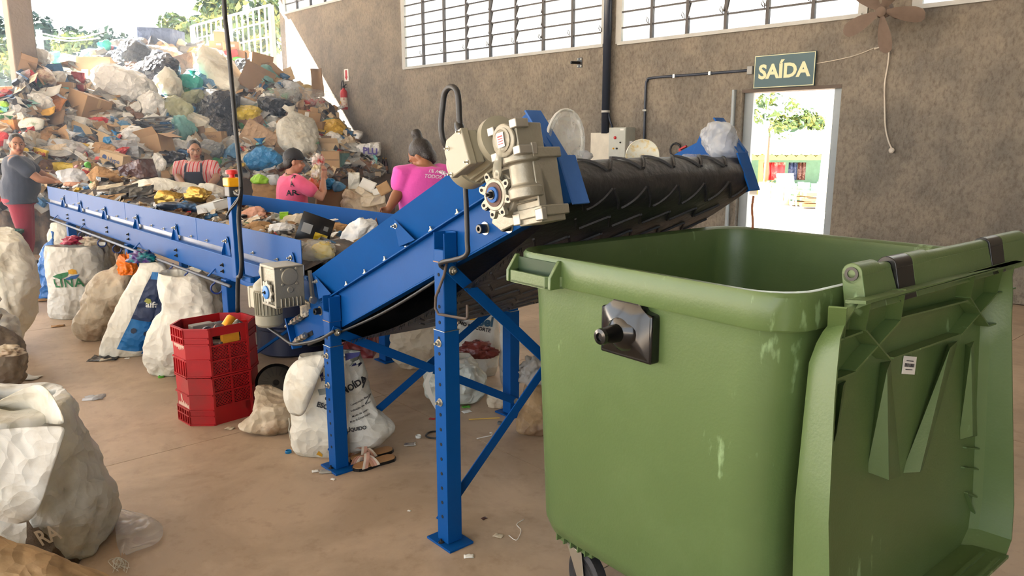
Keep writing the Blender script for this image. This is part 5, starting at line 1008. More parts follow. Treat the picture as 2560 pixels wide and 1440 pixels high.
# sorter in magenta with a bun, back to us
q = onplane(1062, 420, cv(0, 1.62, 0), V); fz = Vector((q.x, q.y, 0)); Yp = q.y
w4 = person('sorter in a magenta T-shirt with a high hair bun, seen from behind', fz+Vector((-0.0, 0, 0)), 118, 1.69, 1.14, (146, 98, 70), PINK2, DARK, SHOE, 160, -36,
    ((atY(1120, 470, Yp-0.0), atY(1105, 520, Yp-0.1), (-0.3, -0.2, -0.9), (-1, 0, 0)), (atY(1000, 474, Yp-0.08), atY(972, 522, Yp-0.2), (-0.5, -0.3, -0.6), (0.5, -0.6, 0))), belly=1.05, hair='bun')
t, so_, bv, P_, f_, r_, hc_ = w4
HW = mat('white_print', (238, 230, 236), rough=0.8, var=0)
lettering('1% AO DIA,', 0.026, atY(1086, 432, Yp-0.3), (0.98, -0.1, -0.12), (0.12, 0, 0.99), HW, parent=so_, bvh=bv, bold=0.02, lift=0.004, shear=0.15, maxw=0.165)
lettering('TODOS OS DIAS', 0.026, atY(1092, 446, Yp-0.3), (0.98, -0.1, -0.10), (0.10, 0, 0.99), HW, parent=so_, bvh=bv, bold=0.02, lift=0.004, shear=0.15, maxw=0.25)
# ================================================================ the heap of rubbish and the rubbish on the table
TOPL = [(-200, 250), (-60, 240), (30, 222), (60, 190), (90, 168), (130, 150), (200, 136), (260, 122), (320, 118), (345, 104), (370, 92), (410, 92), (440, 112), (480, 118), (520, 122), (560, 132), (600, 146), (640, 156), (680, 168), (710, 186), (750, 214), (790, 242), (830, 274), (860, 308), (890, 348), (920, 385), (950, 415)]
BOT = [(-200, 520), (60, 510), (300, 470), (540, 440), (600, 438), (950, 436)]
DT = [(-200, 13.3), (60, 13.2), (110, 14.2), (200, 15.6), (390, 17.2), (560, 17.0), (700, 16.2), (840, 15.5), (950, 14.6)]
DB = [(-200, 10.4), (0, 10.6), (300, 11.3), (545, 13.35), (700, 13.75), (950, 14.35)]
def heap_pt(x, t):
    yt, yb = interp(x, TOPL), interp(x, BOT); y = yt+(yb-yt)*t; d = interp(x, DT)+(interp(x, DB)-interp(x, DT))*(t**0.85)
    p = atY(x, y, d); k = min(1, 4*t+0.15); return p+Vector((0, -0.22*noise.noise(Vector((x*0.02, t*7, 1)))*k, 0.10*noise.noise(Vector((x*0.035, t*9, 5)))*k))
HX = [-200+10*i for i in range(116)]; NT = 34; hm = MB(); rows = []
for j in range(NT+1): rows.append([heap_pt(x, j/NT) for x in HX])
back = []
for k_, (dy, zf) in enumerate(((4.0, 0.0), (2.6, 0.45), (1.2, 0.9))): back.append([Vector((p.x*(1+dy/p.y*0.6), p.y+dy*0.8, 0.9+(p.z-0.9)*zf)) for p in rows[0]])
foot = [[Vector((p.x, p.y-0.05, max(0.0, p.z-0.6) if p.x < -5.3 else p.z-0.02)) for p in rows[-1]], [Vector((p.x, p.y-0.15, 0.0 if p.x < -5.3 else p.z-0.04)) for p in rows[-1]]]
hm.loft(back+rows+foot, closed=False)
DIRT = mat('mixed_rubbish', (120, 104, 88), rough=0.85, vscale=5, col2=(66, 62, 62), spots=0.5, bump=0.8, bscale=12)
tag(hm.build('rubbish_heap', DIRT, smooth=180, at=(-6, 14, 1)), 'compacted core of the great rubbish heap under the bags and cartons', 'rubbish heap', kind='stuff')
HB = bvh_of(hm)
# what lies on the table: a low ridge of packaging
HU = [(1.38, 0.16), (1.7, 0.18), (2.0, 0.07), (2.5, 0.12), (3.1, 0.14), (3.6, 0.06), (4.2, 0.17), (5.2, 0.27), (6.2, 0.28), (7.0, 0.38), (7.9, 0.45), (8.3, 0.30)]
tm = MB(); rows_t = []
for i in range(90):
    u = 1.36+i*0.078; rr = []
    for j in range(21):
        v = 0.075+j*(1.10/20); e = math.sin(math.pi*min(1, max(0, (v-0.0)/1.25)))**0.7; rr.append(cv(u, v, 0.914+interp(u, HU)*e*(0.75+0.5*noise.noise(Vector((u*3, v*4, 3))))*(0.35+0.65*min(1, (v-0.05)*3+0.4))))
    rows_t.append(rr)
tm.loft(rows_t, closed=False); tmo = tm.build('loose_rubbish', DIRT, smooth=180, at=cv(4.5, 0.6, 0.92)); tag(tmo, 'layer of dirty scraps on the sorting belt', 'rubbish', kind='stuff')
TB = bvh_of(tm)
# palette of rubbish
PAL = [CARD, CARD2, CARD3, PAPER, cl('scrap_white', (224, 222, 216), rough=0.45), cl('scrap_black', (40, 42, 48), rough=0.3), cl('scrap_blue', (56, 112, 160), rough=0.4), cl('scrap_red', (188, 48, 44), rough=0.4), cl('scrap_yellow', (214, 176, 52), rough=0.4), cl('scrap_green', (70, 140, 90), rough=0.4), cl('scrap_beige', (206, 186, 156), rough=0.6), cl('scrap_grey', (140, 138, 134), rough=0.5), cl('scrap_aqua', (120, 190, 186), rough=0.4), cl('scrap_brown', (116, 82, 58), rough=0.6), film('scrap_film', (222, 224, 220), alpha=0.5)]
def scrap(mb, p, n, s, rnd, mi):
    n = Vector(n).normalized(); t = n.orthogonal().normalized(); a = rnd.uniform(0, 6.28); t = (t*math.cos(a)+n.cross(t)*math.sin(a)); n2 = (n+Vector((rnd.uniform(-.6, .6), rnd.uniform(-.6, .6), rnd.uniform(-.3, .6)))).normalized(); t = (t-n2*t.dot(n2)).normalized(); b = n2.cross(t); k = rnd.random()
    if k < 0.45:      # small crumpled lump
        vs, fs = ICO; q = rnd.uniform(0.5, 0.9); w_ = rnd.uniform(0, 99)
        mb.add([Vector(p)+(t*v[0]+b*v[1]*q+n2*v[2]*0.5)*s*(0.75+0.6*noise.noise(Vector((v[0]*2+w_, v[1]*2, v[2]*2)))) for v in vs], fs, mi)
    elif k < 0.75:      # bent sheet
        L_, W_ = s*rnd.uniform(0.8, 1.5), s*rnd.uniform(0.5, 1.0); z = [rnd.uniform(-.3, .3)*s for _ in range(4)]; rs = []
        for i in range(4): rs.append([Vector(p)+t*(L_*(i/1.5-1))+b*(W_*(j-1))+n2*(z[i]+(0.12*s if j == 1 else 0)+0.02) for j in range(3)])
        mb.loft(rs, closed=False, mi=mi)
    else:
        mb.box(Vector(p)+n2*s*0.2, (s*rnd.uniform(0.7, 1.5), s*rnd.uniform(0.5, 1.0), s*rnd.uniform(0.15, 0.6)), (t, b, n2), mi)
bm = bmesh.new(); bmesh.ops.create_icosphere(bm, subdivisions=2, radius=1.0); bm.verts.index_update(); ICO = ([tuple(v.co) for v in bm.verts], [tuple(v.index for v in f.verts) for f in bm.faces]); bm.free()
rnd = random.Random(11); sb = MB()
WTS = [5, 4, 4, 5, 8, 8, 2, 1.3, 1.0, 0.7, 6, 6, 1.2, 4, 7]
for i in range(3000):
    x = rnd.uniform(-150, 945); t = rnd.random()**0.8; p = heap_pt(x, t); h = HB.find_nearest(p); mi = rnd.choices(range(15), WTS)[0]
    scrap(sb, p, h[1] if h[1].dot(Vector((0, -1, 0.3))) > 0 else -h[1], rnd.uniform(0.06, 0.20)*(1.15 if x < 500 else 1), rnd, mi)
tag(sb.build('loose_rubbish', PAL, at=(-6, 14, 2)), 'loose scraps of card, film and packaging all over the heap', 'rubbish', kind='stuff')
sb = MB()
for i in range(800):
    u = 1.4+6.8*rnd.random()**0.85; v = rnd.uniform(0.12, 1.12); h = TB.ray_cast(cv(u, v, 3), -Z)
    if h[0] is None: continue
    scrap(sb, h[0], h[1] if h[1].z > 0 else -h[1], rnd.uniform(0.025, 0.075)*(1.3 if u > 4.5 else 0.9), rnd, rnd.choices(range(15), WTS)[0])
tag(sb.build('loose_rubbish', PAL, at=cv(4.5, 0.6, 1)), 'small scraps of packaging strewn along the sorting belt', 'rubbish', kind='stuff')
# ---------------------------------------------------------------- individual pieces
def seat(x, y, on=None):
    d = ray(x, y).normalized(); best = None
    for b in (on or (TB, HB)):
        h = b.ray_cast(CAM, d)
        if h[0] is not None and (best is None or h[3] < best[3]): best = h
    if best is None: best = (atY(x, y, interp(x, DT)), Vector((0, -1, 0)), 0, interp(x, DT))
    n = best[1] if best[1].dot(d) < 0 else -best[1]
    return best[0], n, (best[0]-CAM).length
def vaxes(rot):
    r_ = Vector((1, 0, 0)); u_ = Vector((0, 0.25, 0.97)).normalized(); a = R(rot); return r_*math.cos(a)+u_*math.sin(a), u_*math.cos(a)-r_*math.sin(a), r_.cross(u_)
BASE = {}
for k_ in (3, 4): bm = bmesh.new(); bmesh.ops.create_icosphere(bm, subdivisions=k_, radius=1.0); bm.verts.index_update(); BASE[k_] = (np.array([tuple(v.co) for v in bm.verts]), [tuple(v.index for v in f.verts) for f in bm.faces]); bm.free()
FM = {'clear': film('clear_bag', (224, 226, 220), alpha=0.32, rough=0.15), 'milky': film('milky_bag', (226, 228, 230), alpha=0.8), 'olive': film('olive_bag', (206, 206, 160), alpha=0.62), 'aqua': film('aqua_bag', (150, 214, 210), alpha=0.75), 'mint': film('mint_bag', (120, 210, 170), alpha=0.8)}
BM = {'white': cl('bag_white', (230, 228, 222), rough=0.4), 'black': cl('bag_black', (30, 33, 40), rough=0.25, bump=0.35), 'blue': cl('bag_blue', (30, 128, 186), rough=0.35), 'dusty': cl('bag_dusty_blue', (74, 124, 160), rough=0.45), 'teal': cl('bag_teal', (40, 170, 156), rough=0.35), 'yellow': cl('bag_yellow', (206, 176, 40), rough=0.4), 'ochre': cl('bag_ochre', (204, 160, 40), rough=0.4), 'pink': cl('bag_pink', (206, 150, 156), rough=0.5), 'grey': cl('bag_grey', (112, 116, 118), rough=0.35), 'beige': cl('bag_beige', (206, 192, 166), rough=0.5), 'red': cl('bag_red', (200, 40, 46), rough=0.35), 'green': cl('bag_green', (96, 176, 60), rough=0.4), 'navy': cl('bag_navy', (48, 60, 92), rough=0.4), 'gteal': cl('bag_grey_teal', (92, 140, 134), rough=0.4), 'gold': mat('gold_foil', (176, 142, 72), rough=0.3, metal=0.8, var=0.2, bump=0.6, bscale=14), 'foil': mat('silver_foil', (196, 194, 190), rough=0.28, metal=0.8, var=0.2, bump=0.6, bscale=14), 'fruit': mat('fruit_print', (236, 230, 220), rough=0.4, col2=(236, 150, 40), spots=0.54, vscale=12), 'kraft': cl('kraft_paper', (176, 136, 92), rough=0.8), 'maroon': cl('bag_maroon', (92, 60, 54), rough=0.3), 'salmon': cl('bag_salmon', (216, 158, 130), rough=0.6), 'orange': cl('bag_orange', (226, 120, 50), rough=0.5), 'lime': cl('bag_lime', (150, 200, 40), rough=0.5)}
NM = {'bag': 'plastic_bag', 'film': 'plastic_film', 'sackcloth': 'woven_sack'}
def bag(x, y, w_, h_, m, label, rot=0, knot=0, amp=0.26, deep=0.75, name='plastic_bag', push=0.30, on=None, seed=None, cat='bag'):
    p, n, d = seat(x, y, on); k = d/FPX; rx, rz = w_*k*0.6, h_*k*0.6; ry = deep*min(rx, rz*1.3); ax, az, ay = vaxes(rot); seed = seed if seed is not None else x*0.13+y*0.07
    c = p+n*min(rx, ry)*push; BV, BF = BASE[4 if w_*h_ > 1400 else 3]; rg = np.random.RandomState(int(abs(seed)*977) % 99991)
    nd = rg.normal(size=(16, 3)); nd /= np.linalg.norm(nd, axis=1)[:, None]; dd = rg.uniform(1.0-amp*1.1, 1.02, 16); pl = np.maximum(BV @ nd.T, 0)/dd; rr = (np.sum(pl**9, axis=1)+1e-6)**(-1/9.0); rr = np.clip(rr, 0.6, 1.25); vs = []
    for q, r0 in zip(BV, rr):
        q = Vector(q); ph = math.atan2(q.y, q.x); g_ = crease(Vector((math.cos(ph)*1.5, math.sin(ph)*1.5, q.z*0.55)), 1.9, seed)*0.13+crease(q, 2.6, seed+5)*0.10
        kk = r0*(1-g_*(0.5+amp*1.6)+amp*0.3*noise.noise(q*2.2+Vector((seed, 0, 0)))+0.03*noise.noise(q*9+Vector((seed, 2, 0)))); qq = Vector((abs(q.x)**0.85*(1 if q.x > 0 else -1), q.y, abs(q.z)**0.9*(1 if q.z > 0 else -1)))
        if knot and q.z > 0.72: s_ = 1-(q.z-0.72)/0.28; qq.x *= 0.25+0.5*s_; qq.y *= 0.25+0.5*s_; qq.z = 0.85+(1-s_)*0.35*knot
        vs.append(c+(ax*qq.x*rx-ay*qq.y*ry+az*qq.z*rz)*kk)
    me = bpy.data.meshes.new(name); me.from_pydata(vs, [], BF); me.update(); o = finish(name, me, m, None, smooth=180, at=c); tag(o, label, cat)
    if knot:
        e = MB(); tp = c+az*rz*1.12; rs = []
        for r_, h in ((0.10, -0.05), (0.07, 0.06), (0.2, 0.2), (0.32, 0.36)): rs.append([tp+(ax*math.cos(a*0.785)*r_*rx*(1+0.4*math.sin(a*2.3+seed))-ay*math.sin(a*0.785)*r_*rx)+az*h*rz*(1+0.3*math.sin(a*1.7)) for a in range(8)])
        e.loft(rs, caps=False); e.build('tied_neck', m, o, smooth=180)
    return o
def carton(x, y, w_, h_, dpt, m, label, yaw=20, pitch=0, roll=0, openf=False, tape=True, prt=None, on=None, push=0.2, name='carton', cat='box', sidem=None):
    """cardboard box: w x h is its near face; yaw turns it, openf gives it loose flaps"""
    p, n, d = seat(x, y, on); k = d/FPX; W_, H_ = w_*k, h_*k; D_ = dpt*k
    M_ = Matrix.Rotation(R(yaw), 3, 'Z') @ Matrix.Rotation(R(pitch), 3, 'X') @ Matrix.Rotation(R(roll), 3, 'Y'); ax, ay, az = M_ @ Vector((1, 0, 0)), M_ @ Vector((0, 1, 0)), M_ @ Vector((0, 0, 1))
    c = p+n*min(W_, H_, D_)*push + ay*D_*0.35; t = 0.006; t_ = thing(name, label, cat, c-az*H_/2); b = MB()
    if openf:
        for s_ in (-1, 1): b.box(c+ax*s_*(W_/2-t/2), (t, D_, H_), (ax, ay, az)); b.box(c+ay*s_*(D_/2-t/2), (W_-2*t, t, H_), (ax, ay, az))
        b.box(c-az*(H_/2-t/2), (W_, D_, t), (ax, ay, az)); body = b.build('box_body', m, t_)
        for i, (s_, aa, bb, L_, Wd) in enumerate(((-1, ay, ax, D_*0.45, W_), (1, ay, ax, D_*0.45, W_), (-1, ax, ay, W_*0.4, D_), (1, ax, ay, W_*0.4, D_))):
            an = R((35, 70, 20, 120)[i]+8*math.sin(x)); hinge = c+aa*s_*((D_ if i < 2 else W_)/2)+az*H_/2; dr = aa*s_*math.sin(an)+az*math.cos(an)
            f = MB(); f.box(hinge+dr*L_/2, (Wd*0.98, L_, 0.004), (bb, dr, bb.cross(dr))); f.build('flap', m, t_)
    else:
        b.box(c, (W_, D_, H_), (ax, ay, az)); body = b.build('box_body', m, t_, bevel=0.006)
        for s_ in (-1, 1): f = MB(); f.box(c+az*(H_/2+0.003)+ay*s_*D_*0.25, (W_, D_*0.49, 0.005), (ax, ay, az)); f.build('flap', m, t_)
        if tape: f = MB(); f.box(c+az*(H_/2+0.0065), (W_*1.002, 0.05, 0.001), (ax, ay, az)); f.box(c-ay*(D_/2+0.001)+az*H_*0.0, (0.05, 0.001, H_), (ax, ay, az)) if dpt < 0 else f.box(c+ax*(W_/2+0.0015)+az*H_*0.35, (0.001, 0.05, H_*0.3), (ax, ay, az)); f.build('packing_tape', mat('brown_tape', (196, 166, 116), rough=0.3), t_)
    fc = c-ay*(D_/2+0.002)
    if sidem: f = MB(); f.box(c+ax*(W_/2+0.002), (0.002, D_*0.92, H_*0.8), (ax, ay, az)); f.build('printed_panel', sidem, t_)
    if prt:
        for kind, u_, v_, s_, txt, pm in prt:
            o_ = fc+ax*u_*W_+az*v_*H_
            if kind == 't': lettering(txt, s_*H_, o_, ax, az, pm, parent=t_, bold=0.02)
            elif kind == 'r': f = MB(); f.box(o_, (s_*W_, 0.002, txt*H_), (ax, ay, az)); f.build('box_label', pm, t_)
            elif kind == 'o': f = MB(); f.lathe([(s_*H_*0.8, 0), (s_*H_, 0), (s_*H_, 0.002), (s_*H_*0.8, 0.002)], o_, -ay, 20, flat=1.0); f.build('printed_ring', pm, t_)
            elif kind == 'd': f = MB(); f.lathe([(s_*H_, 0), (s_*H_, 0.002)], o_, -ay, 20); f.build('printed_disc', pm, t_)
    return t_
def sheet(x, y, w_, h_, m, label, rot=0, tilt=35, bend=0.15, yaw=0, name='cardboard_sheet', on=None, push=0.05, cat='cardboard', corr=True):
    """loose flat piece, gently bent, with real thickness"""
    p, n, d = seat(x, y, on); k = d/FPX; W_, H_ = w_*k, h_*k; M_ = Matrix.Rotation(R(yaw), 3, 'Z') @ Matrix.Rotation(R(-tilt), 3, 'X') @ Matrix.Rotation(R(-rot), 3, 'Y'); ax, ay, az = M_ @ Vector((1, 0, 0)), M_ @ Vector((0, 1, 0)), M_ @ Vector((0, 0, 1)); c = p+n*push
    b = MB(); rs = []
    for j in range(7):
        t = j/6-0.5; row = []
        for i in range(9):
            s_ = i/8-0.5; jj = 0.03*W_*noise.noise(Vector((s_*5+x, t*5, y))) if i in (0, 8) or j in (0, 6) else 0
            row.append(c+ax*(s_*W_+jj)+az*(t*H_+jj*0.6)-ay*(bend*W_*(s_*s_*2-0.2+0.5*noise.noise(Vector((s_*2+x, t*2, 4))))))
        rs.append(row)
    b.loft(rs, closed=False); o = b.build(name, m, smooth=60, at=c); sd_ = o.modifiers.new('thick', 'SOLIDIFY'); sd_.thickness = 0.007; return tag(o, label, cat)
# --- sunlit left part of the heap
bag(102, 148, 46, 36, BM['white'], 'bright white bag on the ridge just right of the concrete column')
bag(134, 154, 30, 40, FM['mint'], 'mint green see-through bag on the ridge near the column', amp=0.4)
bag(262, 114, 32, 18, BM['teal'], 'small turquoise bundle on the skyline of the heap')
carton(240, 186, 68, 52, 50, CARD2, 'big pale sunlit carton with two paper labels below the ridge', yaw=8, pitch=-22, prt=[('r', -0.22, -0.2, 0.2, 0.3, PAPER), ('r', 0.15, -0.22, 0.26, 0.28, PAPER)])
bag(316, 158, 82, 70, BM['black'], 'wide black plastic sheet bundle at the middle of the ridge', rot=-15, deep=0.5)
bag(322, 118, 56, 30, BM['grey'], 'dark grey sacking hunched on the ridge beside the top crate', rot=12)
bag(342, 146, 30, 54, FM['clear'], 'clear wrinkled bag hanging beside the black sheet bundle', rot=20, amp=0.45)
bag(308, 228, 120, 78, BM['white'], 'very large white bulging bag lit by the sun, centre left of the heap', rot=-12, amp=0.2)
bag(306, 236, 30, 42, FM['olive'], 'olive tinted bag end knotted against the large white bag', rot=10, knot=1, push=1.6)
bag(405, 196, 100, 100, BM['black'], 'large glossy black refuse bag left of the tilted printed carton', amp=0.3)
bag(342, 250, 62, 34, BM['dusty'], 'dusty blue bag wedged under the large white bag', rot=-14, push=0.5)
carton(192, 203, 24, 28, 24, cl('red_card', (150, 46, 44), rough=0.7), 'upper of two dark red cartons left of the pale sunlit carton', yaw=25, roll=6)
carton(190, 234, 26, 28, 24, MATS['red_card'], 'lower of two dark red cartons left of the pale sunlit carton', yaw=15, roll=-4)
carton(159, 230, 28, 30, 30, CARD, 'small carton with a turquoise label above the large tilted carton', yaw=10, prt=[('r', 0, 0, 0.7, 0.35, cl('turq_label', (110, 190, 190)))])
carton(190, 278, 66, 62, 56, CARD, 'large tilted carton standing on its corner in the left of the heap', yaw=-28, pitch=-14, roll=16, prt=[('r', 0.02, -0.25, 0.14, 0.5, mat('brown_tape', (196, 166, 116), rough=0.3))])
sheet(92, 232, 84, 30, PAPER, 'wide white cardboard sheet under the column foot', rot=6, tilt=48)
sheet(124, 258, 62, 34, cl('orange_card', (206, 136, 72), rough=0.8), 'orange brown card panel leaning beside the large tilted carton', rot=-24, tilt=30)
carton(74, 168, 30, 24, 26, CARD3, 'open dark carton on its side at the foot of the column', yaw=20, openf=True, roll=20)
bag(139, 202, 34, 34, BM['white'], 'round white bag under the mint green bag', seed=5)
bag(100, 198, 50, 36, mat('magazine_print', (214, 196, 170), rough=0.4, col2=(150, 90, 80), spots=0.58, vscale=16), 'bag of printed magazines beneath the column', rot=-20)
bag(70, 198, 22, 28, BM['red'], 'small red bag against the lower column')
sheet(112, 340-36, 74, 40, CARD3, 'brown flattened carton left of the large tilted carton', rot=10, tilt=40)
sheet(92, 286, 62, 24, cl('yellow_card', (226, 172, 60), rough=0.6), 'yellow folder lying open low on the left of the heap', rot=14, tilt=50)
bag(88, 262, 44, 36, BM['white'], 'white bag with green print above the yellow folder', seed=9)
bag(104, 266, 12, 12, BM['green'], 'tiny green wrapper on the white bag above the yellow folder', push=1.5)
bag(116, 354, 34, 44, BM['kraft'], 'rolled brown paper behind the head of the red-trousered worker', rot=20)
carton(30, 300, 30, 26, 20, PAPER, 'white box low at the left end of the heap', yaw=30, roll=-22)
carton(16, 320, 44, 22, 24, cl('orange_card', (206, 136, 72)), 'orange carton at the far left end of the heap', yaw=-10, roll=-4)
bag(6, 356, 34, 34, BM['red'], 'red and white bag left of the worker in red trousers')
bag(14, 282, 34, 36, BM['lime'], 'yellow green bag at the far left of the heap')
bag(70, 318, 50, 26, mat('mixed_white_green', (214, 212, 200), col2=(120, 150, 110), spots=0.6, vscale=12), 'white and green packets above the worker in red trousers')
sheet(222, 344, 104, 34, CARD2, 'long flat brown cardboard tray sloping down right above the table end', rot=-24, tilt=34, bend=0.03)
carton(258, 328, 30, 18, 22, CARD, 'small open box at the upper end of the long cardboard tray', yaw=-15, openf=True, roll=-10)
bag(243, 308, 44, 18, BM['red'], 'red film crumpled right of the large tilted carton', amp=0.45)
bag(310, 320, 42, 26, BM['dusty'], 'dusty blue bag above the white bags in the middle left')
for i, (dy, lb) in enumerate(((0, 'topmost'), (9, 'second'), (18, 'third'), (27, 'lowest'))): sheet(372+i*2, 308+dy, 84-i*4, 10, cl('dark_tray', (52, 54, 58), rough=0.5), '%s of the four dark trays stacked under the cream draped sack' % lb, rot=3, tilt=70, bend=0.03, cat='tray', name='plastic_tray', push=0.12)
bag(332, 348, 78, 40, BM['white'], 'sunlit white bag directly left of the dark trays', rot=8)
carton(368, 374, 84, 40, 40, CARD, 'orange lit open carton left of the aproned sorter', yaw=-20, roll=-12, openf=True)
bag(276, 374, 48, 34, BM['blue'], 'bright blue knotted bag above the printed globe carton', rot=-10, knot=0.6, push=0.6)
carton(314, 390, 50, 34, 34, cl('grey_tub', (170, 172, 172), rough=0.5), 'grey plastic tub right of the bright blue knotted bag', yaw=8, tape=False, name='plastic_tub', cat='tub', openf=True)
bag(258, 382, 58, 28, BM['kraft'], 'creased brown paper bag below the bright blue knotted bag', rot=-18)
bag(172, 384, 70, 46, FM['milky'], 'white carrier bag with blue print at the head of the table', rot=-12, amp=0.2, knot=0.5)
bag(196, 360, 66, 26, BM['navy'], 'dark navy cloth bundle behind the white carrier bag', rot=-12)
bag(206, 390, 32, 18, BM['red'], 'red strip of packaging beside the white carrier bag', rot=-50, deep=0.4, push=0.9)
TX = mat('globe_print', (60, 84, 130), rough=0.8)
carton(284, 412, 58, 28, 24, CARD2, 'printed carton with a blue globe and lettering on the table heap', yaw=-12, roll=14, prt=[('d', -0.28, 0.08, 0.2, '', TX), ('t', 0.12, 0.0, 0.36, 'Hype', TX)], push=0.5)
def bottle(x, y, ln, r_, m, label, rot=90, capm=None, on=None, seedv=0, name='bottle', lab=None, up=False, group=None, loc=None):
    if loc is None: p, n, d = seat(x, y, on); k = d/FPX; c = p+n*r_*k*1.1
    else: c = Vector(loc); k = 1.0; n = Vector((0, -1, 0))
    L_, q = ln*k, r_*k; ax, az, ay = vaxes(rot) if not up else (Vector((1, 0, 0)), Z, Vector((0, -1, 0))); b = MB(); base = c-az*L_/2 if loc is None else c
    b.lathe([(q*0.6, 0), (q*0.95, L_*0.03), (q, L_*0.1), (q, L_*0.55), (q*0.9, L_*0.66), (q*0.45, L_*0.82), (q*0.33, L_*0.87), (q*0.33, L_*0.97)], base, az, 18); o = b.build(name, m, smooth=40, at=base); tag(o, label, 'bottle', group)
    b = MB(); b.lathe([(q*0.37, L_*0.93), (q*0.37, L_*1.0), (q*0.3, L_*1.01)], base, az, 14); b.build('cap', capm or REDP, o, smooth=40)
    if lab: b = MB(); b.lathe([(q*1.02, L_*0.2), (q*1.02, L_*0.48)], base, az, 18); b.build('bottle_label', lab, o, smooth=40)
    return o
bottle(240, 409, 30, 8, FM['clear'], 'clear drinks bottle with a red label left of the globe carton', 80, lab=REDP)
bag(217, 418, 14, 16, BM['green'], 'small bright green packet left of the clear drinks bottle', push=0.8)
bag(152, 426, 66, 24, BM['yellow'], 'long yellow bag beside the forearm of the standing worker', rot=-6, deep=0.6, push=0.5)
sheet(152, 402, 70, 22, cl('grey_tray_plastic', (150, 148, 144), rough=0.45), 'flat grey tray above the long yellow bag', rot=-4, tilt=55, name='plastic_tray', cat='tray', push=0.2)
bag(194, 424, 18, 18, BM['pink'], 'pink film at the right end of the long yellow bag', amp=0.4)
bag(190, 446, 54, 30, FM['milky'], 'white crumpled tub wrapper at the table edge near the standing worker', push=0.5)
bag(262, 450, 88, 40, BM['kraft'], 'heap of crumpled brown wrapping paper on the table', amp=0.4, deep=0.8, push=0.4)
carton(334, 444, 66, 40, 40, BM['maroon'], 'dark brown glossy carton right of the brown wrapping paper', yaw=-20, roll=-16, tape=False, push=0.3)
bag(384, 430, 36, 66, BM['white'], 'tall white plastic bag standing left of the aproned sorter', rot=-8, push=0.4, amp=0.2)
bag(369, 432, 8, 42, BM['yellow'], 'narrow yellow strip on the tall white plastic bag', rot=-8, deep=0.5, push=2.4, amp=0.2)
carton(93, 394, 28, 18, 12, cl('yellow_box', (232, 196, 50), rough=0.5), 'yellow packet with red lettering behind the standing worker', yaw=10, roll=16, tape=False, prt=[('t', 0, 0, 0.5, 'NOR', REDP)], push=0.8)
bag(184, 464, 40, 10, BM['salmon'], 'bread coloured wrapper on the near guard of the table', push=0.6)
bag(420, 408, 58, 44, BM['black'], 'black bag on the heap behind the left shoulder of the aproned sorter')
bag(128, 446, 30, 22, BM['maroon'], 'brown packet under the hands of the standing worker', push=0.5)
# --- crest and middle
carton(388, 104, 74, 40, 60, cl('navy_crate', (58, 72, 104), rough=0.6), 'dark blue crate at the very top of the heap', yaw=-6, tape=False, roll=3)
carton(436, 182, 84, 46, 14, cl('dull_card', (160, 124, 98), rough=0.85), 'flat tilted carton with a printed oval near the top of the heap', yaw=-8, roll=-14, pitch=-10, prt=[('o', 0.02, 0.0, 0.16, '', mat('brown_print', (110, 84, 66)))], push=1.0)
bag(482, 224, 48, 30, BM['teal'], 'turquoise tied bag below the flat tilted carton', knot=0.5, push=0.9)
bag(512, 208, 84, 50, BM['dusty'], 'large dusty blue bag behind the turquoise tied bag', rot=-18)
bag(545, 200, 130, 84, RAF, 'large white cloth sack sprawling across the upper middle of the heap', rot=-28, amp=0.3, name='woven_sack', cat='sack', push=0.25)
bag(520, 166, 84, 24, BM['white'], 'white film along the top of the sprawling cloth sack', rot=8, amp=0.4)
bag(510, 177, 20, 14, BM['orange'], 'little orange carton on the white film at the upper middle', push=1.8)
bag(424, 236, 62, 74, RAF, 'cream woven sack drooping left of the turquoise tied bag', rot=24, amp=0.25, name='woven_sack', cat='sack', push=0.5)
for i, (x, y, w_, h_, lb) in enumerate(((551, 94, 22, 22, 'single carton on top of the sunlit carton stack by the railing'), (545, 112, 34, 14, 'left carton in the middle layer of the stack by the railing'), (580, 116, 34, 18, 'right carton in the middle layer of the stack by the railing'), (536, 128, 52, 14, 'left long carton at the bottom of the stack by the railing'), (592, 138, 56, 18, 'right long carton at the bottom of the stack by the railing'))): carton(x, y, w_, h_, 30, CARD, lb, yaw=12, on=(HB,), tape=False, prt=[('r', 0.1, 0, 0.3, 0.3, mat('pale_label', (200, 200, 190)))] if i in (1, 2) else None, push=0.3)
carton(589, 141, 28, 20, 22, cl('red_card2', (176, 44, 46)), 'red box in front of the carton stack by the railing', yaw=20, roll=-12, push=1.2, tape=False)
bag(597, 154, 18, 9, BM['green'], 'small green packet under the red box', push=1.4)
bag(619, 170, 64, 26, BM['black'], 'grey black bag right of the red box', rot=-10)
carton(660, 154, 46, 28, 40, CARD, 'tilted carton on the right skyline of the heap', yaw=30, roll=12, push=0.5)
carton(694, 188, 52, 22, 26, CARD, 'long carton sloping down the right skyline', yaw=20, roll=42, tape=False)
carton(643, 210, 70, 46, 34, CARD3, 'big brown carton lying open across the right shoulder of the heap', yaw=12, roll=28, openf=True)
bag(667, 204, 42, 54, FM['aqua'], 'pale blue filmy bag right of the big brown carton', rot=30)
sheet(480, 128, 54, 24, cl('grey_board', (150, 146, 138)), 'grey board lying on the crest left of the carton stack', rot=8, tilt=40)
bag(408, 138, 100, 24, cl('rolled_mat', (176, 166, 148)), 'rolled beige mat under the top crate', rot=-12, amp=0.12, deep=0.9, cat='mat', name='rolled_mat')
bag(540, 148, 80, 26, cl('rolled_grey', (128, 120, 112)), 'grey brown roll of sheeting on the right of the crest', rot=-4, amp=0.12, cat='mat', name='rolled_mat')
bag(494, 110, 40, 14, BM['grey'], 'dark cloth flap sticking up on the crest', rot=10)
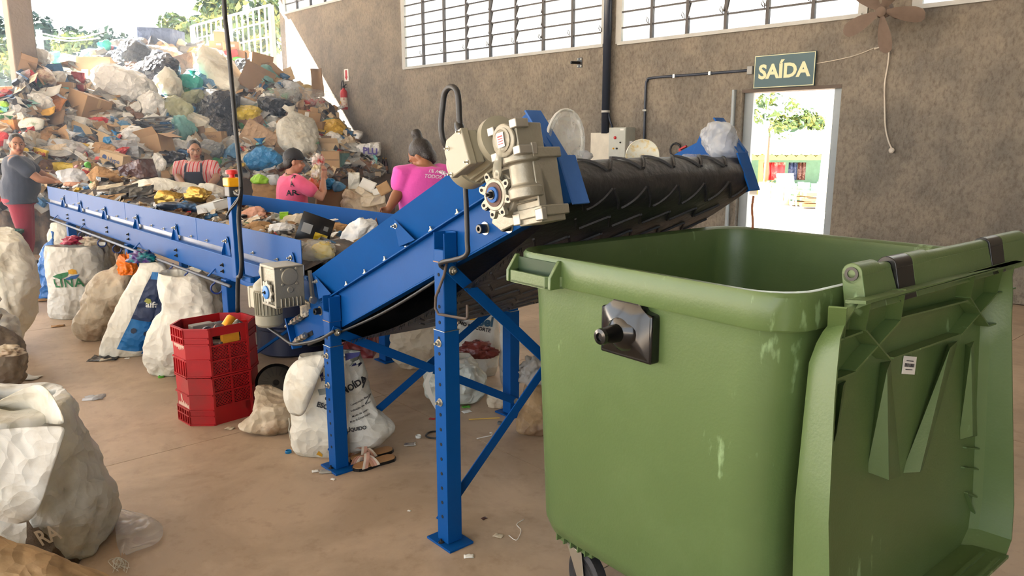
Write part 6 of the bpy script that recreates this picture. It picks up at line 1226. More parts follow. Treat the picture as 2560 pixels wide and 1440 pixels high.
bag(450, 112, 28, 26, BM['beige'], 'beige bag right of the top crate')
bag(382, 277, 58, 50, BM['white'], 'sunlit white bag above the dark trays', seed=3)
bag(434, 288, 54, 54, FM['olive'], 'bulging olive see-through bag in the middle of the heap', amp=0.22, push=0.7)
bag(476, 258, 60, 34, FM['olive'], 'olive film sleeve draped above the blue and black bags', rot=10, amp=0.4, push=0.9)
bag(558, 258, 120, 30, FM['milky'], 'long milky film trailing to the right across the middle of the heap', rot=-14, amp=0.35, push=0.8)
bag(541, 296, 88, 76, BM['black'], 'big round black bag in the middle of the heap', amp=0.25)
bag(470, 282, 46, 30, BM['blue'], 'blue bag between the olive bag and the round black bag')
bag(492, 314, 80, 36, RAF, 'cream sack lying under the round black bag', rot=-18, amp=0.25, name='woven_sack', cat='sack', push=0.6)
bag(560, 330, 52, 60, BM['black'], 'second black bag sagging below the round black bag', seed=21)
bag(622, 302, 60, 42, BM['yellow'], 'yellow olive bag just right of the hanging cable', amp=0.2, push=0.5)
bag(628, 272, 46, 22, BM['gteal'], 'grey green film above the yellow olive bag')
bag(454, 340, 54, 56, FM['aqua'], 'aqua and white film bag above the head of the aproned sorter', rot=-20, amp=0.35)
bag(418, 344, 38, 34, FM['clear'], 'clear bag holding something orange, left of the aqua film bag')
bag(420, 338, 10, 9, BM['orange'], 'orange scrap inside the clear bag', push=1.0)
bag(434, 374, 46, 36, BM['white'], 'creamy white litter bag left of the aproned sorter head')
carton(492, 338, 34, 26, 30, CARD3, 'small brown carton above the head of the aproned sorter', yaw=20, roll=-10)
carton(530, 350, 46, 28, 34, CARD, 'printed carton right of the aproned sorter head', yaw=-8, roll=-4, prt=[('t', 0, 0.15, 0.2, 'FRÁGIL', mat('brown_print', (110, 84, 66)))])
carton(582, 345, 26, 40, 30, CARD2, 'upright carton half behind the hanging cable', yaw=15, roll=14)
carton(640, 362, 78, 60, 20, cl('tan_board', (186, 152, 116), rough=0.6), 'big tan board wrapped in clear film above the sorters', yaw=4, roll=32, tape=False, push=0.8)
bag(652, 326, 40, 24, BM['pink'], 'pale pink bag at the top of the big tan board')
bag(530, 384, 52, 40, BM['grey'], 'dark grey translucent bag right of the aproned sorter')
bag(576, 376, 50, 38, FM['clear'], 'clear bag behind the cable, above the dusty blue bag')
bag(574, 402, 44, 40, BM['dusty'], 'dusty blue round bag on the dock edge behind the cable', push=0.8)
bag(620, 410, 46, 36, BM['beige'], 'beige round bag on the dock edge right of the cable', push=0.6)
bag(668, 410, 64, 54, BM['blue'], 'bright blue bag tied at the top on the dock edge', knot=0.6, rot=14, push=0.7, amp=0.2)
# --- right flank
bag(708, 246, 66, 36, FM['clear'], 'clear film heaped on the right flank, left piece', rot=-14, amp=0.4, push=0.5)
bag(785, 256, 84, 46, FM['clear'], 'large clear film bag on the right flank by the wall', rot=-10, amp=0.35, push=0.5)
bag(730, 222, 44, 30, FM['milky'], 'milky torn bag on the right skyline', amp=0.45)
bag(684, 276, 70, 46, BM['black'], 'black bag under the clear film on the right flank')
carton(772, 298, 52, 32, 36, CARD, 'carton with a small paper label under the clear film bag', yaw=14, roll=10, prt=[('r', -0.1, 0.25, 0.18, 0.35, PAPER)])
carton(726, 277, 24, 26, 22, CARD, 'small carton at the edge of the black bag on the right flank', yaw=30, roll=-18)
sheet(797, 208, 26, 64, CARD3, 'curved brown card standing against the sunlit wall', rot=4, tilt=4, bend=0.5, push=0.1)
sheet(724, 186, 20, 30, CARD2, 'small yellow brown card poking up on the right skyline', rot=20, tilt=10)
bag(766, 221, 32, 18, cl('straw', (196, 170, 110), bump=0.8, bscale=60), 'bunch of dry straw on the right skyline', cat='straw', name='straw_bundle')
sk_ = bag(756, 366, 74, 92, RAF, 'plump white woven sack tied at the neck on the right of the heap', rot=16, knot=0.6, amp=0.16, name='woven_sack', cat='sack', push=0.6)
_p = seat(762, 354)[0]; b = MB(); b.box(_p+Vector((0, -0.33, 0.0)), (0.06, 0.004, 0.2), (Vector((0.93, 0, 0.36)), Vector((0, 1, 0)), Vector((-0.36, 0, 0.93)))); b.build('sack_label', mat('red_brown_print', (150, 92, 82)), sk_)
bag(846, 330, 62, 44, BM['ochre'], 'ochre yellow bag against the wall low on the right', amp=0.2, push=0.6)
bag(832, 316, 44, 30, BM['gteal'], 'grey teal bag behind the ochre yellow bag')
carton(790, 332, 36, 38, 30, CARD, 'upright carton between the plump sack and the grey teal bag', yaw=-8, tape=False)
sheet(820, 298, 36, 14, CARD2, 'narrow card strip above the grey teal bag', rot=38, tilt=20)
carton(836, 414, 52, 44, 44, CARD, 'large carton with a teal printed side on the dock edge', yaw=-22, prt=[('r', 0.0, 0.05, 0.95, 0.06, CARD3)], sidem=cl('teal_panel', (100, 140, 132), rough=0.7), on=(HB,), push=0.4)
carton(824, 376, 56, 22, 34, CARD2, 'open carton on top of the teal sided carton', yaw=-6, openf=True, push=0.4)
carton(806, 352, 40, 20, 26, CARD3, 'brown carton lying behind the open carton on the dock', yaw=10)
bag(882, 374, 58, 54, FM['clear'], 'clear bag full of plastic leaning on the wall corner', rot=16, amp=0.25, push=0.8)
bag(930, 374, 56, 34, BM['white'], 'white bag with purple letters at the right end of the dock', rot=-4, push=0.6)
_p = seat(932, 382)[0]; lettering('PLU', 0.12, _p+Vector((0, -0.26, 0.03)), (1, 0, -0.1), Z, mat('purple_print', (74, 60, 130)), parent=C.objects[-1] if False else None, bold=0.06).name = 'bag_print'
_o = bpy.data.objects['bag_print']; _b = [o for o in C.objects if o.get('label', '').startswith('white bag with purple')][0]; _o.parent = _b; _o.location = -wloc(_b)
bag(890, 342, 22, 34, BM['foil'], 'silver foil pack standing at the foot of the heap by the wall', rot=-24, deep=0.4, push=0.8, cat='packet', name='foil_packet')
# things standing on the dock
zt = DK0.z
def dock_at(x, back=0.14): p = onplane(x, 436, DK0+dkn*back, dkn); p.z = zt; return p
for i, (x, h_, lb) in enumerate(((948, 0.30, 'first'), (959, 0.31, 'second'), (966, 0.30, 'third'), (973, 0.30, 'last'))): bottle(0, 0, h_, 0.038, mat('dark_wine_glass', (70, 20, 24), rough=0.12, var=0.05, spec=0.8), '%s of the four dark sparkling wine bottles on the dock, counted from the red canister' % lb, up=True, loc=dock_at(x, 0.16+0.05*(i % 2)), capm=mat('gold_cap', (214, 170, 70), rough=0.3, metal=0.8) if i < 3 else BLACKP, lab=mat('wine_label', (190, 130, 90)), name='wine_bottle', group='wine bottles on the dock')
p = dock_at(921, 0.25); cn = thing('canister', 'dark red plastic canister on the dock left of the wine bottles', 'canister', p); b = MB(); b.box(p+Z*0.17, (0.23, 0.16, 0.34)); b.build('canister_body', cl('dark_red_plastic', (120, 30, 36), rough=0.4), cn, bevel=0.02); b = MB(); b.tube([p+Z*0.34-Vector((0.06, 0, 0)), p+Z*0.385-Vector((0.05, 0, 0)), p+Z*0.385+Vector((0.05, 0, 0)), p+Z*0.34+Vector((0.06, 0, 0))], 0.012, 8); b.build('handle', MATS['dark_red_plastic'], cn, smooth=180); b = MB(); b.box(p+Vector((0.06, -0.081, 0.13)), (0.07, 0.002, 0.12)); b.build('box_label', PAPER, cn); b = MB(); b.tube([p+Vector((-0.03, -0.09, 0.28)), p+Vector((0.06, -0.09, 0.18))], 0.006, 6); b.build('stick', WHITEP, cn)
p = dock_at(882, 0.25)
for i, (dx, lb, c_) in enumerate(((0, 'white paint bucket on the dock left of the red canister', WHITEP), (0.17, 'smaller printed bucket between the white bucket and the red canister', mat('bucket_print', (200, 96, 60), col2=(210, 206, 196), spots=0.5, vscale=9)))):
    q = p+Vector((dx, -0.02, 0)); hh = 0.2 if i == 0 else 0.16; bk = thing('bucket', lb, 'bucket', q); b = MB(); b.lathe([(0.085, 0), (0.1, hh), (0.108, hh), (0.108, hh+0.02), (0.1, hh+0.02), (0.1, hh+0.03)], q, Z, 24); b.build('bucket_body', c_, bk, smooth=40); b = MB(); b.lathe([(0.11, hh+0.02), (0.11, hh+0.035), (0.09, hh+0.04)], q, Z, 24); b.build('lid', CARD2 if i == 0 else WHITEP, bk, smooth=40); MB().tube([q+Vector((-0.1, 0, hh-0.02)), q+Vector((-0.07, -0.09, hh-0.09)), q+Vector((0.07, -0.09, hh-0.09)), q+Vector((0.1, 0, hh-0.02))], 0.004, 6).build('handle', ZINC, bk, smooth=180)
bk2 = thing('basin', 'stacked pale basins behind the white paint bucket', 'basin', p+Vector((0.02, 0.16, 0))); b = MB(); b.lathe([(0.12, 0), (0.17, 0.26), (0.18, 0.27), (0.17, 0.28), (0.18, 0.3), (0.165, 0.31)], p+Vector((0.02, 0.2, 0)), Z, 24); b.build('basin_wall', CARD2, bk2, smooth=40)
# --- between the table and the dock
def floor_sack(*a, **k): return sack(*a, **k)
sack('paper_sack', 'brown paper sack stuffed with bags behind the far guard of the table', [(452, 634, 690), (470, 632, 694), (520, 630, 700), (600, 640, 690)], [BM['kraft']], 0.8, 'open', 0.03, 41.0, Y=9.2)
FS = lambda x, y, Y: atY(x, y, Y)
def blob_at(x, y, Y, w_, h_, m, label, rot=0, amp=0.3, deep=0.7, name='plastic_bag', cat='bag', seed=None, knot=0):
    p = atY(x, y, Y); k = Y/FPX*1.0
    global seat; old = seat; seat_ = (p, Vector((0, -1, 0)), Y)
    g = globals(); g['seat'] = lambda *a, **kk: seat_; o = bag(x, y, w_, h_, m, label, rot, knot, amp, deep, name, 0.0, None, seed, cat); g['seat'] = old; return o
def box_at(x, y, Y, *a, **k):
    p = atY(x, y, Y); g = globals(); old = g['seat']; g['seat'] = lambda *q, **kk: (p, Vector((0, -1, 0)), Y); o = carton(x, y, *a, **k); g['seat'] = old; return o
def sheet_at(x, y, Y, *a, **k):
    p = atY(x, y, Y); g = globals(); old = g['seat']; g['seat'] = lambda *q, **kk: (p, Vector((0, -1, 0)), Y); o = sheet(x, y, *a, **k); g['seat'] = old; return o
blob_at(652, 450, 9.1, 40, 24, BM['lime'], 'yellow green bag on top of the brown paper sack', amp=0.3); blob_at(682, 450, 9.15, 36, 30, FM['milky'], 'pale bag beside the yellow green bag in the paper sack')
sack('big_carton', 'big battered brown carton full of waste beside the capped sorter', [(468, 798, 868), (500, 796, 872), (560, 800, 872), (640, 805, 868)], [CARD3], 0.9, 'open', 0.02, 43.0, Y=7.9, cat='box', power=6.0)
blob_at(818, 460, 7.8, 46, 34, BM['blue'], 'bright blue film spilling out of the battered carton', amp=0.35); blob_at(846, 468, 7.75, 32, 22, BM['dusty'], 'paler blue film at the right of the bright blue film')
sack('woven_sack', 'pale sagging big bag full of foam trays behind the far guard', [(478, 862, 950), (500, 858, 968), (560, 860, 970), (640, 870, 960)], [RAFB], 0.8, 'open', 0.04, 44.0, Y=7.7)
sheet_at(887, 456, 7.9, 28, 50, cl('slatted_white', (222, 220, 206), stretch=(30, 30, 1)), 'white grooved panel standing upright in the big bag', rot=-2, tilt=6, bend=0.02, cat='panel', name='grooved_panel')
for i, (x, y, w_, h_, r_, lb) in enumerate(((921, 462, 38, 28, -24, 'uppermost pale tray in the big bag'), (944, 478, 22, 18, 20, 'small square pale tray in the big bag'), (912, 482, 44, 16, -34, 'tray lying at the left of the big bag'), (935, 500, 60, 26, 10, 'wide cream tray at the front of the big bag'), (962, 470, 30, 30, 30, 'brown card beside the arm of the magenta sorter'))): sheet_at(x, y, 7.65-0.05*i, w_, h_, (WHITEP if i < 2 else BM['beige'] if i < 4 else CARD), lb, rot=r_, tilt=25, bend=0.1, name='foam_tray' if i < 4 else 'cardboard_sheet', cat='tray' if i < 4 else 'cardboard')
# --- on the sorting belt, far to near
TBO = (TB,)
bag(435, 476, 200, 56, RAF, 'large cream woven sack spread over the middle of the sorting belt', rot=-6, amp=0.3, deep=0.9, name='woven_sack', cat='sack', push=0.4, on=TBO)
bag(520, 492, 70, 34, RAF, 'trailing mouth of a second cream sack near the emergency stop', rot=-18, amp=0.3, name='woven_sack', cat='sack', push=0.6, on=TBO)
bag(440, 508, 60, 32, BM['gold'], 'gold foil wrapper under the cream sack, left piece', rot=10, amp=0.4, on=TBO, push=0.9, cat='wrapper', name='foil_wrapper')
bag(498, 506, 54, 30, BM['gold'], 'gold foil wrapper under the cream sack, right piece', rot=-8, amp=0.4, on=TBO, push=0.9, cat='wrapper', name='foil_wrapper')
sheet(326, 492, 58, 22, cl('black_tray', (38, 40, 42), rough=0.35), 'left of the two black trays against the near guard', rot=16, tilt=50, on=TBO, push=0.1, name='food_tray', cat='tray', bend=0.05)
sheet(368, 504, 52, 26, MATS['black_tray'], 'right of the two black trays against the near guard', rot=10, tilt=40, on=TBO, push=0.12, name='food_tray', cat='tray', bend=0.05)
sheet(286, 488, 52, 14, BM['beige'], 'pale stick-like tray at the near guard left of the black trays', rot=18, tilt=60, on=TBO, push=0.1, name='food_tray', cat='tray', bend=0.03)
bag(450, 524, 74, 24, mat('blue_black_bag', (44, 52, 66), rough=0.3, col2=(90, 130, 170), spots=0.6, vscale=12), 'dark bag of crushed bottles below the gold foil', on=TBO, push=0.4)
carton(522, 534, 66, 20, 40, WHITEP, 'shallow white foam tray left of the emergency stop post', yaw=-30, roll=-10, pitch=10, on=TBO, openf=False, tape=False, name='foam_tray', cat='tray', push=0.6)
bottle(566, 520, 42, 11, FM['clear'], 'clear crushed bottle beside the emergency stop post', -60, on=TBO, capm=WHITEP)
bag(620, 500, 44, 24, mat('blue_white_film', (206, 216, 226), rough=0.25, col2=(110, 160, 200), spots=0.6, vscale=10), 'white and blue film right of the emergency stop', on=TBO, push=0.5)
bag(660, 518, 66, 34, FM['milky'], 'thin white carrier bag left of the foam trays on the belt', on=TBO, amp=0.4, push=0.5)
sheet(716, 516, 62, 24, BM['beige'], 'upper cream foam tray near the far guard', rot=-16, tilt=50, on=TBO, push=0.10, name='foam_tray', cat='tray')
sheet(706, 530, 64, 26, MATS['bag_beige'], 'lower cream foam tray in front of the first', rot=8, tilt=48, on=TBO, push=0.12, name='foam_tray', cat='tray')
bag(636, 546, 70, 34, BM['salmon'], 'salmon coloured paper on the belt right of the stop post', rot=12, amp=0.4, on=TBO, push=0.5)
carton(708, 550, 20, 18, 14, BM['lime'], 'lime green little box on the belt', yaw=12, on=TBO, tape=False, push=0.6)
bag(738, 548, 34, 26, BM['grey'], 'dark silvery packet right of the lime green box', on=TBO, push=0.5)
bag(650, 566, 54, 18, BM['kraft'], 'brown card scrap in front of the salmon paper', on=TBO, push=0.4)
bag(742, 560, 66, 28, BM['beige'], 'cream crumpled paper left of the black food tray', on=TBO, push=0.4, rot=16)
bag(706, 582, 64, 30, BM['white'], 'white bag at the near guard left of the black food tray', on=TBO, push=0.4)
bag(862, 582, 70, 26, BM['kraft'], 'folded brown paper bag right of the black food tray', on=TBO, push=0.5, amp=0.3)
bag(898, 590, 84, 58, BM['white'], 'white bag piled against the guard of the incline', on=TBO, push=0.3, rot=30)
bag(946, 542, 66, 54, BM['fruit'], 'colourful fruit printed bag at the end of the belt', on=TBO, push=0.6, amp=0.3, rot=20)
bag(958, 530, 30, 22, mat('fruit_print_b', (236, 226, 210), rough=0.4, col2=(60, 70, 150), spots=0.56, vscale=18), 'blue and white printed corner of packaging behind the fruit bag', on=TBO, push=1.4)
bag(876, 556, 30, 14, BM['foil'], 'crumpled foil tray before the fruit printed bag', on=TBO, push=0.6, cat='tray', name='foil_tray')
bag(918, 552, 18, 20, BM['red'], 'red wrapper left of the fruit printed bag', on=TBO, push=1.0, amp=0.4)
bag(800, 642, 88, 62, FM['clear'], 'clear bag sliding off the belt end onto the incline', on=TBO, push=0.4, amp=0.4)
bag(812, 634, 50, 40, BM['yellow'], 'yellow wrapper inside the clear bag at the belt end', on=TBO, push=0.3, amp=0.3)
# tilted black food tray with its label
p = seat(798, 592, TBO)[0]+Vector((0.0, -0.12, 0.05)); fx, fz_ = Vector((0.74, 0.22, -0.30)).normalized(), Vector((0.42, 0.25, 0.80)); fz_ = (fz_-fx*fz_.dot(fx)).normalized(); fy_ = fx.cross(fz_).normalized()
ft = thing('food_tray', 'tilted black food tray with a yellow label at the end of the belt', 'tray', p); b = MB(); W_, H_ = 0.21, 0.21
b.loft([[p+fx*(sx_*W_/2*k)+fz_*(sz_*H_/2*k)+fy_*h for sx_, sz_ in ((-1, -1), (1, -1), (1, 1), (-1, 1))] for k, h in ((0.86, 0.0), (0.98, 0.035), (1.0, 0.035), (1.0, 0.04), (0.95, 0.042))]); b.build('tray_body', mat('gloss_black_tray', (26, 26, 28), rough=0.22, var=0.1), ft, smooth=30)
for (u_, v_, w_, h_, m, nm) in ((-0.25, 0.02, 0.3, 0.3, mat('pale_label2', (170, 172, 170)), 'tray_label'), (0.22, -0.22, 0.40, 0.42, MATS['bag_yellow'], 'tray_label'), (0.30, 0.18, 0.14, 0.14, mat('grey_label', (120, 122, 120)), 'tray_label'), (0.12, -0.18, 0.12, 0.1, REDP, 'tray_label')): b = MB(); b.box(p+fx*u_*W_+fz_*v_*H_+fy_*0.0432, (w_*W_, 0.001, h_*H_), (fx, fy_, fz_)); b.build(nm, m, ft)
# ================================================================ fixed to the far wall
SG = mat('exit_sign_green', (44, 78, 84), rough=0.45, var=0.04); CREAM = mat('exit_sign_cream', (216, 212, 168), rough=0.5, var=0)
p = onwall(1960, 176, 0.03); WX = -WD
sg = thing('exit_sign', 'green exit sign reading SAÍDA above the open doorway', 'sign', p); sx2 = (WX*0.998+Z*0.0).normalized()
b = MB(); b.box(p, (0.76, 0.02, 0.39), (sx2, WN, Z)); b.build('sign_board', SG, sg, bevel=0.003)
b = MB()
for s_ in (-1, 1): b.box(p-WN*0.011+sx2*s_*0.37, (0.008, 0.002, 0.38), (sx2, WN, Z)); b.box(p-WN*0.011+Z*s_*0.185, (0.745, 0.002, 0.008), (sx2, WN, Z))
b.build('sign_border', CREAM, sg); lettering('SAÍDA', 0.165, p-WN*0.011-Z*0.01, sx2, Z, CREAM, parent=sg, bold=0.05, lift=0.002, maxw=0.66)
PIPE = mat('blue_black_pipe', (44, 52, 66), rough=0.45, var=0.06); DPIPE = mat('black_pipe', (40, 48, 62), rough=0.35, var=0.05)
cp = [onwall(x, y, 0.03) for x, y in ((1872, 176), (1700, 190), (1640, 194))]; z0 = cp[-1].z
b = MB(); a0, a1 = cp[0], cp[-1]; dn_ = onwall(1609, 380, 0.03); dn0 = Vector((dn_.x, dn_.y, z0)); b.tube(crs([tuple(q) for q in (a0, a0.lerp(dn0, 0.5), a0.lerp(dn0, 0.93), dn0.lerp(a0, 0.015)-Z*0.03, dn0-Z*0.12, dn0-Z*0.6, Vector((dn_.x, dn_.y, dn_.z)))], 4), 0.017, 10)
cd = tag(b.build('conduit', PIPE, smooth=180, at=a0), 'dark blue conduit running down the wall from the exit sign', 'conduit')
for t_ in (0.35, 0.7): q = a0.lerp(dn0, t_); MB().box(q, (0.03, 0.05, 0.045), (WX, WN, Z)).build('pipe_clip', ZINC, cd)
MB().box(Vector((dn_.x, dn_.y, 2.05)), (0.06, 0.04, 0.025), (WX, WN, Z)).build('pipe_clip', FRAME, cd)
b = MB(); b.box(a0+WX*0.02, (0.07, 0.05, 0.10), (WX, WN, Z)); b.build('conduit_outlet', mat('grey_fitting', (150, 150, 146)), cd, bevel=0.008)
q0 = onwall(1516, 200, 0.09); b = MB(); b.tube([Vector((q0.x, q0.y, 1.74)), Vector((q0.x, q0.y, 6.35))], 0.058, 20); dp_ = tag(b.build('down_pipe', DPIPE, smooth=180, at=(q0.x, q0.y, 1.74)), 'thick black down pipe between the two long windows', 'pipe')
b = MB(); b.lathe([(0.062, -0.015), (0.062, 0.015)], (q0.x, q0.y, 2.05), Z, 20); b.build('pipe_clip', FRAME, dp_, smooth=35); MB().tube([Vector((q0.x, q0.y, 2.03))+WX*0.05, Vector((q0.x, q0.y, 1.93))+WX*0.08, Vector((q0.x, q0.y, 1.80))+WX*0.14], 0.014, 8).build('flex_cable', PIPE, dp_, smooth=180)
def wallbox(x0, y0, x1, y1, dep, m, name, label):
    a, b_ = onwall(x0, y0, dep), onwall(x1, y1, dep); c = (a+b_)/2; w_, h_ = (Vector((a.x, a.y, 0))-Vector((b_.x, b_.y, 0))).length, abs(a.z-b_.z); t_ = thing(name, label, 'box', c+WN*dep/2-Z*h_/2); b = MB(); b.box(c+WN*dep/2, (w_, dep, h_), (WX, WN, Z)); b.build('box_body', m, t_, bevel=0.006); b = MB(); b.box(c-WN*0.004, (w_*0.97, 0.008, h_*0.97), (WX, WN, Z)); d_ = b.build('door', m, t_, bevel=0.003); return t_, d_, c-WN*0.008, w_, h_
t_, d_, c, w_, h_ = wallbox(1477, 332, 1526, 406, 0.10, mat('cream_enclosure', (206, 198, 178), rough=0.5), 'junction_box', 'cream junction box under the black down pipe')
t_, d_, c, w_, h_ = wallbox(1523, 319, 1563, 394, 0.22, mat('grey_enclosure', (178, 180, 168), rough=0.5), 'control_box', 'grey control box with red switch beside the cream junction box')
for u_, v_, r_, m, nm in ((-0.10, 0.16, 0.022, REDP, 'switch_knob'), (0.22, 0.0, 0.012, BLACKP, 'key_switch'), (-0.18, -0.2, 0.012, MATS['yellow_plastic'], 'indicator'), (0.02, -0.2, 0.013, BLACKP, 'push_button')):
    b = MB(); b.lathe([(r_, 0), (r_, 0.012), (r_*0.6, 0.022)], c+WX*u_*w_+Z*v_*h_, -WN, 14); b.build(nm, m, d_, smooth=35)
b = MB(); b.box(c+WX*w_*0.28+Z*h_*0.43-WN*0.001, (0.06, 0.001, 0.025), (WX, WN, Z)); b.build('box_label', PAPER, d_)
for i in range(3): b = MB(); q = c+WN*0.1+WX*(-0.06+0.07*i)-Z*(h_/2); b.tube([q, q-Z*0.05], 0.018, 10); b.tube([q-Z*0.05, q-Z*0.16], 0.009, 8); b.build('cable_gland', BLACKP, t_, smooth=35)
q = c+WN*0.12+WX*(w_/2+0.02)-Z*0.08; b = MB(); b.box(q+WX*0.01+Z*0.05, (0.05, 0.07, 0.10), (WX, WN, Z)); b.build('socket_body', mat('socket_grey', (200, 200, 200)), t_, bevel=0.006); b = MB(); b.lathe([(0.035, 0), (0.04, 0.07), (0.034, 0.075)], q+WX*0.02-Z*0.0, (-Z*0.8-WN*0.5), 16); b.build('socket_cap', REDP, t_, smooth=35)
# extinguisher with its sign
p = onwall(861, 275, 0.11); p.z = onwall(861, 274, 0.11).z; ex = thing('fire_extinguisher', 'red fire extinguisher hanging on the wall right of the heap', 'extinguisher', p); r_ = 0.075
b = MB(); b.lathe([(r_*0.9, 0), (r_, 0.02), (r_, 0.33), (r_*0.8, 0.385), (r_*0.35, 0.41), (r_*0.35, 0.43)], p, Z, 22); b.build('cylinder', REDP, ex, smooth=40); b = MB(); b.box(p+Z*0.45, (0.05, 0.04, 0.04), (WX, WN, Z)); b.bar(p+Z*0.47, p+Z*0.50+WX*0.10, 0.03, 0.01); b.bar(p+Z*0.45, p+Z*0.44+WX*0.09, 0.03, 0.01); b.build('valve', BLACKP, ex)
b = MB(); b.tube(crs([tuple(q) for q in (p+Z*0.45, p+Z*0.55-WX*0.0, p+Z*0.58-WX*0.03, p+Z*0.5-WX*0.075, p+Z*0.36-WX*0.085, p+Z*0.15-WX*0.085)], 4), 0.012, 8); b.build('hose', BLACKP, ex, smooth=180)
b = MB(); b.lathe([(r_*1.01, 0.05), (r_*1.01, 0.24)], p, Z, 22); b.build('printed_label', mat('ext_label', (226, 214, 196), col2=(190, 60, 56), spots=0.58, vscale=22), ex, smooth=40); b = MB(); b.lathe([(0.03, 0), (0.03, 0.002)], p+Z*0.14-WN*(r_+0.002)-WX*0.02, -WN, 14); b.build('yellow_dot', YELP, ex)
p = onwall(866, 188, 0.008); es = thing('extinguisher_sign', 'small white sign with a red arrow above the fire extinguisher', 'sign', p); b = MB(); b.box(p, (0.16, 0.006, 0.24), (WX, WN, Z)); b.build('sign_board', PAPER, es); b = MB(); b.prism([(-0.035, 0.10), (0.035, 0.10), (0.035, -0.03), (0.06, -0.03), (0, -0.10), (-0.06, -0.03), (-0.035, -0.03)], p-WN*0.004, WX, Z, -WN, 0.001); b.build('arrow', REDP, es)
# angle bracket
p = onwall(1450, 157, 0.0); br = thing('wall_bracket', 'small black steel bracket under the left louvre window', 'bracket', p); b = MB(); b.box(p-WN*0.006, (0.09, 0.012, 0.14), (WX, WN, Z)); b.tube([p-WN*0.01, p-WN*0.14-WX*0.06], 0.022, 8); b.build('bracket_arm', BLACKP, br); [bolt(p-WN*0.012+WX*a*0.03+Z*c_*0.05, -WN, 0.008, 0.006, br) for a in (-1, 1) for c_ in (-1, 1)]
# wall fan: dusty blades on a ring frame
p = onwall(2205, 28, 0.45); fn = thing('wall_fan', 'dusty brown wall fan high above the doorway', 'fan', p); DUST = mat('dusty_fan', (104, 88, 76), rough=0.85, var=0.15, vscale=10); fa = (-WN*0.92-Z*0.25).normalized(); fxx = fa.cross(Z).normalized(); fyy = fxx.cross(fa).normalized()
b = MB(); b.lathe([(0.05, -0.14), (0.075, -0.12), (0.075, -0.02), (0.05, 0.0), (0.05, 0.03), (0.02, 0.045)], p, fa, 20); b.build('fan_hub', DUST, fn, smooth=40); b = MB(); b.tube([p-fa*0.12, p+WN*0.43], 0.03, 10); b.build('fan_arm', DUST, fn)
for i in range(5):
    a = R(-96+72*i); d_ = fxx*math.cos(a)+fyy*math.sin(a); e = fa.cross(d_); rs = []
    for t, wd in ((0.05, 0.03), (0.12, 0.06), (0.22, 0.085), (0.32, 0.09), (0.39, 0.07), (0.42, 0.03)): tw = 0.6-0.7*t; w2_ = (e*math.cos(tw)+fa*math.sin(tw)); rs.append([p+d_*t-w2_*wd+fa*0.01, p+d_*t+fa*0.025, p+d_*t+w2_*wd+fa*0.01, p+d_*t+fa*0.017])
    MB().loft(rs).build('fan_blade', DUST, fn, smooth=60)
# white cord with its plug, and thin wire to the sign
WC = mat('white_cord', (196, 186, 170), rough=0.5)
cpts = [tuple(onwall(x, y, 0.02)) for x, y in ((2186, 122), (2210, 117), (2222, 124), (2220, 160), (2212, 210), (2212, 270), (2214, 320), (2222, 355), (2230, 372))]
co = tag(MB().tube(crs(cpts, 4), 0.009, 8).build('electric_flex', WC, smooth=180, at=cpts[0]), 'white cord with a plug hanging on the wall below the fan', 'cord'); b = MB(); q = onwall(2230, 376, 0.03); b.lathe([(0.02, -0.03), (0.03, 0.0), (0.03, 0.02), (0.018, 0.03)], q, WN*-1, 14); b.build('plug', WC, co, smooth=40)
tag(MB().tube(crs([tuple(onwall(x, y, 0.012)) for x, y in ((2034, 160), (2090, 150), (2140, 138), (2190, 118))], 4), 0.005, 6).build('thin_wire', WC, smooth=180, at=onwall(2034, 160, 0.012)), 'thin grey wire running from the exit sign to the white cord', 'wire')
p = onwall(1690, 374, 0.03); cw = thing('cable_coil', 'small dark cable coil with a red clamp hanging beside the conduit', 'coil', p); b = MB(); b.tube([p+WX*(0.075*math.cos(a*0.5236))+Z*(0.085*math.sin(a*0.5236))-WN*0.004*a for a in range(12)], 0.014, 8); b.build('coil', RUB, cw, smooth=180); b = MB(); b.bar(p+WX*0.05, p+WX*0.16+Z*0.05, 0.03, 0.02); b.bar(p+WX*0.05-Z*0.01, p+WX*0.15-Z*0.04, 0.025, 0.02); b.build('red_clamp', REDP, cw)

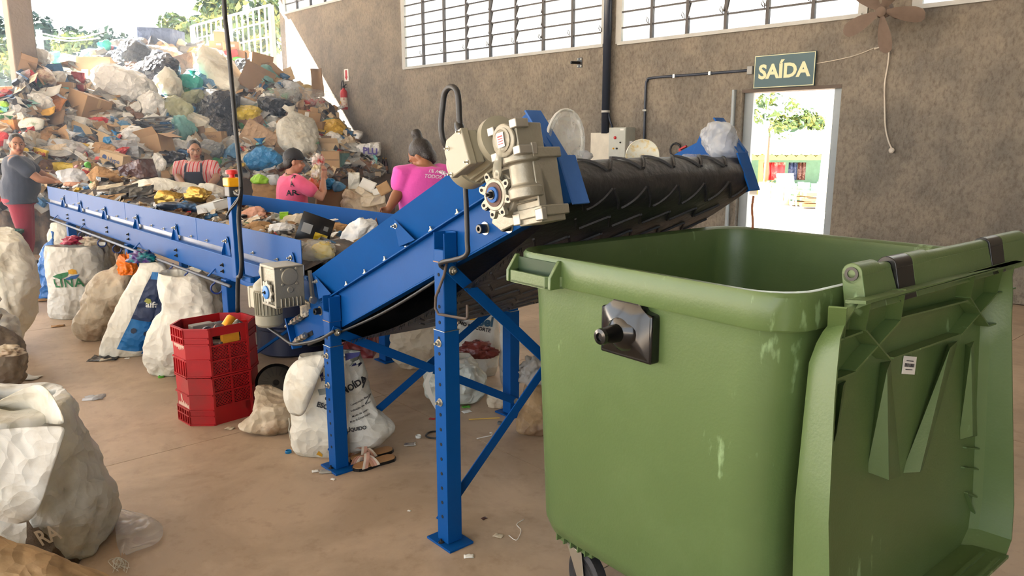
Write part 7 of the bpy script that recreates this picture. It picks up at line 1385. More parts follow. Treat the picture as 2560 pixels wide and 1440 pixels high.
# ================================================================ floor things
# two red stacked crates, octagonal, the lower one upside down
CR = mat('red_crate_plastic', (172, 22, 28), rough=0.45, vscale=3.5, col2=(150, 40, 38), spots=0.6, bump=0.05); CRW = mat('worn_crate_paint', (206, 172, 150), rough=0.7)
g3, g4 = onz(538, 1064), onz(634, 1037); ce1 = (g4-g3).normalized(); ce2 = Vector((-ce1.y, ce1.x, 0)); LF = (g4-g3).length; CC = 0.095; ca_ = LF/2+CC; cb_ = 0.175
ctr = (g3+g4)/2 + ce2*(cb_)
def oct_(k=1.0, ins=0.0): a, b_, c_ = ca_-ins, cb_-ins, CC-ins*0.3; return [(-(a-c_), -b_), (a-c_, -b_), (a, -(b_-c_)), (a, b_-c_), (a-c_, b_), (-(a-c_), b_), (-a, b_-c_), (-a, -(b_-c_))]
HC = 0.285
def crate(zb, inv, label):
    t_ = thing('plastic_crate', label, 'crate', ctr+Z*zb, 'red crates'); zz = (lambda z: zb+HC-z) if inv else (lambda z: zb+z); P2 = lambda q, z: ctr+ce1*q[0]+ce2*q[1]+Z*zz(z)
    fl_ = MB(); fl_.prism([(q[0], q[1]) for q in oct_(ins=0.004)], ctr+Z*zz(0.0), ce1, ce2, Z, (0.012 if not inv else -0.012)); fl_.build('crate_floor', CR, t_)
    ot, it = oct_(), oct_(ins=0.007)
    for i in range(8):
        q0, q1 = ot[i], ot[(i+1) % 8]; d_ = (Vector(q1)-Vector(q0)); L_ = d_.length; d_.normalize(); n2_ = Vector((d_.y, -d_.x)); D3 = ce1*d_.x+ce2*d_.y; N3 = ce1*n2_.x+ce2*n2_.y; o_ = P2(q0, 0); u_ = Z*(-1 if inv else 1)
        b = MB(); lat = i in (0, 4); end = i in (2, 6)
        B = lambda x0, x1, z0_, z1_, pr=0.0, th=0.005, mi=0: b.box(o_+D3*((x0+x1)/2)+u_*((z0_+z1_)/2)+N3*(pr-th/2), (abs(x1-x0), th, abs(z1_-z0_)), (D3, N3, u_), mi)
        if lat:
            B(0, L_, 0.235, HC, 0.0); B(0, 0.012, 0, HC, 0.006, 0.011); B(L_-0.012, L_, 0, HC, 0.006, 0.011); B(L_*0.5-0.006, L_*0.5+0.006, 0, 0.18, 0.004, 0.009); B(0, 0.025 if not inv else L_, 0.18, 0.235); B(L_*0.82, L_, 0.18, 0.235); B(0.0, L_, 0.175, 0.183, 0.004, 0.009)
            for z_ in (0.0, 0.088): B(0, L_, z_, z_+0.008, 0.008, 0.013)
            for (x0, x1) in ((0.012, L_*0.5-0.006), (L_*0.5+0.006, L_-0.012)):
                for (z0_, z1_) in ((0.008, 0.088), (0.096, 0.175)):
                    step = 0.019; k = -int((z1_-z0_)/step)-1
                    while x0+k*step < x1:
                        for sgn in (1, -1):
                            pts_ = [(x0+k*step+(s_ if sgn > 0 else (z1_-z0_)-s_), z0_+s_) for s_ in (0, z1_-z0_)]; (xa, za), (xb, zb_) = pts_
                            # clip to the panel
                            def cl_(x, z, x2, z2):
                                if x < x0: t = (x0-x)/(x2-x) if x2 != x else 0; return x0, z+(z2-z)*t
                                if x > x1: t = (x1-x)/(x2-x) if x2 != x else 0; return x1, z+(z2-z)*t
                                return x, z
                            if max(xa, xb) <= x0 or min(xa, xb) >= x1: continue
                            A_, B_ = cl_(xa, za, xb, zb_), cl_(xb, zb_, xa, za); b.bar(o_+D3*A_[0]+u_*A_[1]-N3*0.003, o_+D3*B_[0]+u_*B_[1]-N3*0.003, 0.0062, 0.003, up=N3)
                        k += 1
        else:
            B(0, L_, 0, HC, 0.0)
            for z_ in (0.0, 0.10, 0.19, 0.225, HC-0.008): B(0, L_, z_, z_+0.007, 0.009, 0.009)
            if end:
                for k in range(6): x = L_*k/5; B(max(0, x-0.003), min(L_, x+0.003), 0.195, HC-0.01, 0.008, 0.008); 
                for k in range(6): x = L_*k/5; B(max(0, x-0.003), min(L_, x+0.003), 0.0, 0.09, 0.006, 0.006) if not inv else None
                if inv:
                    pass
        w_ = b.build('lattice_side' if lat else 'end_panel' if end else 'corner_panel', CR, t_)
        if end and i == 6:
            wm = MB(); rn = random.Random(4)
            for k in range(7): x = L_*(0.15+0.12*k); wm.prism([(x-0.012, 0), (x+0.012, 0), (x+0.008, -0.02-0.02*rn.random()), (x-0.006, -0.015-0.02*rn.random())], o_+N3*0.001+u_*(0.188 if not inv else 0.185), D3, u_, N3, 0.0006)
            if inv: wm.prism([(L_*0.3, 0.1), (L_*0.42, 0.12), (L_*0.45, 0.15), (L_*0.38, 0.16), (L_*0.33, 0.14)], o_+N3*0.001, D3, u_, N3, 0.0006)
            wm.build('worn_paint', CRW, w_)
    return t_
crate(0.0, True, 'lower red plastic crate, upside down on the floor'); crate(HC+0.004, False, 'upper red plastic crate with a hand hole, full of cans and packets')
zc = HC*2-0.06
def can(dx, dy, z_, m, label, ax=(1, 0.2, 0.1), r_=0.033, L_=0.12):
    c = ctr+ce1*dx+ce2*dy+Z*z_; ax = Vector(ax).normalized(); t_ = thing('drink_can', label, 'can', c); b = MB(); b.lathe([(r_*0.8, 0), (r_, 0.008), (r_, L_-0.012), (r_*0.82, L_)], c-ax*L_/2, ax, 20); b.build('can_body', m, t_, smooth=40); b = MB(); b.lathe([(r_*0.82, 0), (r_*0.78, -0.003), (r_*0.3, -0.003)], c+ax*L_/2, ax, 20); b.build('can_lid', STEEL, t_, smooth=40)
fillb = MB(); fillb.prism(oct_(ins=0.014), ctr+Z*(HC+0.02), ce1, ce2, Z, HC-0.11); tag(fillb.build('crate_fill', mat('cans_jumble', (150, 146, 140), rough=0.4, metal=0.4, col2=(60, 60, 64), spots=0.5, vscale=18, bump=0.8, bscale=30), at=ctr+Z*(HC+0.02)), 'mass of crushed cans filling the upper red crate', 'rubbish', kind='stuff')
fillb = MB(); fillb.prism(oct_(ins=0.014), ctr+Z*0.006, ce1, ce2, Z, HC-0.03); tag(fillb.build('crate_fill', mat('dark_backing', (60, 50, 46), rough=0.6, col2=(110, 90, 60), spots=0.66, vscale=30), at=ctr+Z*0.01), 'dark backing added inside the lower red crate behind its lattice holes', 'rubbish', kind='stuff')  # dark block added so the holes in the lattice read as shaded
can(-0.06, -0.02, zc, STEEL, 'silver can lying mouth upwards in the upper red crate', (0.5, -0.75, 0.4)); can(-0.13, -0.03, zc-0.01, BLACKP, 'dark can at the left of the upper red crate', (1, 0.1, 0.2)); can(0.005, -0.05, zc, BM['salmon'], 'dull pink can in the middle of the upper red crate', (0.3, -0.6, 0.6)); can(0.02, 0.05, zc+0.005, STEEL, 'bare steel can at the back of the upper red crate', (0.9, 0.5, 0.2)); can(0.08, 0.0, zc+0.02, mat('orange_can', (226, 150, 40), rough=0.3, metal=0.4), 'orange and gold can standing out of the upper red crate', (0.4, 0.5, 0.7)); can(0.10, -0.055, zc+0.0, mat('black_white_can', (34, 34, 36), rough=0.3, col2=(220, 220, 216), spots=0.58, vscale=24), 'black and white can at the front of the upper red crate', (0.5, 0.3, 0.7)); can(0.16, 0.03, zc, REDP, 'red can at the right of the upper red crate', (1, 0.3, 0.0))
b = MB(); q = ctr+ce1*0.02-ce2*(cb_-0.025)+Z*(HC+0.21); b.box(q, (0.10, 0.03, 0.05), (ce1, ce2, Z)); tag(b.build('food_packet', mat('amber_packet', (216, 150, 40), rough=0.4), at=q), 'amber packet showing through the hand hole of the upper red crate', 'packet')
b = MB(); q = ctr+ce1*-0.05+ce2*0.06+Z*(zc+0.02); b.box(q, (0.13, 0.06, 0.05), (ce1, ce2, Z)); tag(b.build('small_box', mat('grey_small_box', (150, 146, 138), rough=0.6), at=q, bevel=0.004), 'grey little box at the back of the upper red crate', 'box')
# dark things under the table end
q = onz(700, 905)+Vector((0, 0.35, 0)); dm = thing('drum', 'dark blue plastic drum under the end of the sorting conveyor', 'drum', q); b = MB(); b.lathe([(0.24, 0), (0.27, 0.02), (0.27, 0.2), (0.28, 0.21), (0.28, 0.23), (0.27, 0.24), (0.27, 0.42), (0.28, 0.43), (0.28, 0.45), (0.26, 0.47), (0.255, 0.40)], q, Z, 32); b.build('drum_body', mat('navy_plastic', (24, 34, 62), rough=0.4), dm, smooth=40); b = MB(); b.lathe([(0.25, 0.40), (0.25, 0.41)], q, Z, 32); b.build('drum_opening', HOLE, dm)
q = onz(852, 930)+Vector((0, 0.5, 0)); cm = thing('plastic_crate', 'maroon crate on the floor behind the low front leg', 'crate', q); b = MB()
for s_ in (-1, 1): b.box(q+Vector((s_*0.16, 0, 0.13)), (0.012, 0.3, 0.26)); b.box(q+Vector((0, s_*0.15, 0.13)), (0.33, 0.012, 0.26)); b.box(q+Vector((0, s_*0.157, 0.25)), (0.34, 0.012, 0.02))
b.box(q+Z*0.01, (0.33, 0.3, 0.012)); b.build('crate_wall', cl('maroon_plastic', (112, 34, 36), rough=0.5), cm)
q = atY(692, 968, s_beige_Y) if 's_beige_Y' in globals() else onz(692, 1030)+Vector((0, 0.02, 0.18)); lidm = thing('round_lid', 'black ribbed round lid sticking out of the small beige sack', 'lid', q); ax_ = Vector((0.25, -0.75, 0.62)).normalized(); b = MB(); b.lathe([(0.02, 0.0), (0.09, -0.012), (0.115, -0.008), (0.12, 0.01), (0.112, 0.014), (0.105, 0.0)], q, ax_, 32); b.build('lid_disc', MATS['glossy_black_plastic'], lidm, smooth=40); b = MB(); e1_ = ax_.orthogonal().normalized(); e2_ = ax_.cross(e1_)
for i in range(18): a = i*0.349; d_ = e1_*math.cos(a)+e2_*math.sin(a); b.bar(q+d_*0.05-ax_*0.004, q+d_*0.10-ax_*0.006, 0.006, 0.012, up=ax_)
b.build('lid_ribs', MATS['glossy_black_plastic'], lidm)
# sandals
SOLE = mat('tan_insole', (176, 132, 88), rough=0.6); STR = [mat('sandal_white', (226, 214, 196), rough=0.6), mat('sandal_tan', (176, 130, 104), rough=0.6), mat('sandal_pink', (206, 158, 138), rough=0.6)]
def sandal(h, tt, label):
    a_, b_ = onz(*h), onz(*tt); f_ = (b_-a_); L_ = f_.length; f_.normalize(); s_ = Vector((-f_.y, f_.x, 0)); t_ = thing('sandal', label, 'sandal', (a_+b_)/2, 'pair of sandals by the front leg'); prof_ = [(0, 0.0), (0.03, 0.55), (0.1, 0.85), (0.25, 0.9), (0.45, 0.8), (0.65, 0.98), (0.8, 1.0), (0.92, 0.75), (0.985, 0.35), (1.0, 0.0)]; wd = 0.042
    poly = [(x*L_, y*wd) for x, y in prof_]+[(x*L_, -y*wd) for x, y in prof_[1:-1][::-1]]; b = MB(); b.prism(poly, a_, f_, s_, Z, (0.001, 0.016)); b.build('sole', BLACKP, t_); b = MB(); b.prism([(L_/2+(x-L_/2)*0.96, y*0.94) for x, y in poly], a_, f_, s_, Z, (0.016, 0.020)); b.build('insole', SOLE, t_)
    for i, (x0, x1, m) in enumerate(((0.50, 0.80, STR[0]), (0.56, 0.86, STR[2]), (0.62, 0.92, STR[1]), (0.84, 0.55, STR[0]), (0.78, 0.49, STR[2]))):
        b = MB(); rs = []
        for k in range(9): tk = k/8; p_ = a_+f_*(L_*(x0+(x1-x0)*tk))+s_*(wd*1.02*math.cos(math.pi*tk))+Z*(0.014+0.046*math.sin(math.pi*tk)+0.003*i*(0 < k < 8)); rs.append([p_-f_*0.009, p_+f_*0.009, p_+f_*0.009+Z*0.002, p_-f_*0.009+Z*0.002])
        b.loft(rs); b.build('strap', m, t_, smooth=50)
sandal((988, 1146), (882, 1178), 'front tan sandal with crossed white and pink straps by the low front leg'); sandal((982, 1126), (876, 1157), 'rear tan sandal with crossed straps, further from us by the low front leg')
# litter, each piece its own
def disc(x, y, r_, m, label, name='bottle_stopper', cat='bottle cap'):
    q = onz(x, y); b = MB(); b.lathe([(r_, 0.001), (r_, 0.012), (r_*0.85, 0.014), (r_*0.8, 0.006)], q, Z, 18); tag(b.build(name, m, smooth=40, at=q), label, cat)
disc(721, 1132, 0.017, BM['blue'], 'blue bottle cap on the floor left of the soybean meal sack'); disc(403, 944, 0.02, BM['green'], 'green bottle cap on the floor before the slumped cream sack'); disc(1046, 1094, 0.016, WHITEP, 'pale bottle cap on the floor left of the tall front leg'); disc(1250, 1060, 0.016, BM['grey'], 'grey bottle cap on the floor right of the tall front leg')
def chip(x, y, w_, m, label, name='paper_scrap', cat='scrap', h_=None, rot=0.0, seed=0):
    q = onz(x, y); k = q.y/FPX; W_ = w_*k/2; D_ = (h_*k*2.0/2 if h_ else W_*0.7); b = MB(); rs = []
    for j in range(5): rs.append([q+Vector((W_*(i/2.5-1)*math.cos(rot)-D_*(j/2-1)*math.sin(rot)+0.15*W_*nz((i, j, 0), 1.3, x), W_*(i/2.5-1)*math.sin(rot)+D_*(j/2-1)*math.cos(rot)+0.15*W_*nz((i, j, 3), 1.3, y), 0.003+W_*0.35*abs(nz((i, j, 1), 0.8, x+y)))) for i in range(6)])
    b.loft(rs, closed=False); o = b.build(name, m, smooth=60, at=q); sd_ = o.modifiers.new('thick', 'SOLIDIFY'); sd_.thickness = 0.002; return tag(o, label, cat)
CF = FM['clear']
for x, y, w_, m, lb, nm, ct in ((788, 1179, 18, PAPER, 'white torn scrap left of the blue foot plate', 'paper_scrap', 'scrap'), (833, 1199, 13, PAPER, 'white torn scrap in front of the blue foot plate', 'paper_scrap', 'scrap'), (815, 1180, 34, mat('grey_clear_sheet', (150, 148, 140), rough=0.3), 'flat grey plastic card beside the blue foot plate', 'plastic_card', 'card'), (1025, 1112, 30, BM['foil'], 'crumpled silver foil on the floor right of the sandals', 'foil_scrap', 'foil'), (1246, 1341, 26, BM['beige'], 'cream paper scrap on the floor near the bin wheel', 'paper_scrap', 'scrap'), (1172, 1392, 26, PAPER, 'white paper strip on the floor in front of the tall leg', 'paper_scrap', 'scrap'), (1210, 1297, 16, BM['maroon'], 'brown leaf like scrap behind the foot of the tall leg', 'leaf_scrap', 'scrap'), (1023, 1278, 9, PAPER, 'tiny white speck of paper on the open floor', 'paper_scrap', 'scrap'), (235, 996, 50, FM['milky'], 'flat milky film strip on the floor between the sacks', 'plastic_film', 'film'), (72, 946, 52, PAPER, 'white sheet of paper by the sacks on the left', 'paper_sheet', 'paper'), (262, 897, 70, BM['black'], 'black strip at the foot of the half navy sack', 'plastic_strip', 'strip'), (270, 900, 36, BM['beige'], 'pale strip beside the black strip on the floor', 'plastic_strip', 'strip'), (318, 897, 12, PAPER, 'white crumb under the navy sack', 'paper_scrap', 'scrap'), (145, 816, 30, BM['kraft'], 'brown card scrap at the foot of the crest sack', 'card_scrap', 'scrap'), (100, 752, 46, BM['kraft'], 'brown card on the floor beside the small pale bag', 'card_scrap', 'scrap'), (1167, 1030, 24, PAPER, 'white paper under the grey green bag', 'paper_scrap', 'scrap'), (1100, 1026, 14, PAPER, 'white paper left of the tall leg by the grey green bag', 'paper_scrap', 'scrap'), (1165, 1018, 22, BM['green'], 'green packet under the grey green bag', 'plastic_wrapper', 'wrapper'), (1080, 1048, 16, BM['red'], 'red and white wrapper left of the tall leg', 'plastic_wrapper', 'wrapper'), (575, 1072, 22, BM['beige'], 'pale twist of paper at the foot of the red crates', 'paper_scrap', 'scrap'), (1470, 1400, 2, PAPER, '', '', '')):
    if lb: chip(x, y, w_, m, lb, nm, ct, rot=(x % 7)*0.2-0.5)
a_, b_ = onz(1172, 1050), onz(1249, 1046); tag(MB().tube([a_+Z*0.004, b_+Z*0.004], 0.004, 6).build('wooden_stick', mat('yellow_stick', (206, 170, 90)), at=a_), 'thin yellow stick on the floor under the incline', 'stick')
lp_ = [onz(x, y)+Z*0.005 for x, y in ((1098, 1080), (1075, 1082), (1065, 1090), (1072, 1096), (1096, 1098))]; tag(MB().tube(crs([tuple(q) for q in lp_], 4), 0.005, 6).build('strap_loop', BLACKP, smooth=180, at=lp_[0]), 'black strap loop on the floor beside the tall leg', 'strap')
lp_ = [onz(x, y)+Z*0.004 for x, y in ((1192, 1098), (1210, 1094), (1228, 1090), (1230, 1084), (1224, 1084))]; tag(MB().tube(crs([tuple(q) for q in lp_], 4), 0.003, 6).build('string', PAPER, smooth=180, at=lp_[0]), 'white string on the floor right of the tall leg', 'string')
lp_ = [onz(x, y)+Z*0.003 for x, y in ((1272, 1340), (1290, 1352), (1300, 1338), (1302, 1325), (1292, 1312), (1310, 1300))]; tag(MB().tube(crs([tuple(q) for q in lp_], 4), 0.0015, 5).build('string', PAPER, smooth=180, at=lp_[0]), 'very thin looping thread on the floor left of the bin wheel', 'string')
# clear sheet of film by the foreground sack
b = MB(); rs = []
for (l, r_, y) in ((288, 300, 1280), (286, 345, 1286), (284, 390, 1300), (288, 412, 1325), (292, 408, 1352), (292, 385, 1372), (300, 340, 1386), (302, 318, 1396)):
    rs.append([onz(l+(r_-l)*i/9, y+6*nz((i, y*0.1, 0), 0.7, 3))+Z*(0.006+0.035*abs(nz((i, y*0.07, 0), 0.5, 8))) for i in range(10)])
o = b.loft(rs, closed=False).build('plastic_film', film('floor_film', (232, 232, 232), alpha=0.5, rough=0.15), smooth=180, at=onz(340, 1340)); m_ = o.modifiers.new('sub', 'SUBSURF'); m_.levels = m_.render_levels = 2; tag(o, 'crinkled clear film on the floor beside the foreground sack', 'film')
ws = MB()
for k in range(14): p0 = onz(292+2*k % 9, 1405); ws.tube(crs([tuple(p0+Z*0.02), tuple(p0+Vector((rnd.uniform(-.02, .05), -0.03, 0.01+0.02*rnd.random()))), tuple(p0+Vector((rnd.uniform(0, .07), rnd.uniform(-0.09, -0.02), 0.004)))], 3), 0.0012, 4)
o = tag(ws.build('frayed_threads', RAFG), 'frayed white threads at the corner of the foreground sack', 'threads', kind='stuff')
# behind the standing worker at the left edge
for i, (z_, lb) in enumerate(((0.0, 'lowest dark mesh basket stacked behind the standing worker'), (0.33, 'second dark mesh basket stacked behind the standing worker'), (0.66, 'third dark mesh basket stacked behind the standing worker'), (0.99, 'topmost dark mesh basket stacked behind the standing worker'))):
    q = Vector((-7.95, 10.9, z_)); t_ = thing('mesh_basket', lb, 'basket', q); b = MB(); W_, D_ = 0.75, 0.5
    for s_ in (-1, 1):
        for k in range(13): b.box(q+Vector((-W_/2+W_*k/12, s_*D_/2, 0.16)), (0.022, 0.012, 0.31))
        for k in range(9): b.box(q+Vector((s_*W_/2, -D_/2+D_*k/8, 0.16)), (0.012, 0.022, 0.31))
        for k in range(6): b.box(q+Vector((0, s_*D_/2, 0.01+0.06*k)), (W_, 0.016, 0.018)); b.box(q+Vector((s_*W_/2, 0, 0.01+0.06*k)), (0.016, D_, 0.018))
    b.box(q+Z*0.008, (W_, D_, 0.014)); b.build('basket_mesh', mat('dark_basket', (70, 62, 56), rough=0.7), t_)
q = Vector((-6.3, 9.0, 0)); gt = thing('tub', 'dark green round tub behind the sacks at the left edge', 'tub', q); b = MB(); b.lathe([(0.2, 0), (0.26, 0.5), (0.285, 0.52), (0.285, 0.55), (0.262, 0.55), (0.24, 0.3)], q, Z, 28); b.build('tub_wall', cl('dark_green_plastic', (40, 84, 66), rough=0.45), gt, smooth=40)
# ================================================================ on the moving belt of the incline
def onbelt(x, y, n_=1.205): return onplane(x, y, inc(0, n_, 0), IN)
p = onbelt(1408, 402); tb_ = thing('clear_tub', 'clear round plastic tub lid propped up behind the head plate', 'tub', p); ax_ = Vector((0.80, -0.58, 0.10)).normalized(); c = atY(1412, 360, p.y); b = MB(); b.lathe([(0.125, 0.0), (0.13, 0.008), (0.122, 0.014), (0.105, 0.004), (0.10, -0.05), (0.06, -0.075), (0.02, -0.075)], c, ax_, 36, flat=0.8); b.build('lid_disc', FM['clear'], tb_, smooth=40); b = MB(); b.tube([c+(ax_.orthogonal().normalized()*math.cos(a*0.2618)+ax_.cross(ax_.orthogonal().normalized())*math.sin(a*0.2618)*0.8)*0.128 for a in range(25)], 0.005, 6); b.build('rim_bead', WHITEP, tb_, smooth=180)
def blob_belt(x, y, w_, h_, m, label, **k): p = onbelt(x, y+h_*0.4); return blob_at(x, y, p.y, w_, h_, m, label, **k)
blob_belt(1456, 390, 56, 42, FM['milky'], 'crumpled pale foam film lying on the head of the incline', amp=0.45)
p = onbelt(1606, 408); rl_ = thing('round_lid', 'round white lid smeared with yellow standing on the incline belt', 'lid', p); c = atY(1606, 390, p.y); b = MB(); b.lathe([(0.02, 0.0), (0.055, 0.002), (0.062, 0.006), (0.064, 0.0), (0.062, -0.006), (0.02, -0.004)], c, Vector((-0.1, -0.98, 0.1)), 30); b.build('lid_disc', mat('smeared_lid', (222, 218, 196), rough=0.5, col2=(216, 180, 70), spots=0.6, vscale=40), rl_, smooth=40)
p = onbelt(1800, 396); blob_at(1800, 352, p.y-0.02, 88, 84, film('clamshell_film', (228, 230, 228), alpha=0.6, rough=0.1), 'clear plastic clamshell bag on the far side of the incline belt', amp=0.22, deep=0.7, rot=-20)
blob_belt(1728, 398, 68, 26, FM['clear'], 'flat clear clamshell with a red lid beside the clamshell bag', amp=0.3); blob_belt(1732, 402, 14, 12, BM['red'], 'small red cap on the flat clear clamshell', amp=0.2, deep=1.0)
blob_belt(1500, 410, 22, 8, BM['dusty'], 'scrap of blue net on the belt beside the foam film', amp=0.5); blob_at(763, 772, 3.75, 34, 44, BM['beige'], 'wad of cream fibre caught behind the table gearbox', amp=0.4)
blob_at(1718, 568, 3.9, 30, 12, PAPER, 'white paper under the belt by the bin', amp=0.4)
# ================================================================ outdoors
LEAF = [mat('leaf_dark', (54, 78, 50), rough=0.7, var=0.3, vscale=0.8), mat('leaf_mid', (84, 106, 56), rough=0.7, var=0.3, vscale=0.8), mat('leaf_yellow', (132, 138, 70), rough=0.7, var=0.3, vscale=0.8)]
TRUNK = mat('bark', (110, 92, 74), rough=0.9)
def leaves(mb, blobs, n, s, rnd):
    for i in range(n):
        c, r_ = rnd.choice(blobs); d_ = Vector((rnd.gauss(0, 1), rnd.gauss(0, 1), rnd.gauss(0, 1))).normalized(); p = Vector(c)+Vector((d_.x*r_[0], d_.y*r_[1], d_.z*r_[2]))*rnd.uniform(0.55, 1.0)
        nrm = (d_+Vector((rnd.uniform(-.8, .8), rnd.uniform(-.8, .8), rnd.uniform(-.3, .9)))).normalized(); t = nrm.orthogonal().normalized(); b_ = nrm.cross(t); a = rnd.uniform(0, 6.28); t, b_ = t*math.cos(a)+b_*math.sin(a), b_*math.cos(a)-t*math.sin(a); q = s*rnd.uniform(0.6, 1.3)
        mb.add([p-t*q, p-b_*q*0.45+nrm*q*0.15, p+t*q, p+b_*q*0.45+nrm*q*0.15], [(0, 1, 2, 3)], rnd.choices((0, 1, 2), (3, 4, 3))[0])
def tree(base, h, blobs, n, s, label, seed=1, group=None):
    rnd_ = random.Random(seed); base = Vector(base); t_ = thing('tree', label, 'tree', base, group); b = MB(); b.tube([base, base+Z*h*0.5, base+Z*h*0.8], [h*0.03, h*0.022, h*0.01], 8); b.build('trunk', TRUNK, t_, smooth=180); mb = MB(); leaves(mb, blobs, n, s, rnd_); c_ = mb.build('crown', LEAF, t_); c_['kind'] = 'stuff'
    return t_
gz = -0.35
# wooded hill beyond the yard
b = MB(); rows = []; rn = random.Random(5)
HILL = [(-400, -10), (-100, 10), (0, 35), (60, 50), (120, 60), (180, 80), (230, 98), (300, 110), (360, 140), (430, 185), (520, 240)]
for j in range(8):
    t = j/7; row = []
    for i in range(40):
        x = -400+i*23.5; yt = interp(x, HILL); D = 95-45*t; top = atY(x, yt, 95).z; row.append(Vector(((x-1280)/FPX*D*0.98, D, gz+(top-gz)*(1-t)**0.8*(0.95 if t else 1)+(1.2*noise.noise(Vector((x*0.03, t*5, 0))) if t < 1 else 0))))
    rows.append(row)
b.loft(rows, closed=False); hl = b.build('hill', mat('hill_green', (34, 52, 46), rough=0.9, var=0.3, vscale=0.3), smooth=180); struct(hl, 'wooded hill beyond the yard')
mb = MB(); bl = []
for i in range(200): x = rn.uniform(-380, 470); t = rn.random()**1.2; D = 95-45*t; yt = interp(x, HILL); top = atY(x, yt, 95).z; zc_ = gz+(top-gz)*(1-t)**0.8; r_ = rn.uniform(1.3, 2.6)*(D/95); bl.append((((x-1280)/FPX*D*0.98, D-1, zc_+r_*0.1), (r_, r_, r_*0.85)))
leaves(mb, bl, 16000, 0.55, rn); tag(mb.build('forest_canopy', [mat('far_leaf_a', (34, 56, 50), rough=0.8), mat('far_leaf_b', (46, 70, 54), rough=0.8), mat('far_leaf_c', (62, 84, 54), rough=0.8)]), 'tree canopy covering the hill behind the heap', 'forest', kind='stuff')
# bushes in front of the hill, trees behind the railing
for i, (x, y, D, w_, h_, n, lb) in enumerate(((170, 105, 36, 110, 50, 900, 'yellow green bushy tree left of centre behind the heap'), (20, 150, 30, 90, 90, 900, 'bushy tree seen left of the concrete column'), (460, 75, 26, 120, 70, 1500, 'light green tree rising behind the crest of the heap'), (560, 20, 28, 130, 90, 1800, 'tall tree whose leaves show above the white railing'), (650, 80, 30, 160, 150, 2200, 'tree filling the view through the white railing'))):
    c = atY(x, y, D); k = D/FPX; r0 = w_*k/2; rz = h_*k/2; bb = [((c.x+rn.uniform(-.5, .5)*r0, c.y+rn.uniform(-.5, .5)*r0, c.z+rn.uniform(-.5, .6)*rz), (r0*0.5, r0*0.5, rz*0.5)) for _ in range(9)]; tree((c.x, c.y, gz), c.z-gz, bb, n, 0.20, lb, i+3)
# white steel railing running on from the end of the wall
RAILM = mat('white_railing_paint', (216, 212, 196), rough=0.5, var=0.05); pz = onwall(490, 66).z; base_z = pz-2.4; t_a, t_b = 16.5, (onwall(490, 66)-W0).dot(WD); rg = thing('railing', 'white steel railing beyond the heap, running on from the wall', 'railing', wp((t_a+t_b)/2, base_z, 0.1))
n_ = 15
for k in range(n_+1): t = t_a+(t_b-t_a)*k/n_; MB().bar(wp(t, base_z, 0.1), wp(t, pz, 0.1), 0.03, 0.03, up=WD).build('railing_bar', RAILM, rg)
for k in range(8): z_ = base_z+(pz-base_z)*k/7; MB().bar(wp(t_a, z_, 0.1), wp(t_b, z_, 0.1), 0.025, 0.03 if k % 7 else 0.05).build('railing_rail', RAILM, rg)
for t in (t_a, (t_a+t_b)/2, t_b): MB().bar(wp(t, 0.8, 0.1), wp(t, pz, 0.1), 0.10, 0.10, up=WD).build('railing_post', RAILM, rg)
b = MB(); b.prism([(p.x, p.y) for p in (wp(16.4, 0, 0.3), wp(16.4, 0, -0.2), wp(t_b+0.3, 0, -0.2), wp(t_b+0.3, 0, 0.3))], (0, 0, gz), Vector((1, 0, 0)), Vector((0, 1, 0)), Z, base_z-gz); struct(b.build('wall_outer', DOCK), 'plinth under the white railing')
# low brick topped wall left of the column
c0, c1 = atY(-120, 300, 14.2), atY(60, 300, 13.6); b = MB(); b.bar(Vector((c0.x, c0.y, 1.15)), Vector((c1.x, c1.y, 1.15)), 0.2, 2.6); lw_ = b.build('wall_left', DOCK); struct(lw_, 'low concrete wall left of the column')
BRK = mat('clay_brick', (180, 104, 68), rough=0.85, var=0.15); d_ = (Vector((c1.x, c1.y, 0))-Vector((c0.x, c0.y, 0))); L_ = d_.length; d_.normalize(); s_ = Vector((-d_.y, d_.x, 0)); me0 = None
for k in range(int(L_/0.21)):
    for j in range(2):
        c = Vector((c0.x, c0.y, 2.49+0.075*j))+d_*(0.1+0.21*k+0.1*j); b = MB(); b.box(c, (0.195, 0.11, 0.068), (d_, s_, Z)); b.build('brick', BRK, lw_, bevel=0.004)
# utility pole and wires left of the heap
p = atY(97, 75, 30); up_ = thing('utility_pole', 'pale utility pole between the column and the hill', 'pole', (p.x, p.y, gz)); b = MB(); b.tube([Vector((p.x, p.y, gz)), Vector((p.x, p.y, p.z))], [0.16, 0.11], 10); b.build('pole_shaft', RAILM, up_, smooth=180); MB().bar(Vector((p.x-0.5, p.y, p.z-0.3)), Vector((p.x+0.3, p.y, p.z-0.3)), 0.1, 0.1).build('crossarm', RAILM, up_)
for i, (a_, m_, e_) in enumerate((((98, 82), (180, 96), (260, 80)), ((98, 90), (170, 102), (250, 95)), ((0, 118), (20, 116), (28, 112)))):
    q = [tuple(atY(*a_, 29.97)), tuple(atY(*m_, 29.97)), tuple(atY(*e_, 29.97))]; tag(MB().tube(crs(q, 6), 0.025, 5).build('overhead_wire', RAILM, smooth=180, at=q[0]), ('upper overhead wire right of the utility pole', 'lower overhead wire right of the utility pole', 'overhead wire left of the concrete column')[i], 'wire')
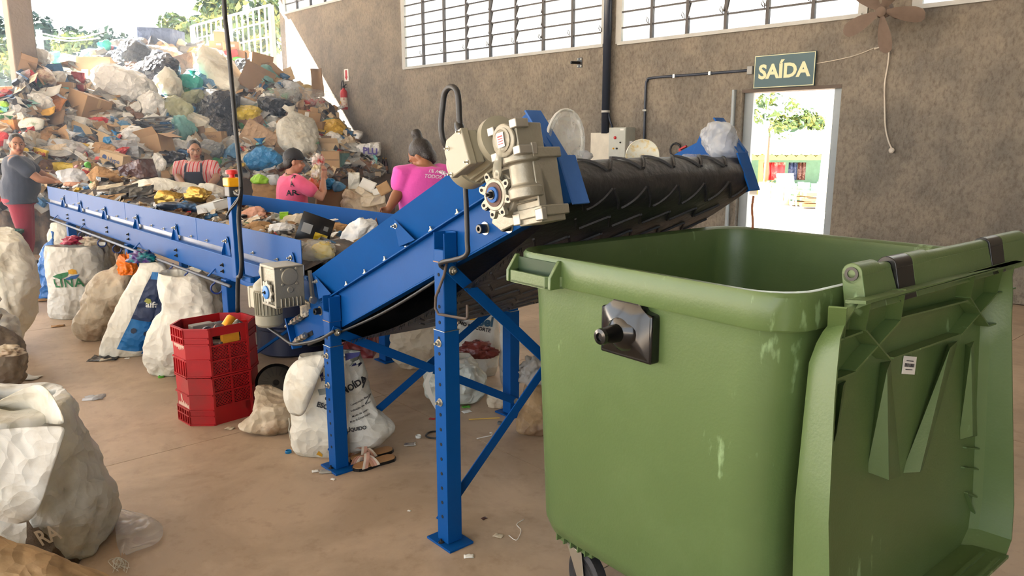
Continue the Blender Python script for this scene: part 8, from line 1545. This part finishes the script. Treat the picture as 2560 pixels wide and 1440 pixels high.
# --- what shows through the doorway
def gpt(x, y): return onz(x, y, -0.03)
CORR = mat('corrugated_roof', (176, 180, 184), rough=0.6, var=0.1)
D = 24; p0, p1 = atY(1860, 384, D), atY(2110, 380, D); z_e = p0.z; sh = thing('shed', 'open shed with a corrugated roof and red cloths, seen through the doorway', 'shed', (p0.x, D, gz)); b = MB(); rs = []
for i in range(60): x = p0.x-3+(p1.x-p0.x+6)*i/59; dz = 0.05*(1 if i % 2 else -1); rs.append([Vector((x, D, z_e-0.05+dz)), Vector((x, D+4.5, z_e+0.75+dz)), Vector((x, D+4.5, z_e+0.78+dz)), Vector((x, D, z_e-0.02+dz))])
b.loft(rs); b.build('shed_roof', CORR, sh)
for x in (p0.x-2, p0.x+0.6, p1.x-0.4, p1.x+2): MB().bar(Vector((x, D+0.1, gz)), Vector((x, D+0.1, z_e)), 0.12, 0.12, up=(0, 1, 0)).build('shed_post', mat('yellow_post', (206, 186, 80)), sh)
MB().bar(Vector((p0.x-3, D+0.05, z_e-0.12)), Vector((p1.x+3, D+0.05, z_e-0.12)), 0.1, 0.16).build('shed_beam', MATS['yellow_post'], sh); b = MB(); b.box(((p0.x+p1.x)/2, D+4.6, (z_e+gz)/2), (10, 0.15, z_e-gz)); b.build('shed_wall', mat('shed_green', (110, 150, 130), rough=0.8), sh)
for x, w_, m, lb in ((1915, 26, REDP, 'red cloth hanging left in the shed'), (1945, 32, mat('red_floral', (196, 50, 56), col2=(226, 190, 180), spots=0.62, vscale=5), 'red flowered cloth hanging second in the shed'), (1982, 20, BM['navy'], 'dark cloth hanging in the middle of the shed'), (2004, 18, BM['maroon'], 'brownish red cloth hanging right in the shed')):
    a_ = atY(x-w_/2, 406, D+0.2); e_ = atY(x+w_/2, 450, D+0.2); b = MB(); b.loft([[Vector((a_.x+(e_.x-a_.x)*i/8, D+0.2+0.05*math.sin(i*1.9), z)) for i in range(9)] for z in (a_.z, (a_.z+e_.z)/2, e_.z)], closed=False); o = b.build('hanging_cloth', m, smooth=180, at=(a_.x, D+0.2, e_.z)); s2_ = o.modifiers.new('thick', 'SOLIDIFY'); s2_.thickness = 0.01; tag(o, lb, 'cloth')
a_, e_ = atY(1905, 455, 20), atY(2080, 500, 20); fe = thing('board_fence', 'low green and white board fence in front of the shed', 'fence', ((a_.x+e_.x)/2, 20, gz))
for i in range(12): x = a_.x+(e_.x-a_.x)*i/11; MB().box((x, 20+0.02*(i % 2), (a_.z+gz)/2-0.02*(i % 3)), ((e_.x-a_.x)/12.5, 0.04, a_.z-gz)).build('fence_board', (mat('board_white', (206, 206, 190)), mat('board_green', (110, 160, 136)))[0 if i < 5 else 1], fe)
p = atY(2085, 222, 18); q = atY(2050, 526, 18); yp = thing('utility_pole', 'white leaning pole on the right in the doorway', 'pole', q); b = MB(); b.tube([Vector((q.x, 18, gz)), Vector((p.x+0.05, 18, p.z+1.5))], [0.12, 0.08], 12); b.build('pole_shaft', RAILM, yp, smooth=180)
c = atY(1925, 285, 22); tree((c.x, 22, gz), c.z-gz+0.3, [((c.x+rn.uniform(-.6, .6), 22+rn.uniform(-.4, .4), c.z+rn.uniform(-.5, .5)), (0.35, 0.35, 0.25)) for _ in range(7)], 260, 0.11, 'small papaya like tree seen through the doorway', 21)
for i, (x, y, w_, lb) in enumerate(((1985, 305, 130, 'far tree row behind the shed, left in the doorway'), (2088, 300, 60, 'far tree behind the leaning pole'))): c = atY(x, y, 60); r_ = w_*60/FPX/2; tree((c.x, 60, gz), c.z-gz, [((c.x+rn.uniform(-1, 1)*r_, 60, c.z+rn.uniform(-.5, .5)), (r_*0.4, 1.0, 0.7)) for _ in range(8)], 700, 0.30, lb, 30+i)
q = gpt(1965, 520); ch = thing('garden_chair', 'white folding chair in the yard beyond the doorway', 'chair', q); b = MB()
for s_ in (-1, 1): b.bar(q+Vector((s_*0.2, -0.2, 0)), q+Vector((s_*0.2, 0.25, 0.85)), 0.03, 0.03); b.bar(q+Vector((s_*0.2, 0.25, 0)), q+Vector((s_*0.2, -0.2, 0.45)), 0.03, 0.03)
b.build('chair_frame', WHITEP, ch); b = MB(); b.box(q+Vector((0, 0, 0.45)), (0.42, 0.42, 0.03)); b.build('seat', WHITEP, ch); b = MB(); b.box(q+Vector((0, 0.22, 0.72)), (0.42, 0.03, 0.3)); b.build('backrest', WHITEP, ch)
q = gpt(1938, 500); mb = MB(); leaves(mb, [((q.x, q.y, 0.25), (0.5, 0.4, 0.35)), ((q.x+0.5, q.y, 0.15), (0.4, 0.4, 0.25))], 300, 0.10, rn); tag(mb.build('dry_bush', [mat('dry_a', (190, 120, 70)), mat('dry_b', (206, 160, 90)), mat('dry_c', (150, 150, 90))], at=q), 'dry bush in the yard left of the folding chair', 'bush', kind='stuff')
for i, (x, y, lb) in enumerate(((2000, 515, 'first broken crate beside the folding chair'), (2030, 520, 'second broken crate beside the leaning pole'))):
    q = gpt(x, y); t_ = thing('wooden_crate', lb, 'crate', q); 
    for k in range(3): MB().box(q+Vector((0, 0, 0.08+0.14*k)), (0.5, 0.4, 0.08)).build('slat', CARD, t_)
# black-orange wire hanging from the incline tip
pp = [tuple(onplane(x, y, cv(0, WB+0.02, 0), V)) for x, y in ((1884, 490), (1880, 520), (1882, 560), (1878, 600))]; MB().tube(crs(pp, 4), 0.005, 6).build('loose_wire', mat('orange_wire', (170, 100, 60)), ic, smooth=180)
